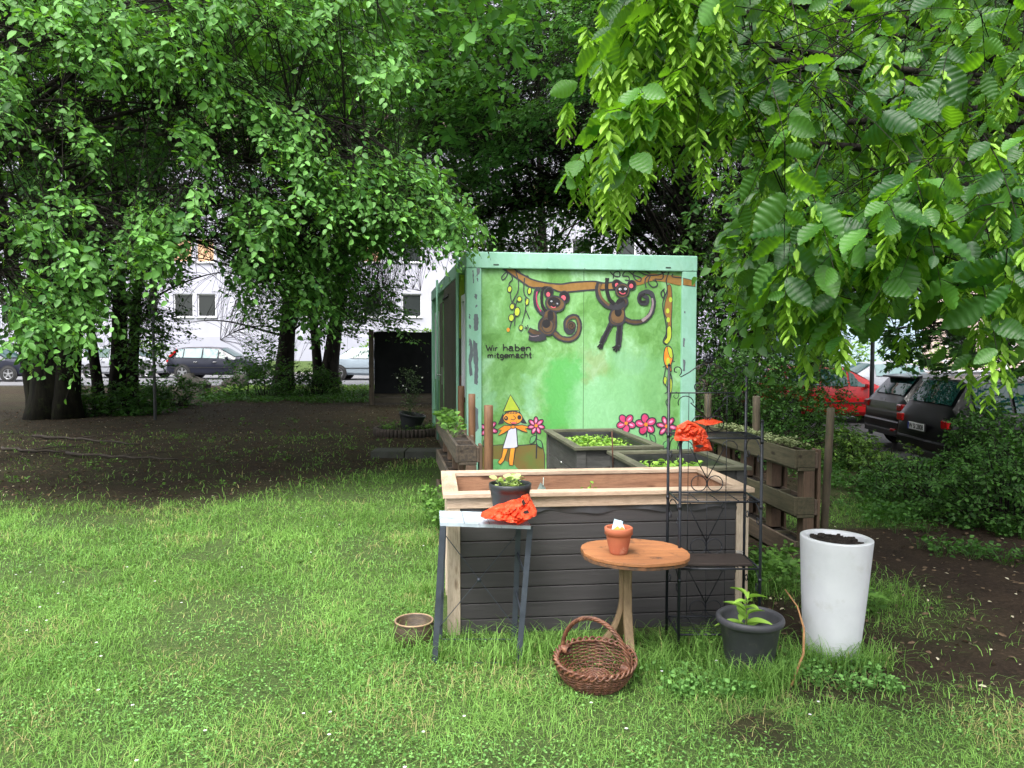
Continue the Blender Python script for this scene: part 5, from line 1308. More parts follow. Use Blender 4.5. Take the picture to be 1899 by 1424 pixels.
# ================================================================ things behind the container
TARP = mat("black_tarpaulin", (0.005, 0.006, 0.008), (0.009, 0.010, 0.012), 5, 0.7, bump=0.3, spec=0.15)
FW = woodmat("weathered_fence", (0.10, 0.085, 0.06), (0.05, 0.045, 0.035), 0, 4, 0.85)
fx0, fx1, fy = at(690, 700, 19.8).x, at(690, 700, 19.8).x + 7.5, 19.8
fence = empty("screen_fence", (fx0, fy, 0), R(2), "black tarpaulin screen on a low timber fence behind the container", "fence")
mb = MB(); nx = 60; vs = []; fs = []
for i in range(nx + 1):
    for j in range(9):
        z = 0.30 + 1.58 * j / 8; vs.append((0.06 + 7.4 * i / nx, -0.03 + 0.012 * math.sin(i * 1.3 + j) + 0.01 * math.sin(j * 2.1), z + (0.012 * math.sin(i * 0.5) if j == 8 else 0)))
for i in range(nx):
    for j in range(8): a = i * 9 + j; fs.append((a, a + 9, a + 10, a + 1))
mb.add(vs, fs, True)
mb.build("tarpaulin", TARP, fence)
mb = MB(); mb.bb(0.05, 7.5, 0.0, 0.03, 0.05, 0.20); mb.bb(0.05, 7.5, 0.0, 0.03, 0.215, 0.36); mb.bb(0.05, 7.5, 0.0, 0.03, 1.75, 1.84); mb.build("fence_board", FW, fence, bevel=0.004)
for x in (0, 2.5, 5.0, 7.5):
    mb = MB(); mb.bb(x - 0.05, x + 0.05, 0.035, 0.13, 0, 1.93) if x else mb.bb(-0.07, 0.045, -0.06, 0.06, 0, 1.93); mb.build("fence_post", woodmat("weathered_fence_post", (0.16, 0.12, 0.085), (0.07, 0.06, 0.05), 2, 5, 0.85), fence, bevel=0.006)
# ring of clay palisades with a tilted black tub
rc = gz(757, 806); rc.z = 0
ring = empty("round_flower_bed", (rc.x, rc.y, 0), 0, "round flower bed edged with dark clay palisades, left of the container door", "flower bed")
mb = MB(); NR_ = 52
for k in range(NR_):
    a = 2 * math.pi * k / NR_; mb.tube([(0.56 * math.cos(a), 0.5 * math.sin(a), -0.02), (0.56 * math.cos(a), 0.5 * math.sin(a), 0.12), (0.56 * math.cos(a), 0.5 * math.sin(a), 0.135)], [0.034, 0.034, 0.026], 8)
mb.build("palisade_edging", mat("dark_clay", (0.06, 0.045, 0.038), (0.035, 0.03, 0.026), 12, 0.9), ring)
mb = MB(); bumpy_disc(mb, (0, 0, 0.09), 0.54, 0.48, 0.02, 20); mb.build("soil", SOIL, ring)
pot("black_tub", (rc.x + 0.03, rc.y + 0.03, 0.10), 0.15, 0.23, 0.26, 0.006, PLB, "black plastic tub standing tilted in the round flower bed", 0.03, 0.012, cat="tub", rot=(R(3), R(10), 0))
rosettes("flower_bed_plants", [(rc.x + 0.42 * math.cos(a), rc.y + 0.36 * math.sin(a), 0.10) for a in np.linspace(0, 6.1, 17)], 0.08, 12, 0.04, HERB, 0.10, 31, "small green plants round the edge of the round flower bed", "bedding plants", 'stuff')
HB2 = leafmat("dark_stem_leaf", (0.03, 0.06, 0.02), (0.08, 0.14, 0.045), (0.08, 0.16, 0.03), 0.3)
g = np.random.default_rng(12)
c_ = [(rc.x + 0.03 + g.normal(0, 0.10), rc.y + 0.05 + g.normal(0, 0.08), 0.33 + z) for z in np.linspace(0, 0.75, 60)]
ta = rosettes("tall_flowering_plant", c_, 0.10, 6, 0.045, HB2, 0.08, 33, "tall thin plant with a few white flowers in the black tub", "plant", wide=0.45)
V, Fs = quadleaves(np.array([(rc.x + 0.03 + g.normal(0, 0.12), rc.y + 0.02, 0.75 + g.uniform(0, 0.45)) for _ in range(9)]), rnd_dirs(9, g), np.tile([[0, -1.0, 0.3]], (9, 1)), 0.03, 0.03, T_FAR)
npmesh("flower", V, Fs, MATS["daisy_white"], parent=ta)
# concrete slabs
SLAB = mat("mossy_concrete", (0.065, 0.068, 0.060), (0.04, 0.043, 0.036), 7, 0.95, c3=(0.05, 0.065, 0.03), s3=6, bump=0.3)
for k, (xa, xb, lab) in enumerate(((685, 748, "left one of two grey concrete slabs below the round flower bed"), (749, 815, "right one of two grey concrete slabs, next to the container corner"))):
    p, q = gz(xa, 852), gz(xb, 854)
    mb = MB(); mb.box((0, 0, 0.05), (q.x - p.x - 0.02, 0.42, 0.10)); mb.build("concrete_slab", SLAB, label=lab, cat="slab", group="concrete slabs", bevel=0.008, loc=((p.x + q.x) / 2, p.y + 0.24, 0))
# thin sign pole
sp_ = gz(288, 779); sp_.z = 0
sg = empty("sign_pole", sp_, 0, "thin grey metal pole with a small sign, between the left trees", "sign pole")
mb = MB(); mb.tube([(0, 0, 0), (0, 0, 3.4)], 0.030, 12); mb.build("pole", mat("galvanised", (0.22, 0.23, 0.25), (0.17, 0.18, 0.19), 10, 0.5, metal=0.4), sg)
mb = MB(); mb.bb(-0.10, 0.10, -0.04, -0.036, 2.28, 2.58); mb.build("sign_plate", mat("pale_sign", (0.25, 0.28, 0.27), (0.32, 0.34, 0.33), 20, 0.5), sg)
# boulders by the street
STONE = mat("dark_boulder", (0.075, 0.068, 0.055), (0.045, 0.042, 0.036), 5, 0.95, bump=0.6)
def boulder(px0, px1, pyt, pyb, label, seed):
    a, b = gz(px0, pyb), gz(px1, pyb); w = (b.x - a.x) / 2; Y = a.y + 0.3; h = (pyb - pyt) / F * Y
    g = np.random.default_rng(seed); mb = MB(); n, m = 22, 12; vs = []; fs = []
    for j in range(m + 1):
        ph = math.pi / 2 * j / m
        for i in range(n):
            t = 2 * math.pi * i / n
            k = 1 + 0.22 * (vnoise(np.array([i * 0.7]), np.array([j * 0.6]), 1.3, seed)[0] - 0.5)
            cx = abs(math.cos(t)) ** 0.7 * math.copysign(1, math.cos(t)); sy = abs(math.sin(t)) ** 0.7 * math.copysign(1, math.sin(t))
            vs.append((w * k * cx * math.cos(ph) ** 0.45, 0.4 * k * sy * math.cos(ph) ** 0.45, h * (math.sin(ph) ** 0.8) * (1 + 0.22 * cx * (1 if seed % 2 else -1)) / 1.1))
    for j in range(m):
        for i in range(n): fs.append((j * n + i, j * n + (i + 1) % n, (j + 1) * n + (i + 1) % n, (j + 1) * n + i))
    mb.add(vs, fs, False); mb.build("boulder", STONE, label=label, cat="boulder", group="boulders along the street verge", loc=((a.x + b.x) / 2, Y, 0))
boulder(324, 384, 696, 726, "leftmost boulder, in front of the dark parked car's rear wheel", 2)
boulder(407, 456, 696, 719, "flat-topped boulder in front of the dark parked car's doors", 5)
boulder(611, 629, 690, 716, "small boulder between the tree trunk and the black screen", 3)
# ================================================================ buildings
FACW = mat("white_render", (0.43, 0.43, 0.50), (0.40, 0.40, 0.46), 0.8, 0.9)
FACB = mat("plinth_render", (0.38, 0.38, 0.46), (0.35, 0.35, 0.42), 0.8, 0.9)
WFR = mat("white_frame", (0.75, 0.75, 0.78), (0.7, 0.7, 0.72), 3, 0.4)
PANE = glassmat("window_glass", (0.03, 0.035, 0.035))
BLIND = mat("orange_blind", (0.60, 0.38, 0.22), (0.54, 0.33, 0.19), 3, 0.8)
ROOF = mat("roof_tiles", (0.12, 0.07, 0.055), (0.08, 0.05, 0.045), 6, 0.9)
def building(name, x0, y, w, d, h, rz, m, wins, label, cat, base=None, zb=0.0, roof=True):
    """wins: (x, z, w, h, kind) on the front wall, kind g glass / b blind"""
    root = empty(name, (x0, y, zb), rz, label, cat)
    xs = sorted({0, w} | {a for q in wins for a in (q[0], q[0] + q[2])}); zs = sorted({0, h} | {a for q in wins for a in (q[1], q[1] + q[3])})
    mb = MB()
    for i in range(len(xs) - 1):
        for j in range(len(zs) - 1):
            cx, cz = (xs[i] + xs[i + 1]) / 2, (zs[j] + zs[j + 1]) / 2
            if any(q[0] < cx < q[0] + q[2] and q[1] < cz < q[1] + q[3] for q in wins): continue
            mb.add([(xs[i], 0, zs[j]), (xs[i + 1], 0, zs[j]), (xs[i + 1], 0, zs[j + 1]), (xs[i], 0, zs[j + 1])], [(0, 1, 2, 3)])
    for q in wins:
        a, b, c, e = q[0], q[0] + q[2], q[1], q[1] + q[3]
        for (p0, p1) in (((a, c), (b, c)), ((b, c), (b, e)), ((b, e), (a, e)), ((a, e), (a, c))):
            mb.add([(p0[0], 0, p0[1]), (p1[0], 0, p1[1]), (p1[0], 0.22, p1[1]), (p0[0], 0.22, p0[1])], [(0, 1, 2, 3)])
    mb.add([(0, 0, 0), (0, d, 0), (0, d, h), (0, 0, h)], [(0, 1, 2, 3)]); mb.add([(w, 0, 0), (w, d, 0), (w, d, h), (w, 0, h)], [(3, 2, 1, 0)])
    mb.add([(0, d, 0), (w, d, 0), (w, d, h), (0, d, h)], [(0, 1, 2, 3)]); mb.add([(0, 0, h), (w, 0, h), (w, d, h), (0, d, h)], [(0, 1, 2, 3)])
    mb.build("wall", m, root)
    if base: mb = MB(); mb.bb(-0.03, w + 0.03, -0.035, -0.004, 0, base); mb.build("plinth", FACB, root)
    if roof:
        mb = MB(); mb.add([(-0.5, -0.5, h), (w + 0.5, -0.5, h), (w + 0.5, d + 0.5, h), (-0.5, d + 0.5, h), (-0.5, d / 2, h + 3.2), (w + 0.5, d / 2, h + 3.2)], [(0, 1, 5, 4), (2, 3, 4, 5), (0, 4, 3), (1, 2, 5), (3, 2, 1, 0)]); mb.build("roof", ROOF, root)
    for (x, z, ww, hh, kd) in wins:
        mb = MB(); t = 0.07
        mb.bb(x, x + t, 0.10, 0.17, z, z + hh); mb.bb(x + ww - t, x + ww, 0.10, 0.17, z, z + hh); mb.bb(x + t, x + ww - t, 0.10, 0.17, z, z + t); mb.bb(x + t, x + ww - t, 0.10, 0.17, z + hh - t, z + hh)
        if ww > 1.3: mb.bb(x + ww / 2 - 0.05, x + ww / 2 + 0.05, 0.10, 0.17, z + t, z + hh - t)
        f_ = mb.build("window", WFR, root)
        mb = MB(); mb.bb(x + t, x + ww - t, 0.13, 0.15, z + t, z + hh - t); mb.build("pane", PANE if kd == "g" else BLIND, f_)
        if hh > 0.5: mb = MB(); mb.bb(x - 0.06, x + ww + 0.06, -0.09, 0.10, z - 0.05, z - 0.004); mb.build("sill", WFR, f_)
    return root
BY = 45.0
bx0 = -50.0
def bx(px): return at(px, 600, BY).x - bx0
W_ = []
for (pa, pb) in ((322, 362), (366, 404)):
    W_.append((bx(pa), 2.6, bx(pb) - bx(pa) - 0.1, 1.35, "g"))
for k, (pa, pb, kd) in enumerate(((322, 362, "b"), (366, 403, "b"))):
    W_.append((bx(pa), 5.75, bx(pb) - bx(pa) - 0.1, 1.4, kd)); W_.append((bx(pa), 8.9, bx(pb) - bx(pa) - 0.1, 1.4, "g"))
W_.append((bx(347), 0.62, 1.15, 0.17, "g"))
for pa in (745, 672, 560):
    for z, kd in ((2.6, "g"), (5.75, "b" if pa < 700 else "g"), (8.9, "b")):
        W_.append((bx(pa), z, 1.15, 1.35, kd))
for pa in (40, 130, 215, 900, 980, 1060, 1140, 1230):
    for z, kd in ((2.6, "g"), (5.75, "g"), (8.9, "b" if pa in (980, 1060) else "g")): W_.append((bx(pa), z, 1.2, 1.35, kd))
building("apartment_house", bx0, BY, 64, 11, 12.6, 0, FACW, W_, "long white rendered apartment house with dark windows across the street", "house", base=1.45, zb=0.6)
FACL = mat("pale_blue_render", (0.38, 0.50, 0.58), (0.35, 0.46, 0.54), 0.8, 0.9)
FACP = mat("pale_pink_render", (0.56, 0.44, 0.39), (0.52, 0.41, 0.36), 0.8, 0.9)
xb = at(1520, 600, 42).x
building("blue_house", xb, 42, 5.6, 9, 11, 0, FACL, [(1.2, 1.6, 0.5, 0.8, "g"), (1.2, 5.0, 1.2, 1.4, "g"), (3.4, 5.0, 1.2, 1.4, "g")], "pale blue house behind the parked cars at the right", "house", zb=-0.5)
xp = at(1710, 600, 42).x
building("pink_house", xp, 42.3, 16, 9, 11, 0, FACP, [(1.5, 2.0, 1.2, 1.4, "g"), (4.2, 2.0, 1.2, 1.4, "g"), (1.5, 5.2, 1.2, 1.4, "g"), (4.2, 5.2, 1.2, 1.4, "g"), (7.5, 2.0, 1.2, 1.4, "g"), (7.5, 5.2, 1.2, 1.4, "g")], "pale pink house at the far right behind the parked cars", "house", zb=-0.5)
# street lamp post and white railing by the car park
lp_ = at(1617, 700, 17.2)
mb = MB(); mb.tube([(0, 0, 0), (0, 0, 4.6)], [0.05, 0.035], 12); lr = mb.build("lamp_post", mat("lamp_grey", (0.07, 0.08, 0.09), (0.05, 0.055, 0.06), 8, 0.5), label="thin dark grey lamp post rising behind the black hatchback", cat="lamp post", loc=(lp_.x, 17.2, -0.47))
mb = MB(); mb.tube([(0, 0, 4.6), (-0.3, 0, 4.75), (-0.7, 0, 4.78)], 0.025, 8); mb.box((-0.85, 0, 4.77), (0.5, 0.18, 0.08)); mb.build("lamp_head", MATS["lamp_grey"], lr)
ra = at(1640, 668, 28.5)
rt = empty("metal_railing", (ra.x, 28.5, -0.47), 0, "white painted metal railing beyond the silver car", "railing")
mb = MB()
for z in (1.05, 1.42): mb.bb(0, 9, -0.02, 0.02, z, z + 0.05)
for k in range(46): mb.bb(k * 0.2, k * 0.2 + 0.025, -0.01, 0.01, 0.2, 1.05)
mb.build("rail", WFR, rt)
for k in range(5): mb = MB(); mb.bb(k * 2.25 - 0.04, k * 2.25 + 0.04, -0.045, 0.045, 0, 1.5); mb.build("post", WFR, rt)
# ================================================================ cars
TYRE = mat("tyre", (0.018, 0.018, 0.018), (0.03, 0.03, 0.03), 20, 0.9); RIM = mat("alloy", (0.45, 0.46, 0.48), (0.38, 0.38, 0.4), 10, 0.3, metal=0.8)
CGL = glassmat("car_glass", (0.010, 0.055, 0.050), 0.03, 0.6); CGL2 = glassmat("car_glass_reflection_tint", (0.16, 0.24, 0.25), 0.05)  # reflections painted into the glass colours: teal, paler on the second
TL = mat("tail_lamp_red", (0.5, 0.01, 0.012), (0.35, 0.008, 0.01), 20, 0.15, coat=1); PLT = mat("plate_white", (0.7, 0.7, 0.72), (0.65, 0.65, 0.66), 20, 0.4)
TRIM = mat("car_trim", (0.015, 0.015, 0.016), (0.02, 0.02, 0.02), 20, 0.5); CHR = mat("chrome_trim", (0.6, 0.6, 0.62), (0.5, 0.5, 0.52), 10, 0.2, metal=0.9)
def carpaint(name, c, rough=0.3): 
    m = mat(name, c, tuple(x * 0.92 for x in c), 3, rough, coat=0.3, spec=0.3); return m
HATCH = [  # x, bottom, belt, roof, half width, half width at roof (metres; x=0 is the rear)
    (0.00, 0.45, 0.62, 0.66, 0.78, 0.70), (0.03, 0.30, 0.86, 0.90, 0.84, 0.74), (0.10, 0.26, 0.92, 1.00, 0.86, 0.66), (0.42, 0.24, 0.95, 1.40, 0.87, 0.58), (0.75, 0.22, 0.94, 1.44, 0.88, 0.60),
    (1.60, 0.20, 0.92, 1.46, 0.88, 0.61), (2.30, 0.20, 0.90, 1.42, 0.88, 0.60), (3.05, 0.20, 0.90, 0.97, 0.87, 0.70), (3.70, 0.22, 0.82, 0.86, 0.85, 0.66), (4.05, 0.26, 0.66, 0.70, 0.80, 0.62), (4.18, 0.34, 0.52, 0.56, 0.68, 0.55)]
ESTATE = [(0.00, 0.42, 0.60, 0.66, 0.80, 0.72), (0.04, 0.30, 0.88, 0.94, 0.87, 0.76), (0.12, 0.27, 0.98, 1.08, 0.89, 0.70), (0.36, 0.26, 1.00, 1.50, 0.90, 0.62), (0.90, 0.24, 1.00, 1.54, 0.90, 0.64),
    (1.90, 0.22, 0.98, 1.56, 0.90, 0.65), (2.70, 0.22, 0.96, 1.50, 0.90, 0.63), (3.40, 0.22, 0.95, 1.02, 0.89, 0.72), (4.00, 0.24, 0.86, 0.90, 0.87, 0.68), (4.40, 0.28, 0.70, 0.74, 0.82, 0.64), (4.52, 0.36, 0.54, 0.58, 0.70, 0.56)]
SALOON = [(0.00, 0.42, 0.60, 0.64, 0.76, 0.70), (0.05, 0.30, 0.84, 0.88, 0.84, 0.72), (0.55, 0.26, 0.94, 0.98, 0.87, 0.70), (0.80, 0.25, 0.94, 1.02, 0.88, 0.66), (1.35, 0.24, 0.93, 1.40, 0.88, 0.58), (1.75, 0.22, 0.92, 1.43, 0.88, 0.59),
    (2.40, 0.2, 0.9, 1.42, 0.88, 0.6), (2.80, 0.20, 0.90, 1.36, 0.88, 0.58), (3.45, 0.20, 0.89, 0.95, 0.87, 0.70), (4.10, 0.22, 0.80, 0.84, 0.85, 0.66), (4.45, 0.28, 0.64, 0.68, 0.78, 0.6), (4.55, 0.36, 0.50, 0.54, 0.68, 0.55)]
def car(loc, heading, st, paint_, label, cat="car", gl=None, wheels=(0.75, 3.40), detail=(), plate=None, rails=False, group="parked cars"):
    root = empty("parked_car", loc, heading, label, cat, group)
    gl = gl or CGL
    rings = []
    for (x, zb, zl, zr_, w, wr) in st:
        zm = zb + (zl - zb) * 0.55
        half = [(w * 0.86, zb), (w * 0.97, zb + 0.10), (w, zm), (w * 0.965, zl), (wr + (w * 0.965 - wr) * 0.12, zl + (zr_ - zl) * 0.90), (wr * 0.72, zr_)]
        rings.append([Vector((x, y, z)) for y, z in half] + [Vector((x, -y, z)) for y, z in half[::-1]])
    mb = MB(); vs = [p for r_ in rings for p in r_]; K = 12; fs = []
    for i in range(len(rings) - 1):
        for k in range(K): fs.append((i * K + k, i * K + (k + 1) % K, (i + 1) * K + (k + 1) % K, (i + 1) * K + k))
    fs += [tuple(range(K))[::-1], tuple((len(rings) - 1) * K + k for k in range(K))]
    mb.add(vs, fs, True); body = mb.build("body", paint_, root, normals=True, sharp=24)
    md = body.modifiers.new("sub", 'SUBSURF'); md.levels = 0; md.render_levels = 0
    def patch(name, a, b, c, d, m, mu=0.05, mv=0.08, off=0.012, par=root, nu=6):
        mb = MB(); n = (b - a).cross(d - a).normalized(); vs = []; fs = []
        if n.dot((a + c) / 2 - Vector((2.1, 0, 0.6))) < 0: n = -n
        for i in range(nu + 1):
            for j in (0, 1):
                u = mu + (1 - 2 * mu) * i / nu; v = mv + (1 - 2 * mv) * j
                vs.append((a.lerp(b, u)).lerp(d.lerp(c, u), v) + n * off)
        for i in range(nu): fs.append((2 * i, 2 * i + 2, 2 * i + 3, 2 * i + 1))
        mb.add(vs, fs); return mb.build(name, m, par)
    wi = [i for i in range(len(st)) if st[i][3] - st[i][2] > 0.3]
    i0, i1 = wi[0], wi[-1]
    # rear and front screens
    for nm_, r0, r1 in (("rear_window", rings[i0 - 1], rings[i0]), ("windscreen", rings[i1 + 1], rings[i1])):
        mb = MB(); out = Vector((-0.02 if nm_ == "rear_window" else 0.02, 0, 0.016)); vs = []
        for t in (0.10, 0.5, 0.90):
            row = [r0[k].lerp(r1[k], t) for k in (4, 5, 6, 7)]; c_ = (row[0] + row[3]) / 2
            row[0] = row[0].lerp(row[1], 0.22); row[3] = row[3].lerp(row[2], 0.22)
            vs += [q + out for q in row]
        mb.add(vs, [(k + 4 * j, k + 1 + 4 * j, k + 5 + 4 * j, k + 4 + 4 * j) for j in (0, 1) for k in (0, 1, 2)], True); mb.build(nm_, gl, root)
    for sgn in (0, 1):
        ia, ib = (3, 4) if sgn == 0 else (8, 7)
        segs = [(i, i + 1) for i in range(i0, i1)]
        for n_, (p, q) in enumerate(segs):
            A, B_ = rings[p], rings[q]
            if (B_[ia] - A[ia]).length < 0.3: continue
            a, b, c, d = A[ia], B_[ia], B_[ib], A[ib]
            if sgn == 0: a, b, c, d = b, a, d, c
            patch("side_window", a, b, c, d, gl if not detail or "bright" not in detail else CGL2, 0.04, 0.07, 0.03)
        for (p, q) in ((i1, i1 + 1),):
            A, B_ = rings[p], rings[q]; a, b, c, d = A[ia], A[ia].lerp(B_[ia], 0.8), A[ib].lerp(B_[ib], 0.8), A[ib]
            if sgn == 0: a, b, c, d = b, a, d, c
            patch("side_window", a, b, c, d, gl, 0.05, 0.1, 0.016)
    w0 = st[4][4]
    for x in wheels:
        for s_ in (-1, 1):
            M_ = Matrix.Rotation(R(90) * s_, 3, 'X').inverted()
            mb = MB(); mb.disc((x, s_ * (w0 + 0.004), 0.33), 0.37, 28, M=M_); mb.build("wheel_arch", TRIM, root)
            mb = MB(); mb.lathe([(0.20, -0.16), (0.315, -0.16), (0.325, -0.14), (0.325, -0.02), (0.31, 0.004), (0.215, 0.010), (0.20, 0.0)], (x, s_ * (w0 + 0.012), 0.325), 36, M=M_); wh = mb.build("wheel", TYRE, root)
            mb = MB(); mb.lathe([(0.212, 0.004), (0.195, 0.006), (0.188, -0.03)], (x, s_ * (w0 + 0.012), 0.325), 36, M=M_); mb.lathe([(0, 0.002), (0.05, 0.0), (0.055, -0.03)], (x, s_ * (w0 + 0.012), 0.325), 20, M=M_)
            for k in range(5):
                a = k * 2 * math.pi / 5 + 0.3; mb.bar((x + 0.03 * math.cos(a), s_ * (w0 + 0.005), 0.325 + 0.03 * math.sin(a)), (x + 0.2 * math.cos(a), s_ * (w0 + 0.008), 0.325 + 0.2 * math.sin(a)), 0.065, 0.02, (0, 1, 0))
            mb.build("rim", RIM, wh)
    for s_ in (-1, 1):
        mb = MB(); z_ = st[1][2]
        mb.box((0.05, s_ * 0.73, z_ - 0.03), (0.12, 0.20, 0.13)); mb.build("tail_lamp", TL, root, bevel=0.02)
        mb = MB(); mb.box((st[-2][0] - 0.02, s_ * 0.60, 0.62), (0.16, 0.30, 0.12)); mb.build("headlight", CHR, root, bevel=0.02)
        mb = MB(); xm = st[i1][0] + 0.42; mb.box((xm, s_ * (w0 + 0.07), st[i1][2] + 0.06), (0.10, 0.17, 0.11)); mb.build("mirror", paint_, root, bevel=0.02)
        for xx in (st[i0][0] + 0.9, st[i0][0] + 1.75):
            mb = MB(); mb.box((xx, s_ * (w0 + 0.008), 0.78), (0.17, 0.03, 0.03)); mb.build("door_handle", CHR if "chrome" in detail else paint_, root, bevel=0.006)
    mb = MB(); mb.box((0.02, 0, 0.50), (0.10, 1.56, 0.16)); mb.build("bumper", paint_, root, bevel=0.03)
    mb = MB(); mb.box((0.0, 0, 0.36), (0.09, 1.40, 0.11)); mb.build("bumper_skirt", TRIM, root, bevel=0.02)
    mb = MB()
    for s_ in (-1, 1): mb.bb(0.2, 3.6, s_ * (w0 + 0.001) - 0.006, s_ * (w0 + 0.001) + 0.006, 0.52, 0.55)
    mb.build("side_moulding", TRIM, root)
    if "spoiler" in detail: mb = MB(); z_ = st[i0][3]; mb.box((st[i0][0] - 0.06, 0, z_ - 0.02), (0.26, 1.12, 0.035), Matrix.Rotation(R(-6), 3, 'Y')); mb.build("spoiler", paint_, root, bevel=0.012)
    if "fog" in detail: mb = MB(); mb.box((-0.03, -0.55, 0.40), (0.03, 0.17, 0.07)); mb.build("fog_lamp", mat("fog_red", (0.6, 0.02, 0.02), rough=0.2), root, bevel=0.01)
    if "redflank" in detail:
        for s_ in (-1, 1): mb = MB(); mb.bar((0.12, s_ * 0.80, 1.0), (0.44, s_ * 0.66, 1.34), 0.08, 0.10); mb.build("tail_lamp", TL, root, bevel=0.012)
    if rails:
        mb = MB()
        for s_ in (-1, 1): mb.tube([(0.45, s_ * 0.56, 1.50), (0.6, s_ * 0.58, 1.58), (2.3, s_ * 0.585, 1.60), (2.6, s_ * 0.57, 1.53)], 0.018, 8)
        mb.build("roof_rail", CHR, root)
        mb = MB()
        for s_ in (-1, 1): mb.bar((0.14, s_ * 0.88, 1.0), (2.7, s_ * 0.88, 0.985), 0.012, 0.022)
        mb.build("window_trim", CHR, root)
    if plate:
        mb = MB(); mb.box((-0.052, 0, 0.76), (0.02, 0.54, 0.125)); mb.build("plate_surround", TRIM, root)
        mb = MB(); mb.box((-0.068, 0, 0.76), (0.012, 0.52, 0.11)); pp = mb.build("number_plate", PLT, root, bevel=0.004)
        mb = MB(); mb.box((-0.0752, 0.239, 0.76), (0.001, 0.042, 0.11)); mb.build("plate_blue_field", mat("plate_blue", (0.02, 0.05, 0.35)), pp)
        c = bpy.data.curves.new("plate_text", 'FONT'); c.body = plate; c.size = 0.108; c.align_x = 'CENTER'; c.align_y = 'CENTER'; c.extrude = 0.0006; c.offset = 0.002
        to = bpy.data.objects.new("plate_tmp", c); COL.objects.link(to); dg = bpy.context.evaluated_depsgraph_get(); me = bpy.data.meshes.new_from_object(to.evaluated_get(dg)); bpy.data.objects.remove(to)
        me.materials.clear(); me.materials.append(TRIM); o = bpy.data.objects.new("plate_lettering", me); COL.objects.link(o); o.parent = pp
        o.location = (-0.0765, -0.018, 0.757); o.rotation_euler = (R(90), 0, R(-90))
    mb = MB(); mb.lathe([(0, 0), (0.04, 0.0), (0.04, 0.006), (0.03, 0.008), (0, 0.008)], (0.052, 0, 0.90), 20, M=Matrix.Rotation(R(-90), 3, 'Y')); mb.build("badge", CHR, root)
    return root
GZ = -0.435
BKP = carpaint("black_paint", (0.008, 0.008, 0.010)); NVP = carpaint("navy_paint", (0.012, 0.014, 0.028)); RDP = carpaint("red_paint", (0.50, 0.010, 0.012)); SVP = carpaint("silver_paint", (0.32, 0.33, 0.37)); GYP = carpaint("grey_paint", (0.07, 0.075, 0.085)); BLP = carpaint("silver_blue_paint", (0.30, 0.36, 0.42))
car((6.36, 12.0, GZ - 0.06), R(-3), ESTATE, BKP, "black estate car with a number plate and silver roof rails, nearest at the right", plate="W SI 2808", rails=True, wheels=(0.85, 3.6))
car((7.05, 14.7, GZ), R(-3), HATCH, BKP, "black hatchback with red tail lamp between the red car and the estate", detail=("spoiler", "fog"), wheels=(0.75, 3.35))
car((6.15, 20.2, GZ), R(-2), HATCH, RDP, "red hatchback behind the bushes at the right", wheels=(0.75, 3.35))
car((10.6, 26.2, GZ), R(-2), SALOON, SVP, "silver grey saloon parked behind the black hatchback", detail=("bright",), wheels=(0.85, 3.65))
car((8.9, 25.6, GZ + 0.02), R(84), ESTATE, GYP, "dark grey estate car standing beyond the red car", wheels=(0.85, 3.6))
q = gz(325, 704); car((at(324, 700, 35.2).x, 35.2, 0.03), 0, HATCH, NVP, "dark navy hatchback with red tail lamps parked on the street at the left", detail=("redflank", "chrome", "bright"), wheels=(0.72, 3.35))
car((at(600, 700, 34.4).x, 34.4, 0.03), 0, SALOON, BLP, "silver car parked on the street, half hidden by the black screen", wheels=(0.85, 3.65))
car((at(-118, 700, 33.0).x, 33.0, 0.03), 0, SALOON, NVP, "dark car on the street at the far left edge behind the big trunk", wheels=(0.85, 3.65))
car((at(205, 700, 36.5).x - 1.2, 36.5, 0.03), 0, HATCH, SVP, "pale silver car glimpsed between the left tree trunks", wheels=(0.75, 3.35))
# ================================================================ trees
BARK = mat("hornbeam_bark", (0.026, 0.022, 0.018), (0.006, 0.005, 0.004), 9, 0.95, stretch=(1, 1, 0.3), bump=1.0, spec=0.2)
BARKG = mat("mossy_bark", (0.020, 0.019, 0.012), (0.004, 0.004, 0.003), 8, 0.95, stretch=(1, 1, 0.25), bump=1.0, spec=0.2, c3=(0.022, 0.030, 0.010), s3=5)
L_HORN = leafmat("hornbeam_leaf", (0.026, 0.100, 0.020), (0.135, 0.31, 0.072), (0.18, 0.44, 0.03), 0.34, 0.5, 0.28)
L_NEAR = leafmat("near_hornbeam_leaf", (0.015, 0.065, 0.012), (0.062, 0.165, 0.028), (0.21, 0.50, 0.015), 0.40, 0.45, 0.4)
L_SEED = leafmat("seed_bract", (0.11, 0.25, 0.020), (0.24, 0.42, 0.05), (0.26, 0.52, 0.03), 0.38, 0.55, 0.3)
L_DARK = leafmat("shade_leaf", (0.013, 0.050, 0.010), (0.046, 0.130, 0.024), (0.11, 0.29, 0.02), 0.34, 0.5, 0.25)  # leaf colour darkened to paint in the shade inside the crowns
L_LIME = leafmat("yellow_green_leaf", (0.08, 0.18, 0.02), (0.20, 0.36, 0.05), (0.22, 0.42, 0.04), 0.35, 0.5, 0.3)  # brighter yellow-green leaf colour for hedges and verge weeds
def bez(a, b, c, d, n):
    t = np.linspace(0, 1, n)[:, None]
    return (1 - t) ** 3 * a + 3 * (1 - t) ** 2 * t * b + 3 * (1 - t) * t * t * c + t ** 3 * d
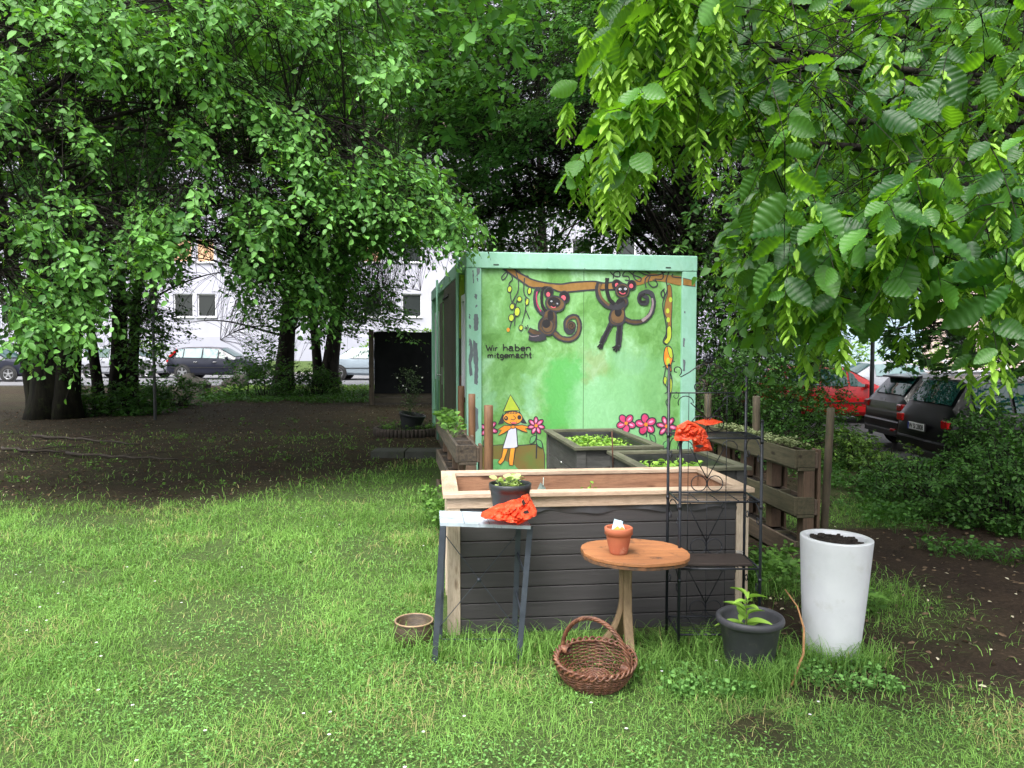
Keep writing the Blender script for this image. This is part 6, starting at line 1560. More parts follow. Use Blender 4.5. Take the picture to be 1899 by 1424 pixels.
def nptubes(paths, radii, sides=5):
    """paths (S,K,3), radii (S,K) -> one bark mesh"""
    S, K, _ = paths.shape
    T = np.gradient(paths, axis=1); T /= np.linalg.norm(T, axis=2, keepdims=True) + 1e-9
    ref = np.where(np.abs(T[..., 2:3]) < 0.9, np.array([0, 0, 1.0]), np.array([1.0, 0, 0]))
    X = np.cross(ref, T); X /= np.linalg.norm(X, axis=2, keepdims=True) + 1e-9; Y = np.cross(T, X)
    a = np.arange(sides) * 2 * np.pi / sides
    V = paths[:, :, None, :] + radii[:, :, None, None] * (X[:, :, None, :] * np.cos(a)[:, None] + Y[:, :, None, :] * np.sin(a)[:, None])
    base = (np.arange(S) * K * sides)[:, None, None] + (np.arange(K - 1) * sides)[None, :, None]
    k = np.arange(sides)[None, None, :]; k2 = (k + 1) % sides
    Fq = np.stack([base + k, base + k2, base + k2 + sides, base + k + sides], -1).reshape(-1, 4)
    return V.reshape(-1, 3), Fq
def in_poly(px, py, poly):
    c = np.zeros(len(px), bool); n = len(poly)
    for i in range(n):
        x1, y1 = poly[i]; x2, y2 = poly[(i + 1) % n]
        if y1 == y2: continue
        k = ((y1 > py) != (y2 > py)) & (px < (x2 - x1) * (py - y1) / (y2 - y1) + x1); c ^= k
    return c
def poly_points(poly, n, Y0, Y1, g, clump=90, thr=0.42, seed=1):
    """points of a crown: the crown's silhouette was measured in the photograph, its depth is real"""
    xs = [p[0] for p in poly]; ys = [p[1] for p in poly]; out = []
    got = 0
    while got < n:
        px = g.uniform(min(xs), max(xs), n * 2); py = g.uniform(min(ys), max(ys), n * 2)
        k = in_poly(px + 60 * (vnoise(px, py, 45, seed + 7) - 0.5), py + 90 * (vnoise(px, py, 38, seed + 8) - 0.5), poly) & (vnoise(px, py, clump, seed) + 0.35 * vnoise(px, py, clump * 0.4, seed + 1) > thr + 0.35 * 0.3 * g.random(len(px)))
        px, py = px[k], py[k]; d = g.uniform(Y0, Y1, len(px))
        out.append(at_np(px, py, d)); got += len(px)
    return np.concatenate(out)[:n]
def box_points(x0, x1, y0, y1, z0, z1, n, g, seed=3, thr=0.4, s=0.9):  # unseen crown leaves above the view, added to block sky light
    out = []; got = 0
    while got < n:
        P = np.stack([g.uniform(x0, x1, n * 2), g.uniform(y0, y1, n * 2), g.uniform(z0, z1, n * 2)], -1)
        k = vnoise(P[:, 0] + P[:, 2] * 0.7, P[:, 1] + P[:, 2], s, seed) > thr
        out.append(P[k]); got += k.sum()
    return np.concatenate(out)[:n]
def sprays(roots, g, length, nleaf, leaf, heading, hs, droop, tmpl, wide=0.6, face=None, flat=0.35, tb=0.35):
    """leafy twigs: every twig starts at a root, runs along its heading and droops; leaves stand alternately in its plane"""
    n = len(roots)
    H = np.asarray(heading, dtype=float) + hs * g.normal(size=(n, 3)); H[:, 2] *= 0.5
    H /= np.linalg.norm(H, axis=1, keepdims=True)
    Ls = length * g.uniform(0.55, 1.3, n)
    t = (np.arange(nleaf) + 0.6) / nleaf
    dr = droop * g.uniform(0.5, 1.4, n)
    roots = roots - H * (Ls * 0.5)[:, None]; roots[:, 2] += dr * Ls * 0.4
    pos = roots[:, None, :] + H[:, None, :] * (Ls[:, None] * t)[:, :, None]
    pos[:, :, 2] -= (dr[:, None] * Ls[:, None]) * t[None, :] ** 2
    tan = H[:, None, :] + np.array([0, 0, -1.0]) * (2 * dr[:, None] * t[None, :])[:, :, None]
    tan /= np.linalg.norm(tan, axis=2, keepdims=True)
    S = np.cross(H, [0, 0, 1.0]); S /= np.linalg.norm(S, axis=1, keepdims=True) + 1e-9
    sgn = np.where(np.arange(nleaf) % 2 == 0, 1.0, -1.0)
    D = tan * 0.65 + S[:, None, :] * sgn[None, :, None] * 0.85 + np.array([0, 0, -0.25]) + 0.30 * g.normal(size=pos.shape)
    nup = np.cross(S[:, None, :] + 0 * tan, tan)
    nup = np.where(nup[..., 2:3] < 0, -nup, nup)
    N = nup + flat * g.normal(size=pos.shape)
    P = pos.reshape(-1, 3); D = D.reshape(-1, 3); N = N.reshape(-1, 3)
    LL = leaf * g.uniform(0.5, 1.35, len(P)) * np.tile(np.interp(t, [0, 0.6, 1], [0.85, 1.1, 0.7]), n)
    V, Fs = quadleaves(P, D, N, LL, LL * wide, tmpl)
    k = len(tmpl[0])
    tint = np.repeat(np.clip(tb + 0.22 * np.repeat(g.normal(size=n), nleaf) + 0.24 * g.normal(size=len(P)) + 0.18 * np.tile(t, n), 0, 1), k)
    K = 5; tt = np.linspace(0, 1, K)
    path = roots[:, None, :] + H[:, None, :] * (Ls[:, None] * tt)[:, :, None]
    path[:, :, 2] -= (dr[:, None] * Ls[:, None]) * tt[None, :] ** 2
    return (V, Fs, tint), path, pos, roots
def catkins(P, g, length, n, bl, wide=0.34, tmpl=T_BRACT):
    """hanging clusters of winged seeds"""
    m = len(P); t = (np.arange(n) + 0.5) / n
    L_ = length * g.uniform(0.6, 1.25, m)
    sway = 0.18 * g.normal(size=(m, 3)); sway[:, 2] = -1; sway /= np.linalg.norm(sway, axis=1, keepdims=True)
    pos = P[:, None, :] + sway[:, None, :] * (L_[:, None] * t)[:, :, None]
    a = np.arange(n) * 2.2 + g.uniform(0, 6.28, m)[:, None]
    D = np.stack([np.cos(a) * 0.75, np.sin(a) * 0.75, -0.75 + 0 * a], -1) + 0.15 * g.normal(size=pos.shape)
    N = np.stack([np.cos(a), np.sin(a), 0.8 + 0 * a], -1) + 0.3 * g.normal(size=pos.shape)
    P_ = pos.reshape(-1, 3); LL = bl * g.uniform(0.7, 1.2, len(P_)) * np.tile(np.interp(t, [0, 0.5, 1], [1.05, 1.0, 0.65]), m)
    V, Fs = quadleaves(P_, D.reshape(-1, 3), N.reshape(-1, 3), LL, LL * wide, tmpl)
    return (V, Fs, np.repeat(np.clip(0.5 + 0.22 * g.normal(size=len(P_)), 0, 1), len(tmpl[0])))
def link_twigs(roots, limbs, g, r=0.006, K=6):
    """join every twig's root to the nearest limb by a thin arching side branch"""
    LPt = limbs.reshape(-1, 3)
    st = np.empty_like(roots)
    for i in range(0, len(roots), 400):
        d = ((roots[i:i + 400, None, :] - LPt[None, :, :]) ** 2).sum(2); d *= np.exp(1.1 * g.normal(size=d.shape)); st[i:i + 400] = LPt[d.argmin(1)]
    mid1 = st * 0.6 + roots * 0.4 + np.array([0, 0, 0.12]) * np.linalg.norm(roots - st, axis=1, keepdims=True)
    mid2 = st * 0.25 + roots * 0.75 + np.array([0, 0, 0.10]) * np.linalg.norm(roots - st, axis=1, keepdims=True)
    t = np.linspace(0, 1, K)[None, :, None]
    P = (1 - t) ** 3 * st[:, None] + 3 * (1 - t) ** 2 * t * mid1[:, None] + 3 * (1 - t) * t * t * mid2[:, None] + t ** 3 * roots[:, None]
    dl = np.linalg.norm(roots - st, axis=1)[:, None]
    rad = (r * (0.35 + 0.4 * np.minimum(dl, 1.5))) * np.linspace(1, 0.35, K)[None, :]
    return P, rad
def tree(label, base, h, r, limbs_to, g, leafsets, bark=BARK, lean=(0, 0), fork=0.35, group=None, name="tree", cat="tree", stems=None, kids=None, seeds=None, twig=0.006, limb_r=0.24, link=True):
    """base trunk point; limbs_to: end points of its main limbs; leafsets: list of (part, paths)"""
    root = empty(name, base, 0, label, cat, group)
    bz = np.array(base, dtype=float)
    mb = MB(); K = 14
    trunks = stems or [((0, 0), lean, r, h)]
    axis = []
    for (off, ln, rr_, hh) in trunks:
        pts = []; rad = []
        for k in range(K + 1):
            t = k / K
            wob = 0.35 * rr_ * math.sin(t * 5 + off[0] * 9), 0.35 * rr_ * math.cos(t * 4 + off[1] * 7)
            pts.append((off[0] + ln[0] * t ** 1.2 + wob[0], off[1] + ln[1] * t ** 1.2 + wob[1], -0.1 + hh * t)); rad.append(rr_ * (1 - 0.72 * t) * (1 + 0.55 * math.exp(-t * 22)))
        vs0 = len(mb.v); mb.tube(pts, rad, 16)
        for i in range(vs0, len(mb.v)):   # fluted, muscular bark
            v = Vector(mb.v[i]); kk = (i - vs0) // 16; kk = min(kk, K); c = Vector(pts[kk]); d = v - c; a = math.atan2(d.y, d.x)
            mb.v[i] = tuple(c + d * (1 + 0.13 * math.sin(a * 3 + kk * 0.35) + 0.07 * math.sin(a * 7 - kk * 0.5)))
        axis.append(np.array(pts) )
    mb.build("trunk", bark, root)
    limbs = []; lrad = []
    LE = np.array(limbs_to, dtype=float)
    for e in LE:
        ax = axis[g.integers(len(axis))]
        rel = e - bz
        want = np.clip(rel[2] * g.uniform(0.45, 0.85), h * 0.16, h * 0.88)
        best = ax[0] + 0; best = np.array([np.interp(want, ax[:, 2], ax[:, q]) for q in range(3)])
        d = rel - best; L_ = np.linalg.norm(d)
        p1 = best + d * 0.3 + np.array([0, 0, 0.16 * L_]) + 0.06 * L_ * g.normal(size=3); p2 = best + d * 0.7 + np.array([0, 0, 0.14 * L_]) + 0.06 * L_ * g.normal(size=3)
        limbs.append(bez(best, p1, p2, rel, 18)); r0 = r * limb_r * min(1, 0.35 + L_ / 9); lrad.append(np.linspace(r0, max(0.008, r0 * 0.12), 18))
    limbs = np.array(limbs); lrad = np.array(lrad)
    V, Fq = nptubes(limbs, lrad, 7)
    npmesh("limb", V, Fq, bark, parent=root, smooth=True)
    P_all = []; R_all = []; 
    crown = []
    seedset = []
    for (pts, kw, sd) in leafsets:
        rts = pts - bz
        lf, path, pos, rts = sprays(rts, g, **kw)
        crown.append(lf)
        P_all.append(path); R_all.append(np.linspace(1, 0.4, path.shape[1])[None, :] * twig * 0.55 * np.ones((len(path), 1)))
        if link and kw["leaf"] < 0.15:
            P2, r2 = link_twigs(rts, limbs[:, 8:], g, twig)
            V2, F2 = nptubes(P2, r2, 4); crown_l = (V2, F2); P_all.append(None); R_all.append(crown_l)
        if sd:
            frac, L_, n_, bl, tm = sd
            pp = pos.reshape(-1, 3); pick = pp[g.random(len(pp)) < frac] ; seedset.append(catkins(pick, g, L_, n_, bl, tmpl=tm))
    V, Fs, T = merge(crown)
    npmesh("crown", V, Fs, kids or L_HORN, parent=root, tint=T)
    tv = []; off = 0; tf = []
    for p, q in zip(P_all, R_all):
        V2, F2 = nptubes(p, q, 3) if p is not None else q
        tv.append(V2); tf.append(F2 + off); off += len(V2)
    npmesh("twigs", np.concatenate(tv), np.concatenate(tf), bark, parent=root, smooth=True)
    if seedset:
        V, Fs, T = merge(seedset); npmesh("seed_clusters", V, Fs, seeds or L_SEED, parent=root, tint=T)
    return root
T_SEEDFAR = (np.array([[0, 0, 0], [0.5, 0.5, 0.05], [1, 0, -0.08], [0.5, -0.5, 0.05]]), [np.array([[0, 1, 2, 3]])])
def K_(length, nleaf, leaf, heading, hs, droop, tmpl=T_FAR, **k): return dict(length=length, nleaf=nleaf, leaf=leaf, heading=heading, hs=hs, droop=droop, tmpl=tmpl, **k)
g = np.random.default_rng(77)
# ---- A: hornbeam whose wide crown hangs over the left of the lawn; its trunk stands outside the picture on the left
polyA1 = [(-250, -60), (760, -60), (740, 60), (755, 140), (700, 170), (640, 140), (560, 120), (440, 70), (420, 160), (330, 150), (180, 130), (175, 250), (150, 270), (60, 230), (0, 240), (-250, 300)]
polyA2 = [(330, 170), (480, 170), (640, 235), (740, 290), (820, 350), (885, 405), (870, 440), (800, 430), (780, 460), (700, 440), (640, 420), (560, 440), (450, 430), (420, 350), (340, 300)]
polyA3 = [(-250, 320), (60, 330), (200, 380), (330, 330), (410, 400), (340, 430), (300, 520), (215, 560), (190, 640), (60, 640), (0, 600), (-250, 660)]
polyA4 = [(430, 400), (600, 400), (800, 410), (850, 440), (720, 490), (640, 560), (580, 600), (480, 610), (430, 560), (410, 480)]
polyA5 = [(0, 200), (200, 240), (420, 200), (480, 330), (380, 380), (200, 380), (0, 330)]
bA = (-7.4, 9.2, 0)
ends = [tuple(at(*p)) for p in ((0, 0, 7.4), (150, 60, 7), (420, 20, 7.6), (700, 0, 8), (640, 230, 7.5), (800, 350, 7.6), (460, 300, 7.5), (560, 440, 8), (100, 380, 7), (250, 420, 7.6), (330, 200, 8), (0, 500, 7), (180, 560, 7.5), (620, 60, 8.5), (-150, 100, 7), (-150, 450, 7), (300, -200, 7), (600, -250, 7.5), (0, -300, 7.5), (740, 420, 7.8), (500, 520, 8))]
hA = (0.55, -0.30, 0.05)
sets = [(poly_points(polyA1, 1050, 6.3, 8.6, g, 70, 0.58, 1), K_(0.50, 11, 0.080, hA, 0.45, 0.75, T_MID, tb=0.55), (0.06, 0.09, 10, 0.026, T_SEEDFAR)),
        (poly_points(polyA2, 900, 6.6, 8.4, g, 70, 0.50, 2), K_(0.50, 11, 0.073, hA, 0.40, 0.8, T_MID, tb=0.5), (0.05, 0.09, 10, 0.026, T_SEEDFAR)),
        (poly_points(polyA3, 650, 6.4, 8.2, g, 70, 0.55, 3), K_(0.48, 11, 0.078, hA, 0.45, 0.8, T_MID, tb=0.5), (0.045, 0.09, 10, 0.026, T_SEEDFAR)),
        (poly_points(polyA4, 430, 7.2, 9.0, g, 70, 0.45, 4), K_(0.48, 10, 0.072, hA, 0.45, 0.7, T_MID), (0.03, 0.08, 9, 0.024, T_SEEDFAR)),
        (poly_points(polyA5, 210, 7.6, 9.4, g, 70, 0.55, 5), K_(0.48, 10, 0.074, hA, 0.45, 0.6, T_MID, tb=0.1), None),  # low tb darkens these inner leaves, shade painted into their tint
        (box_points(-9.5, 0.2, 7.4, 12.5, 4.6, 8.2, 1900, g), K_(0.9, 9, 0.15, (0.3, -0.3, 0), 1.0, 0.3), None)]  # overhead leaves out of view, added to darken the ground below
tree("broad hornbeam whose pale green branches hang over the left of the lawn", bA, 8.5, 0.30, ends, g, sets, limb_r=0.13)
# ---- B, C: dark multi-stemmed trees at the left
pB = gz(92, 776); pB.z = 0
eB = [(pB.x + x, pB.y + y, z) for x, y, z in ((-2, -2, 5), (2, -2.5, 5.2), (1.2, 1.5, 6.5), (3.5, -1, 6.2), (-3, 1, 6), (0.4, -3.5, 4.2), (2.6, -3.4, 3.6), (-1.5, -3.5, 3.3), (1.0, -1.0, 7.5), (4.4, -0.5, 4.5), (3.9, 1.0, 7.2))]
sets = [(poly_points([(-300, -100), (520, -100), (560, 120), (500, 330), (420, 420), (330, 520), (300, 560), (-300, 590)], 2600, 11.0, 16.5, g, 110, 0.45, 8), K_(0.7, 9, 0.095, (0, -0.4, 0), 1.0, 0.35), None),
        (box_points(pB.x - 6, pB.x + 5, 11, 22, 7.5, 11, 1700, g), K_(1.1, 8, 0.22, (0, 0, 0), 1.0, 0.3), None)]  # unseen top leaves, thickened to darken the earth underneath
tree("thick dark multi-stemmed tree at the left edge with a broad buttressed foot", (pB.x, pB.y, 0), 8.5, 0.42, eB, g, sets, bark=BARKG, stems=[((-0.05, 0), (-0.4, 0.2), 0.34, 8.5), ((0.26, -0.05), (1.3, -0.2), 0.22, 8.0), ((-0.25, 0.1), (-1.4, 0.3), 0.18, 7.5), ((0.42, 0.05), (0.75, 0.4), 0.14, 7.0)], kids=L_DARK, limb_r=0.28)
pC = gz(212, 762); pC.z = 0
eC = [(pC.x + x, pC.y + y, z) for x, y, z in ((-1, -2, 4.5), (1.8, -1.5, 4.6), (1.2, 1.5, 6.2), (3, -0.6, 5.2), (0.4, -3, 3.6), (2.4, 1.4, 3.4), (1.4, -0.8, 2.3), (-1.8, 0.6, 6.4))]
sets = [(poly_points([(120, 200), (420, 200), (400, 330), (340, 420), (300, 520), (320, 600), (305, 690), (250, 740), (140, 740), (110, 560)], 1000, 13.5, 18.5, g, 90, 0.42, 9), K_(0.6, 8, 0.095, (0.3, -0.2, 0), 0.9, 0.3), None),
        (poly_points([(270, 490), (350, 500), (330, 640), (280, 660)], 90, 15.5, 18, g, 40, 0.4, 10), K_(0.7, 8, 0.09, (1, 0, 0), 0.4, 0.25), None)]
tree("slim dark trunk right of the thick buttressed tree", (pC.x, pC.y, 0), 7.5, 0.19, eC, g, sets, stems=[((0, 0), (0.3, 0.2), 0.19, 7.5), ((0.3, 0.1), (0.9, 0.1), 0.13, 7), ((-0.35, 0), (-0.5, 0.1), 0.12, 6)], kids=L_DARK)
# ---- D, E: the two leaning trunks left of the black screen
pD = gz(520, 727); pD.z = 0
eD = [(pD.x + x, pD.y + y, z) for x, y, z in ((-2.4, -2, 4.2), (2, -2.5, 5.6), (1.2, 1.5, 7.5), (-3, 1, 6.2), (0.4, -3.5, 5.2), (-2.8, -1, 2.2), (2.2, -1.0, 2.6), (-1.2, -2.0, 1.7), (1.6, 0.3, 3.3), (-3.2, -1.5, 9.5), (2.8, -2, 10), (0, -3, 9), (-1, 2, 10.5), (-4, 0.5, 8), (3.4, 0, 8.2))]
sets = [(poly_points([(420, 480), (500, 470), (560, 500), (560, 640), (500, 660), (540, 700), (480, 720), (440, 700), (445, 600)], 300, 20, 25, g, 60, 0.5, 13), K_(0.8, 8, 0.11, (-1, -0.2, 0), 0.6, 0.15), None),
        (poly_points([(400, -60), (700, -60), (700, 430), (560, 520), (450, 450)], 1500, 17, 25, g, 110, 0.36, 14), K_(0.9, 8, 0.14, (0, -0.3, 0), 1.0, 0.25), None),
        (box_points(pD.x - 5, pD.x + 3, 17, 26, 10, 13, 350, g), K_(1.2, 8, 0.3, (0, 0, 0), 1, 0.3), None)]
tree("dark tree leaning right, left of the pair beside the black screen", (pD.x, pD.y, 0), 11.5, 0.27, eD, g, sets, lean=(1.1, 0), kids=L_DARK)
pE = gz(604, 722); pE.z = 0
eE = [(pE.x + x, pE.y + y, z) for x, y, z in ((-2, -2, 5), (2.4, -2.5, 5.2), (2.2, 1.5, 7.5), (3.5, -1, 6.2), (0.4, -3.5, 4.2), (2.6, -1.4, 2.6), (3.4, -0.5, 3.4), (-1.5, -1, 2.3), (1.8, -2.2, 2.2), (-2.6, -1.5, 9.5), (3.4, -2, 10), (1, -3, 9), (0, 2, 10.5), (4.6, 0.5, 8.4), (5.4, -1.5, 9.6))]
sets = [(poly_points([(540, 470), (700, 430), (800, 400), (830, 440), (760, 490), (745, 560), (790, 600), (740, 625), (690, 610), (660, 640), (580, 640), (560, 560)], 700, 18, 24, g, 70, 0.46, 16), K_(0.8, 9, 0.11, (1, -0.3, 0), 0.7, 0.2), None),
        (poly_points([(560, -60), (900, -60), (900, 380), (780, 450), (600, 450)], 1700, 17, 24, g, 110, 0.34, 17), K_(0.9, 8, 0.14, (0.3, -0.3, 0), 1.0, 0.25), None),
        (box_points(pE.x - 2, pE.x + 6, 17, 26, 9.5, 13, 350, g), K_(1.2, 8, 0.3, (0, 0, 0), 1, 0.3), None)]
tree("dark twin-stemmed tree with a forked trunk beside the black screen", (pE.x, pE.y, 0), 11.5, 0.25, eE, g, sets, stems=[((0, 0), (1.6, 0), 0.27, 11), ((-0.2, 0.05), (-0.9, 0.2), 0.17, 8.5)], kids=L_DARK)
# ---- F: tree behind the container, layered boughs
pF = at(1262, 600, 15.2)
eF = [tuple(at(*p)) for p in ((1150, 40, 10.5), (1180, 180, 10.6), (1000, 30, 11.5), (960, 120, 12), (860, 60, 13), (1080, 150, 12.5), (820, 170, 13), (1000, 210, 12.8), (900, 260, 14), (1120, 260, 13), (780, 250, 14.5), (1060, 320, 15), (960, 380, 15.5), (880, 420, 16), (1200, 420, 16), (1400, 300, 13), (1450, 120, 12), (1380, 480, 14), (1520, 420, 14), (1000, -120, 12), (1250, -100, 11), (1600, 300, 15))]
layer = lambda p, n, y0, y1, sd, hd=(-0.9, -0.45, 0.02): (poly_points(p, n, y0, y1, g, 60, 0.38, sd), K_(0.55, 11, 0.085, hd, 0.35, 0.35, T_MID, tb=0.7), None)  # high tb paints the lit tops of the boughs into the tint
sets = [layer([(1000, -60), (1160, -60), (1165, 90), (1060, 80), (960, 60)], 150, 9.2, 10.8, 21), layer([(930, 60), (1130, 40), (1150, 110), (1010, 120)], 70, 9.5, 11, 22),
        layer([(980, 130), (1110, 120), (1150, 170), (1060, 190)], 80, 9.6, 11, 23), layer([(800, 110), (960, 130), (950, 160), (830, 160)], 60, 11, 13, 24), layer([(930, 190), (1060, 170), (1060, 230), (960, 240)], 80, 11, 12.8, 25),
        layer([(800, 170), (900, 180), (880, 240), (790, 220)], 60, 11.5, 13, 26), layer([(880, 260), (960, 250), (960, 310), (900, 300)], 45, 11.5, 13, 27),
        (poly_points([(680, -60), (1330, -60), (1340, 250), (1180, 330), (1000, 300), (900, 330), (820, 380), (720, 330)], 2900, 12.2, 17, g, 90, 0.33, 28), K_(0.65, 9, 0.095, (-0.5, -0.4, 0), 0.9, 0.3), None),
        (poly_points([(820, 300), (1000, 320), (1240, 330), (1290, 470), (1180, 475), (1090, 455), (1000, 420), (960, 465), (860, 460), (800, 430)], 1000, 14.5, 19, g, 55, 0.40, 29), K_(0.6, 8, 0.12, (-0.5, -0.2, 0), 0.9, 0.25), None),
        (poly_points([(1240, -60), (1750, -60), (1700, 300), (1560, 480), (1420, 560), (1290, 560), (1280, 400)], 2400, 11.5, 18, g, 90, 0.33, 30), K_(0.65, 9, 0.10, (0.3, -0.4, 0), 0.9, 0.3), None),
        (poly_points([(1285, 380), (1560, 380), (1600, 560), (1560, 700), (1290, 700)], 1200, 12.0, 17, g, 70, 0.25, 61), K_(0.65, 9, 0.10, (0, -0.4, 0), 0.9, 0.3), None),
        (box_points(-3, 7, 13, 20, 7.8, 11, 900, g), K_(1.1, 8, 0.2, (0, 0, 0), 1.0, 0.3), None)]
tree("tall dark tree behind the container with layered pale-tipped boughs", (pF.x, 15.2, 0), 11, 0.27, eF, g, sets, lean=(0.3, 0), kids=leafmat("bough_leaf", (0.020, 0.075, 0.014), (0.085, 0.20, 0.045), (0.12, 0.32, 0.025), 0.32, 0.48, 0.35))
# ---- G: maple at the right
pG = (10.2, 10.3, -0.45)
T_MAPLE = (np.array([[0, 0, 0], [0.1, 0.42, 0], [0.38, 0.2, 0.05], [0.62, 0.55, 0], [0.62, 0.18, 0.04], [1, 0, -0.05], [0.62, -0.18, 0.04], [0.62, -0.55, 0], [0.38, -0.2, 0.05], [0.1, -0.42, 0]]), [np.array([[0, 1, 2, 8], [0, 2, 8, 9], [2, 3, 4, 8], [4, 6, 7, 8]]), np.array([[4, 5, 6]])])
eG = [tuple(at(*p)) for p in ((1600, 620, 9.0), (1700, 640, 8.6), (1800, 660, 8.5), (1880, 560, 8.5), (1750, 520, 9.0), (1850, 300, 9), (1700, 250, 9.5), (1800, 60, 9.5), (1600, 120, 10), (2000, 700, 8.5))]
sets = [(poly_points([(1590, 590), (1700, 540), (1800, 560), (1980, 540), (1980, 700), (1860, 700), (1760, 690), (1660, 690), (1640, 650)], 260, 8.0, 9.6, g, 40, 0.40, 33), K_(0.45, 7, 0.085, (-0.7, -0.3, 0), 0.6, 0.3, T_MAPLE, wide=1.1), None),
        (poly_points([(1700, -60), (2100, -60), (2100, 560), (1850, 480), (1650, 560), (1520, 500), (1600, 300)], 1300, 7.5, 13, g, 90, 0.44, 34), K_(0.55, 8, 0.09, (-0.5, -0.3, 0), 0.9, 0.3, T_MAPLE, wide=1.1), None),
        (box_points(4.5, 13, 7, 15, 6.2, 9.5, 500, g), K_(1.0, 8, 0.2, (0, 0, 0), 1.0, 0.3), None)]
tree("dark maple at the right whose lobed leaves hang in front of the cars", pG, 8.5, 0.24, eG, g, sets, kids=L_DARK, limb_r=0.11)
# ---- H: near hornbeam at the right, leaves and seed clusters close to the camera; its trunk stands outside the picture
pH = (4.3, 4.4, 0)
eH = [tuple(at(*p)) for p in ((1180, 60, 2.1), (1120, 180, 2.2), (1250, 120, 2.1), (1080, 300, 2.3), (1180, 320, 2.3), (1300, 250, 2.4), (1400, 150, 2.3), (1350, 50, 3.4), (1480, 420, 2.2), (1600, 330, 3.0), (1500, 520, 2.1), (1740, 140, 3.3), (1700, 480, 2.0), (1850, 520, 1.9), (1800, 300, 2.4), (1900, 60, 3.0), (1380, 480, 3.6), (1360, 620, 3.7), (1450, 560, 3.8), (1420, -100, 2.6), (1650, -100, 2.6), (1620, 60, 4.6), (1500, 250, 4.8), (1330, 300, 5.0))]
hH = (-0.35, -0.15, -0.35)
near = lambda p, n, y0, y1, sd, sdp, L=0.078, ln=0.22, nl=7, tb=0.45: (poly_points(p, n, y0, y1, g, 70, 0.30, sd), K_(ln, nl, L, hH, 0.5, 0.7, T_NEAR, wide=0.54, flat=0.5, tb=tb), sdp)
SD = (0.26, 0.13, 24, 0.040, T_BRACT); SDs = (0.15, 0.12, 22, 0.038, T_BRACT)
polyH1 = [(1160, -140), (1340, -140), (1320, 60), (1290, 200), (1270, 260), (1200, 280), (1140, 250), (1110, 190), (1130, 100), (1150, 30)]
polyH2 = [(1330, -80), (1950, -80), (1950, 120), (1700, 100), (1500, 150), (1330, 200)]
polyH3 = [(1300, 150), (1500, 120), (1700, 120), (1950, 150), (1950, 420), (1860, 470), (1720, 480), (1560, 380), (1450, 330), (1300, 260)]
polyH4 = [(1440, 330), (1600, 380), (1620, 560), (1530, 620), (1460, 560), (1440, 450)]
polyH5 = [(1620, 340), (1950, 340), (1950, 590), (1860, 570), (1780, 520), (1720, 540), (1640, 500)]
polyH6 = [(1330, 380), (1480, 400), (1560, 520), (1500, 610), (1420, 630), (1360, 600), (1350, 450)]
sets = [near(polyH1, 84, 1.75, 2.5, 41, (0.38, 0.14, 24, 0.040, T_BRACT)), near([(1050, 270), (1180, 280), (1170, 330), (1090, 330)], 9, 2.0, 2.4, 42, SD, 0.075, 0.16), near(polyH2, 60, 1.8, 2.9, 43, SDs, tb=0.3), near(polyH3, 120, 1.8, 3.0, 44, SDs, tb=0.12), near(polyH4, 24, 1.7, 2.2, 45, SD, 0.090, tb=0.2), near(polyH5, 56, 1.6, 2.3, 46, SDs, 0.092, tb=0.1),  # low tb paints shade into the leaf tint towards the right
        (poly_points(polyH6, 210, 3.2, 4.4, g, 60, 0.36, 47), K_(0.32, 9, 0.072, (-0.3, -0.2, -0.2), 0.5, 0.9, T_MID, wide=0.6), (0.10, 0.10, 14, 0.026, T_BRACT)),
        (poly_points([(1290, -80), (1950, -80), (1950, 560), (1700, 540), (1560, 480), (1330, 420)], 620, 3.2, 6.5, g, 90, 0.42, 48), K_(0.42, 9, 0.078, (-0.3, -0.2, -0.1), 0.7, 0.7, T_MID), (0.04, 0.10, 12, 0.026, T_BRACT)),
        (box_points(1.3, 7.5, 1.5, 8.5, 4.0, 6.8, 1300, g, thr=0.35), K_(0.7, 9, 0.15, (0, 0, 0), 1.0, 0.4), None)]  # out-of-view leaves added overhead to shade the right side
tree("near hornbeam hanging large serrated leaves and pale seed clusters over the right", pH, 6.5, 0.20, eH, g, sets, kids=L_NEAR, twig=0.0032, limb_r=0.17)
# ---- far trees closing the view between the crowns
for k, (x, y, h, r, lab) in enumerate(((-16, 27, 11, 4.2, "leafy street tree far left behind the thick trunk"), (1.0, 27, 12, 4.2, "tall tree beyond the container roof"), (8.2, 21, 11, 3.6, "dense tree behind the shrubs right of the container"), (15.5, 20, 10, 4.0, "tree beyond the car park at the far right edge"))):
    n = 700
    P = g.normal(size=(n, 3)); P /= np.linalg.norm(P, axis=1, keepdims=True); P *= (g.random(n) ** 0.33)[:, None]
    P = P * np.array([r, r * 0.8, h * 0.36]) + np.array([x, y, h * 0.66]); P = P[vnoise(P[:, 0] + P[:, 2], P[:, 1] + P[:, 2] * 0.5, 1.2, k) > 0.38]
    E_ = [(x + r * 0.7 * math.cos(a), y + r * 0.6 * math.sin(a), h * (0.5 + 0.12 * (i % 3))) for i, a in enumerate(np.linspace(0, 5.6, 8))]
    tree(lab, (x, y, -0.45 if x > 5 else 0), h * 0.9, 0.22, E_, g, [(P, K_(0.9, 8, 0.16, (0, 0, 0), 1.0, 0.3), None)], kids=L_DARK, group="trees farther back")
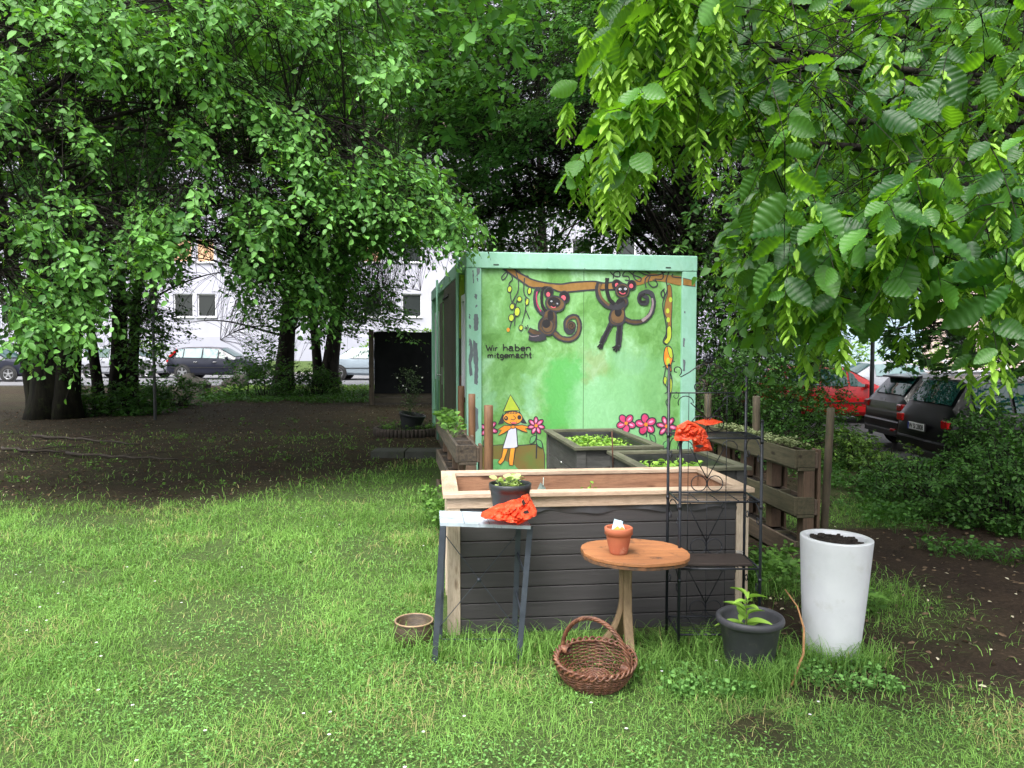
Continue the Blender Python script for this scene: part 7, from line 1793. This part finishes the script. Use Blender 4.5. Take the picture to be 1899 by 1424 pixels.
# ================================================================ shrubs and ground plants
def shrub(name, label, cat, P, g, length, nleaf, leaf, m, base, heading=(0, -0.3, 0.3), droop=0.3, group=None, n_st=9, wide=0.6, tmpl=T_FAR, kind=None):
    root = empty(name, base, 0, label, cat, group)
    bz = np.array(base, dtype=float); rts = P - bz
    lf, path, pos, rts = sprays(rts, g, length, nleaf, leaf, heading, 0.8, droop, tmpl, wide)
    npmesh("foliage", lf[0], lf[1], m, parent=root, tint=lf[2])
    idx = g.integers(0, len(rts), n_st * 6); E = rts[idx]
    S0 = np.stack([g.normal(0, 0.12, len(E)) + E[:, 0] * 0.45, g.normal(0, 0.08, len(E)) + E[:, 1] * 0.45, 0 * E[:, 0] - 0.02], -1)
    pth = np.array([bez(a, a + np.array([0, 0, e[2] * 0.4]), a * 0.5 + e * 0.5 + np.array([0, 0, e[2] * 0.2]), e, 7) for a, e in zip(S0, E)])
    V1, F1 = nptubes(pth, np.ones((len(E), 1)) * np.linspace(0.011, 0.003, 7)[None, :], 4)
    V2, F2 = nptubes(path, 0.0022 * np.ones(path.shape[:2]), 3)
    npmesh("stems", np.concatenate([V1, V2]), np.concatenate([F1, F2 + len(V1)]), BARK, parent=root, smooth=True)
    return root
def mound(cx, cy, rx, ry, h, n, g, z0=0.0, seed=1, thr=0.35):
    P = g.normal(size=(n * 2, 3)); P /= np.linalg.norm(P, axis=1, keepdims=True); P[:, 2] = np.abs(P[:, 2]); P *= (0.35 + 0.65 * g.random(len(P)) ** 0.5)[:, None]
    k = vnoise(P[:, 0] * rx + P[:, 2], P[:, 1] * ry + P[:, 2] * h, 0.45, seed) > thr
    P = P[k][:n] * np.array([rx, ry, h]) + np.array([cx, cy, z0]); return P
SH = leafmat("shrub_leaf", (0.020, 0.070, 0.012), (0.070, 0.17, 0.034), (0.10, 0.27, 0.02), 0.3, 0.5, 0.25)
SHL = leafmat("bright_shrub_leaf", (0.05, 0.12, 0.02), (0.15, 0.27, 0.045), (0.18, 0.36, 0.035), 0.35, 0.5, 0.35)
def gp(px, Y): return at(px, 700, Y).x
shrub("shrub", "big dark green shrub behind the right pallet planter", "shrub", mound(gp(1400, 10), 10.2, 1.35, 1.0, 1.55, 900, g, seed=2), g, 0.28, 8, 0.055, SH, (gp(1400, 10), 10.2, 0))
shrub("shrub", "shrub filling the gap between the container and the red car", "shrub", mound(gp(1345, 12.5), 12.6, 1.1, 1.0, 2.3, 620, g, seed=3), g, 0.30, 8, 0.065, SH, (gp(1345, 12.5), 12.6, 0))
shrub("shrub", "shrub in front of the red car's side", "shrub", mound(gp(1480, 14), 14.2, 1.3, 0.9, 1.55, 620, g, z0=-0.2, seed=4), g, 0.3, 8, 0.06, SH, (gp(1480, 14), 14.2, -0.2))
shrub("shrub", "low yellow-green bush below the black hatchback", "shrub", mound(gp(1560, 9.6), 9.7, 0.80, 0.6, 0.66, 420, g, z0=-0.15, seed=5), g, 0.22, 8, 0.05, SHL, (gp(1575, 9.6), 9.7, -0.15))
shrub("shrub", "loose sprigs standing in front of the number plate", "shrub", mound(gp(1660, 8.8), 8.9, 0.42, 0.4, 0.62, 110, g, z0=-0.1, seed=6, thr=0.45), g, 0.2, 8, 0.045, SHL, (gp(1660, 8.8), 8.9, -0.1))
shrub("shrub", "dense dark bush in front of the black estate car at the right", "shrub", mound(gp(1860, 8.2), 8.2, 0.66, 0.7, 1.12, 850, g, z0=-0.1, seed=7), g, 0.24, 8, 0.05, SH, (gp(1835, 8.2), 8.2, -0.1))
shrub("shrub", "dark bush spilling over the right edge of the picture", "shrub", mound(gp(1910, 6.4), 6.5, 0.75, 0.6, 0.75, 620, g, seed=8), g, 0.22, 8, 0.045, SH, (gp(1910, 6.4), 6.5, 0))
shrub("shrub", "low herbs growing over the path's right side", "shrub", mound(gp(1730, 7.4), 7.5, 0.75, 0.75, 0.42, 480, g, seed=9), g, 0.18, 8, 0.04, SH, (gp(1730, 7.4), 7.5, 0))
shrub("shrub", "dark undergrowth between the two left trees", "shrub", mound(gp(185, 17), 17.4, 1.5, 0.9, 0.85, 560, g, seed=10), g, 0.32, 8, 0.08, L_DARK, (gp(190, 17), 17.2, 0))
shrub("shrub", "dark shrub beside the thin sign pole", "shrub", mound(gp(300, 19), 19.4, 1.0, 0.8, 0.8, 280, g, seed=11), g, 0.34, 8, 0.08, L_DARK, (gp(300, 19), 19.4, 0))
shrub("shrub", "leafy sucker growth at the foot of the leaning tree", "shrub", mound(gp(470, 22), 22.5, 1.9, 0.9, 1.2, 330, g, seed=12), g, 0.5, 8, 0.09, L_DARK, (gp(470, 22), 22.5, 0))
shrub("shrub", "sucker leaves between the leaning trunk and the forked trunk", "shrub", mound(gp(575, 22), 22.8, 0.8, 0.7, 1.0, 130, g, seed=13), g, 0.4, 8, 0.09, L_DARK, (gp(575, 22), 22.8, 0))
shrub("hedge", "yellow-green hedge showing over the black screen", "hedge", mound(gp(770, 31), 40.9, 5.5, 0.5, 2.4, 900, g, z0=0.1, seed=14, thr=0.1), g, 0.35, 7, 0.14, L_LIME, (gp(770, 31), 40.9, 0.1))
shrub("hedge", "bright green hedge behind the silver saloon", "hedge", mound(gp(1640, 33), 33, 5.5, 0.6, 2.3, 900, g, z0=-0.45, seed=15, thr=0.1), g, 0.35, 7, 0.14, L_LIME, (gp(1640, 33), 33, -0.45))
shrub("hedge", "green shrubs on the far side of the street behind the sign pole", "hedge", mound(gp(250, 41), 41.5, 2.6, 0.5, 1.9, 350, g, z0=0.1, seed=16, thr=0.1), g, 0.35, 7, 0.14, L_LIME, (gp(250, 41), 41.5, 0.1))
def herb_patch(name, label, x0, x1, y0, y1, n, seed, m, L=0.04, h=0.1, nl=8, dens=None):
    g = np.random.default_rng(seed); x = g.uniform(x0, x1, n); y = g.uniform(y0, y1, n); k = vnoise(x, y, 0.4, seed) > 0.42; x, y = x[k], y[k]
    return rosettes(name, np.stack([x, y, height(x, y)], -1), h * 0.8, nl, L, m, h, seed, label, "plants", 'stuff')
herb_patch("ground_ivy", "ground ivy over the verge between the street and the dark trees", gp(380, 22), gp(700, 22), 20.3, 25.5, 900, 51, SH, 0.07, 0.12)
herb_patch("verge_plants", "yellow-green weeds along the kerb of the street verge", gp(400, 26), gp(700, 26), 25, 28.5, 500, 52, L_LIME, 0.07, 0.14)
herb_patch("weeds", "leafy weeds between the new bed and the right pallet planter", 1.42, 2.1, 4.25, 5.3, 150, 53, HERB, 0.045, 0.14, 10)
herb_patch("nettles", "dark green weeds covering the ground at the right behind the path", 3.2, 6.6, 6.6, 11, 1500, 54, SH, 0.04, 0.13, 8)
herb_patch("weeds", "weeds along the right edge of the picture beside the path", 3.0, 4.8, 5.2, 7.6, 500, 55, SH, 0.035, 0.10, 8)
herb_patch("clover_clump", "lush clover at the foot of the pots and rack", 0.5, 1.7, 3.25, 3.62, 170, 56, CM, 0.022, 0.06, 9)
herb_patch("sparse_weeds", "sparse weeds on the bare earth under the trees", -7, -1.2, 8, 16, 260, 57, HERB, 0.035, 0.05, 6)
rosettes("small_weed", [(0.905, 3.58, 0.0)], 0.04, 18, 0.03, HERB, 0.16, 58, "small bright weed at the front left foot of the iron rack", "weed")
c = gz(905, 1135, 0.0)
# fallen sticks on the dark earth
STK = mat("fallen_stick", (0.035, 0.028, 0.022), (0.06, 0.05, 0.04), 20, 0.95)
for k, (pts, lab) in enumerate((([(60, 812), (150, 818), (260, 828)], "long fallen branch at the far left of the bare earth"), ([(120, 845), (230, 852), (330, 856)], "second fallen branch lying in front of the long one"), ([(0, 835), (60, 840), (130, 842)], "short fallen stick at the left edge of the picture"))):
    P = []
    for p in pts: q = gz(*p); q.z = 0.035; P.append(q)
    mb = MB(); Q = []
    for i in range(len(P) - 1):
        for t in range(6): q = P[i].lerp(P[i + 1], t / 6); q.y += 0.06 * math.sin(t * 2 + i + k); Q.append(q)
    Q.append(P[-1]); mb.tube(Q, [0.022 - 0.012 * i / len(Q) for i in range(len(Q))], 7); mb.tube([Q[5], Q[5] + Vector((0.3, 0.25, 0.02)), Q[5] + Vector((0.6, 0.35, 0.01))], [0.012, 0.009, 0.004], 6)
    mb.build("fallen_branch", STK, label=lab, cat="branch", group="fallen branches")
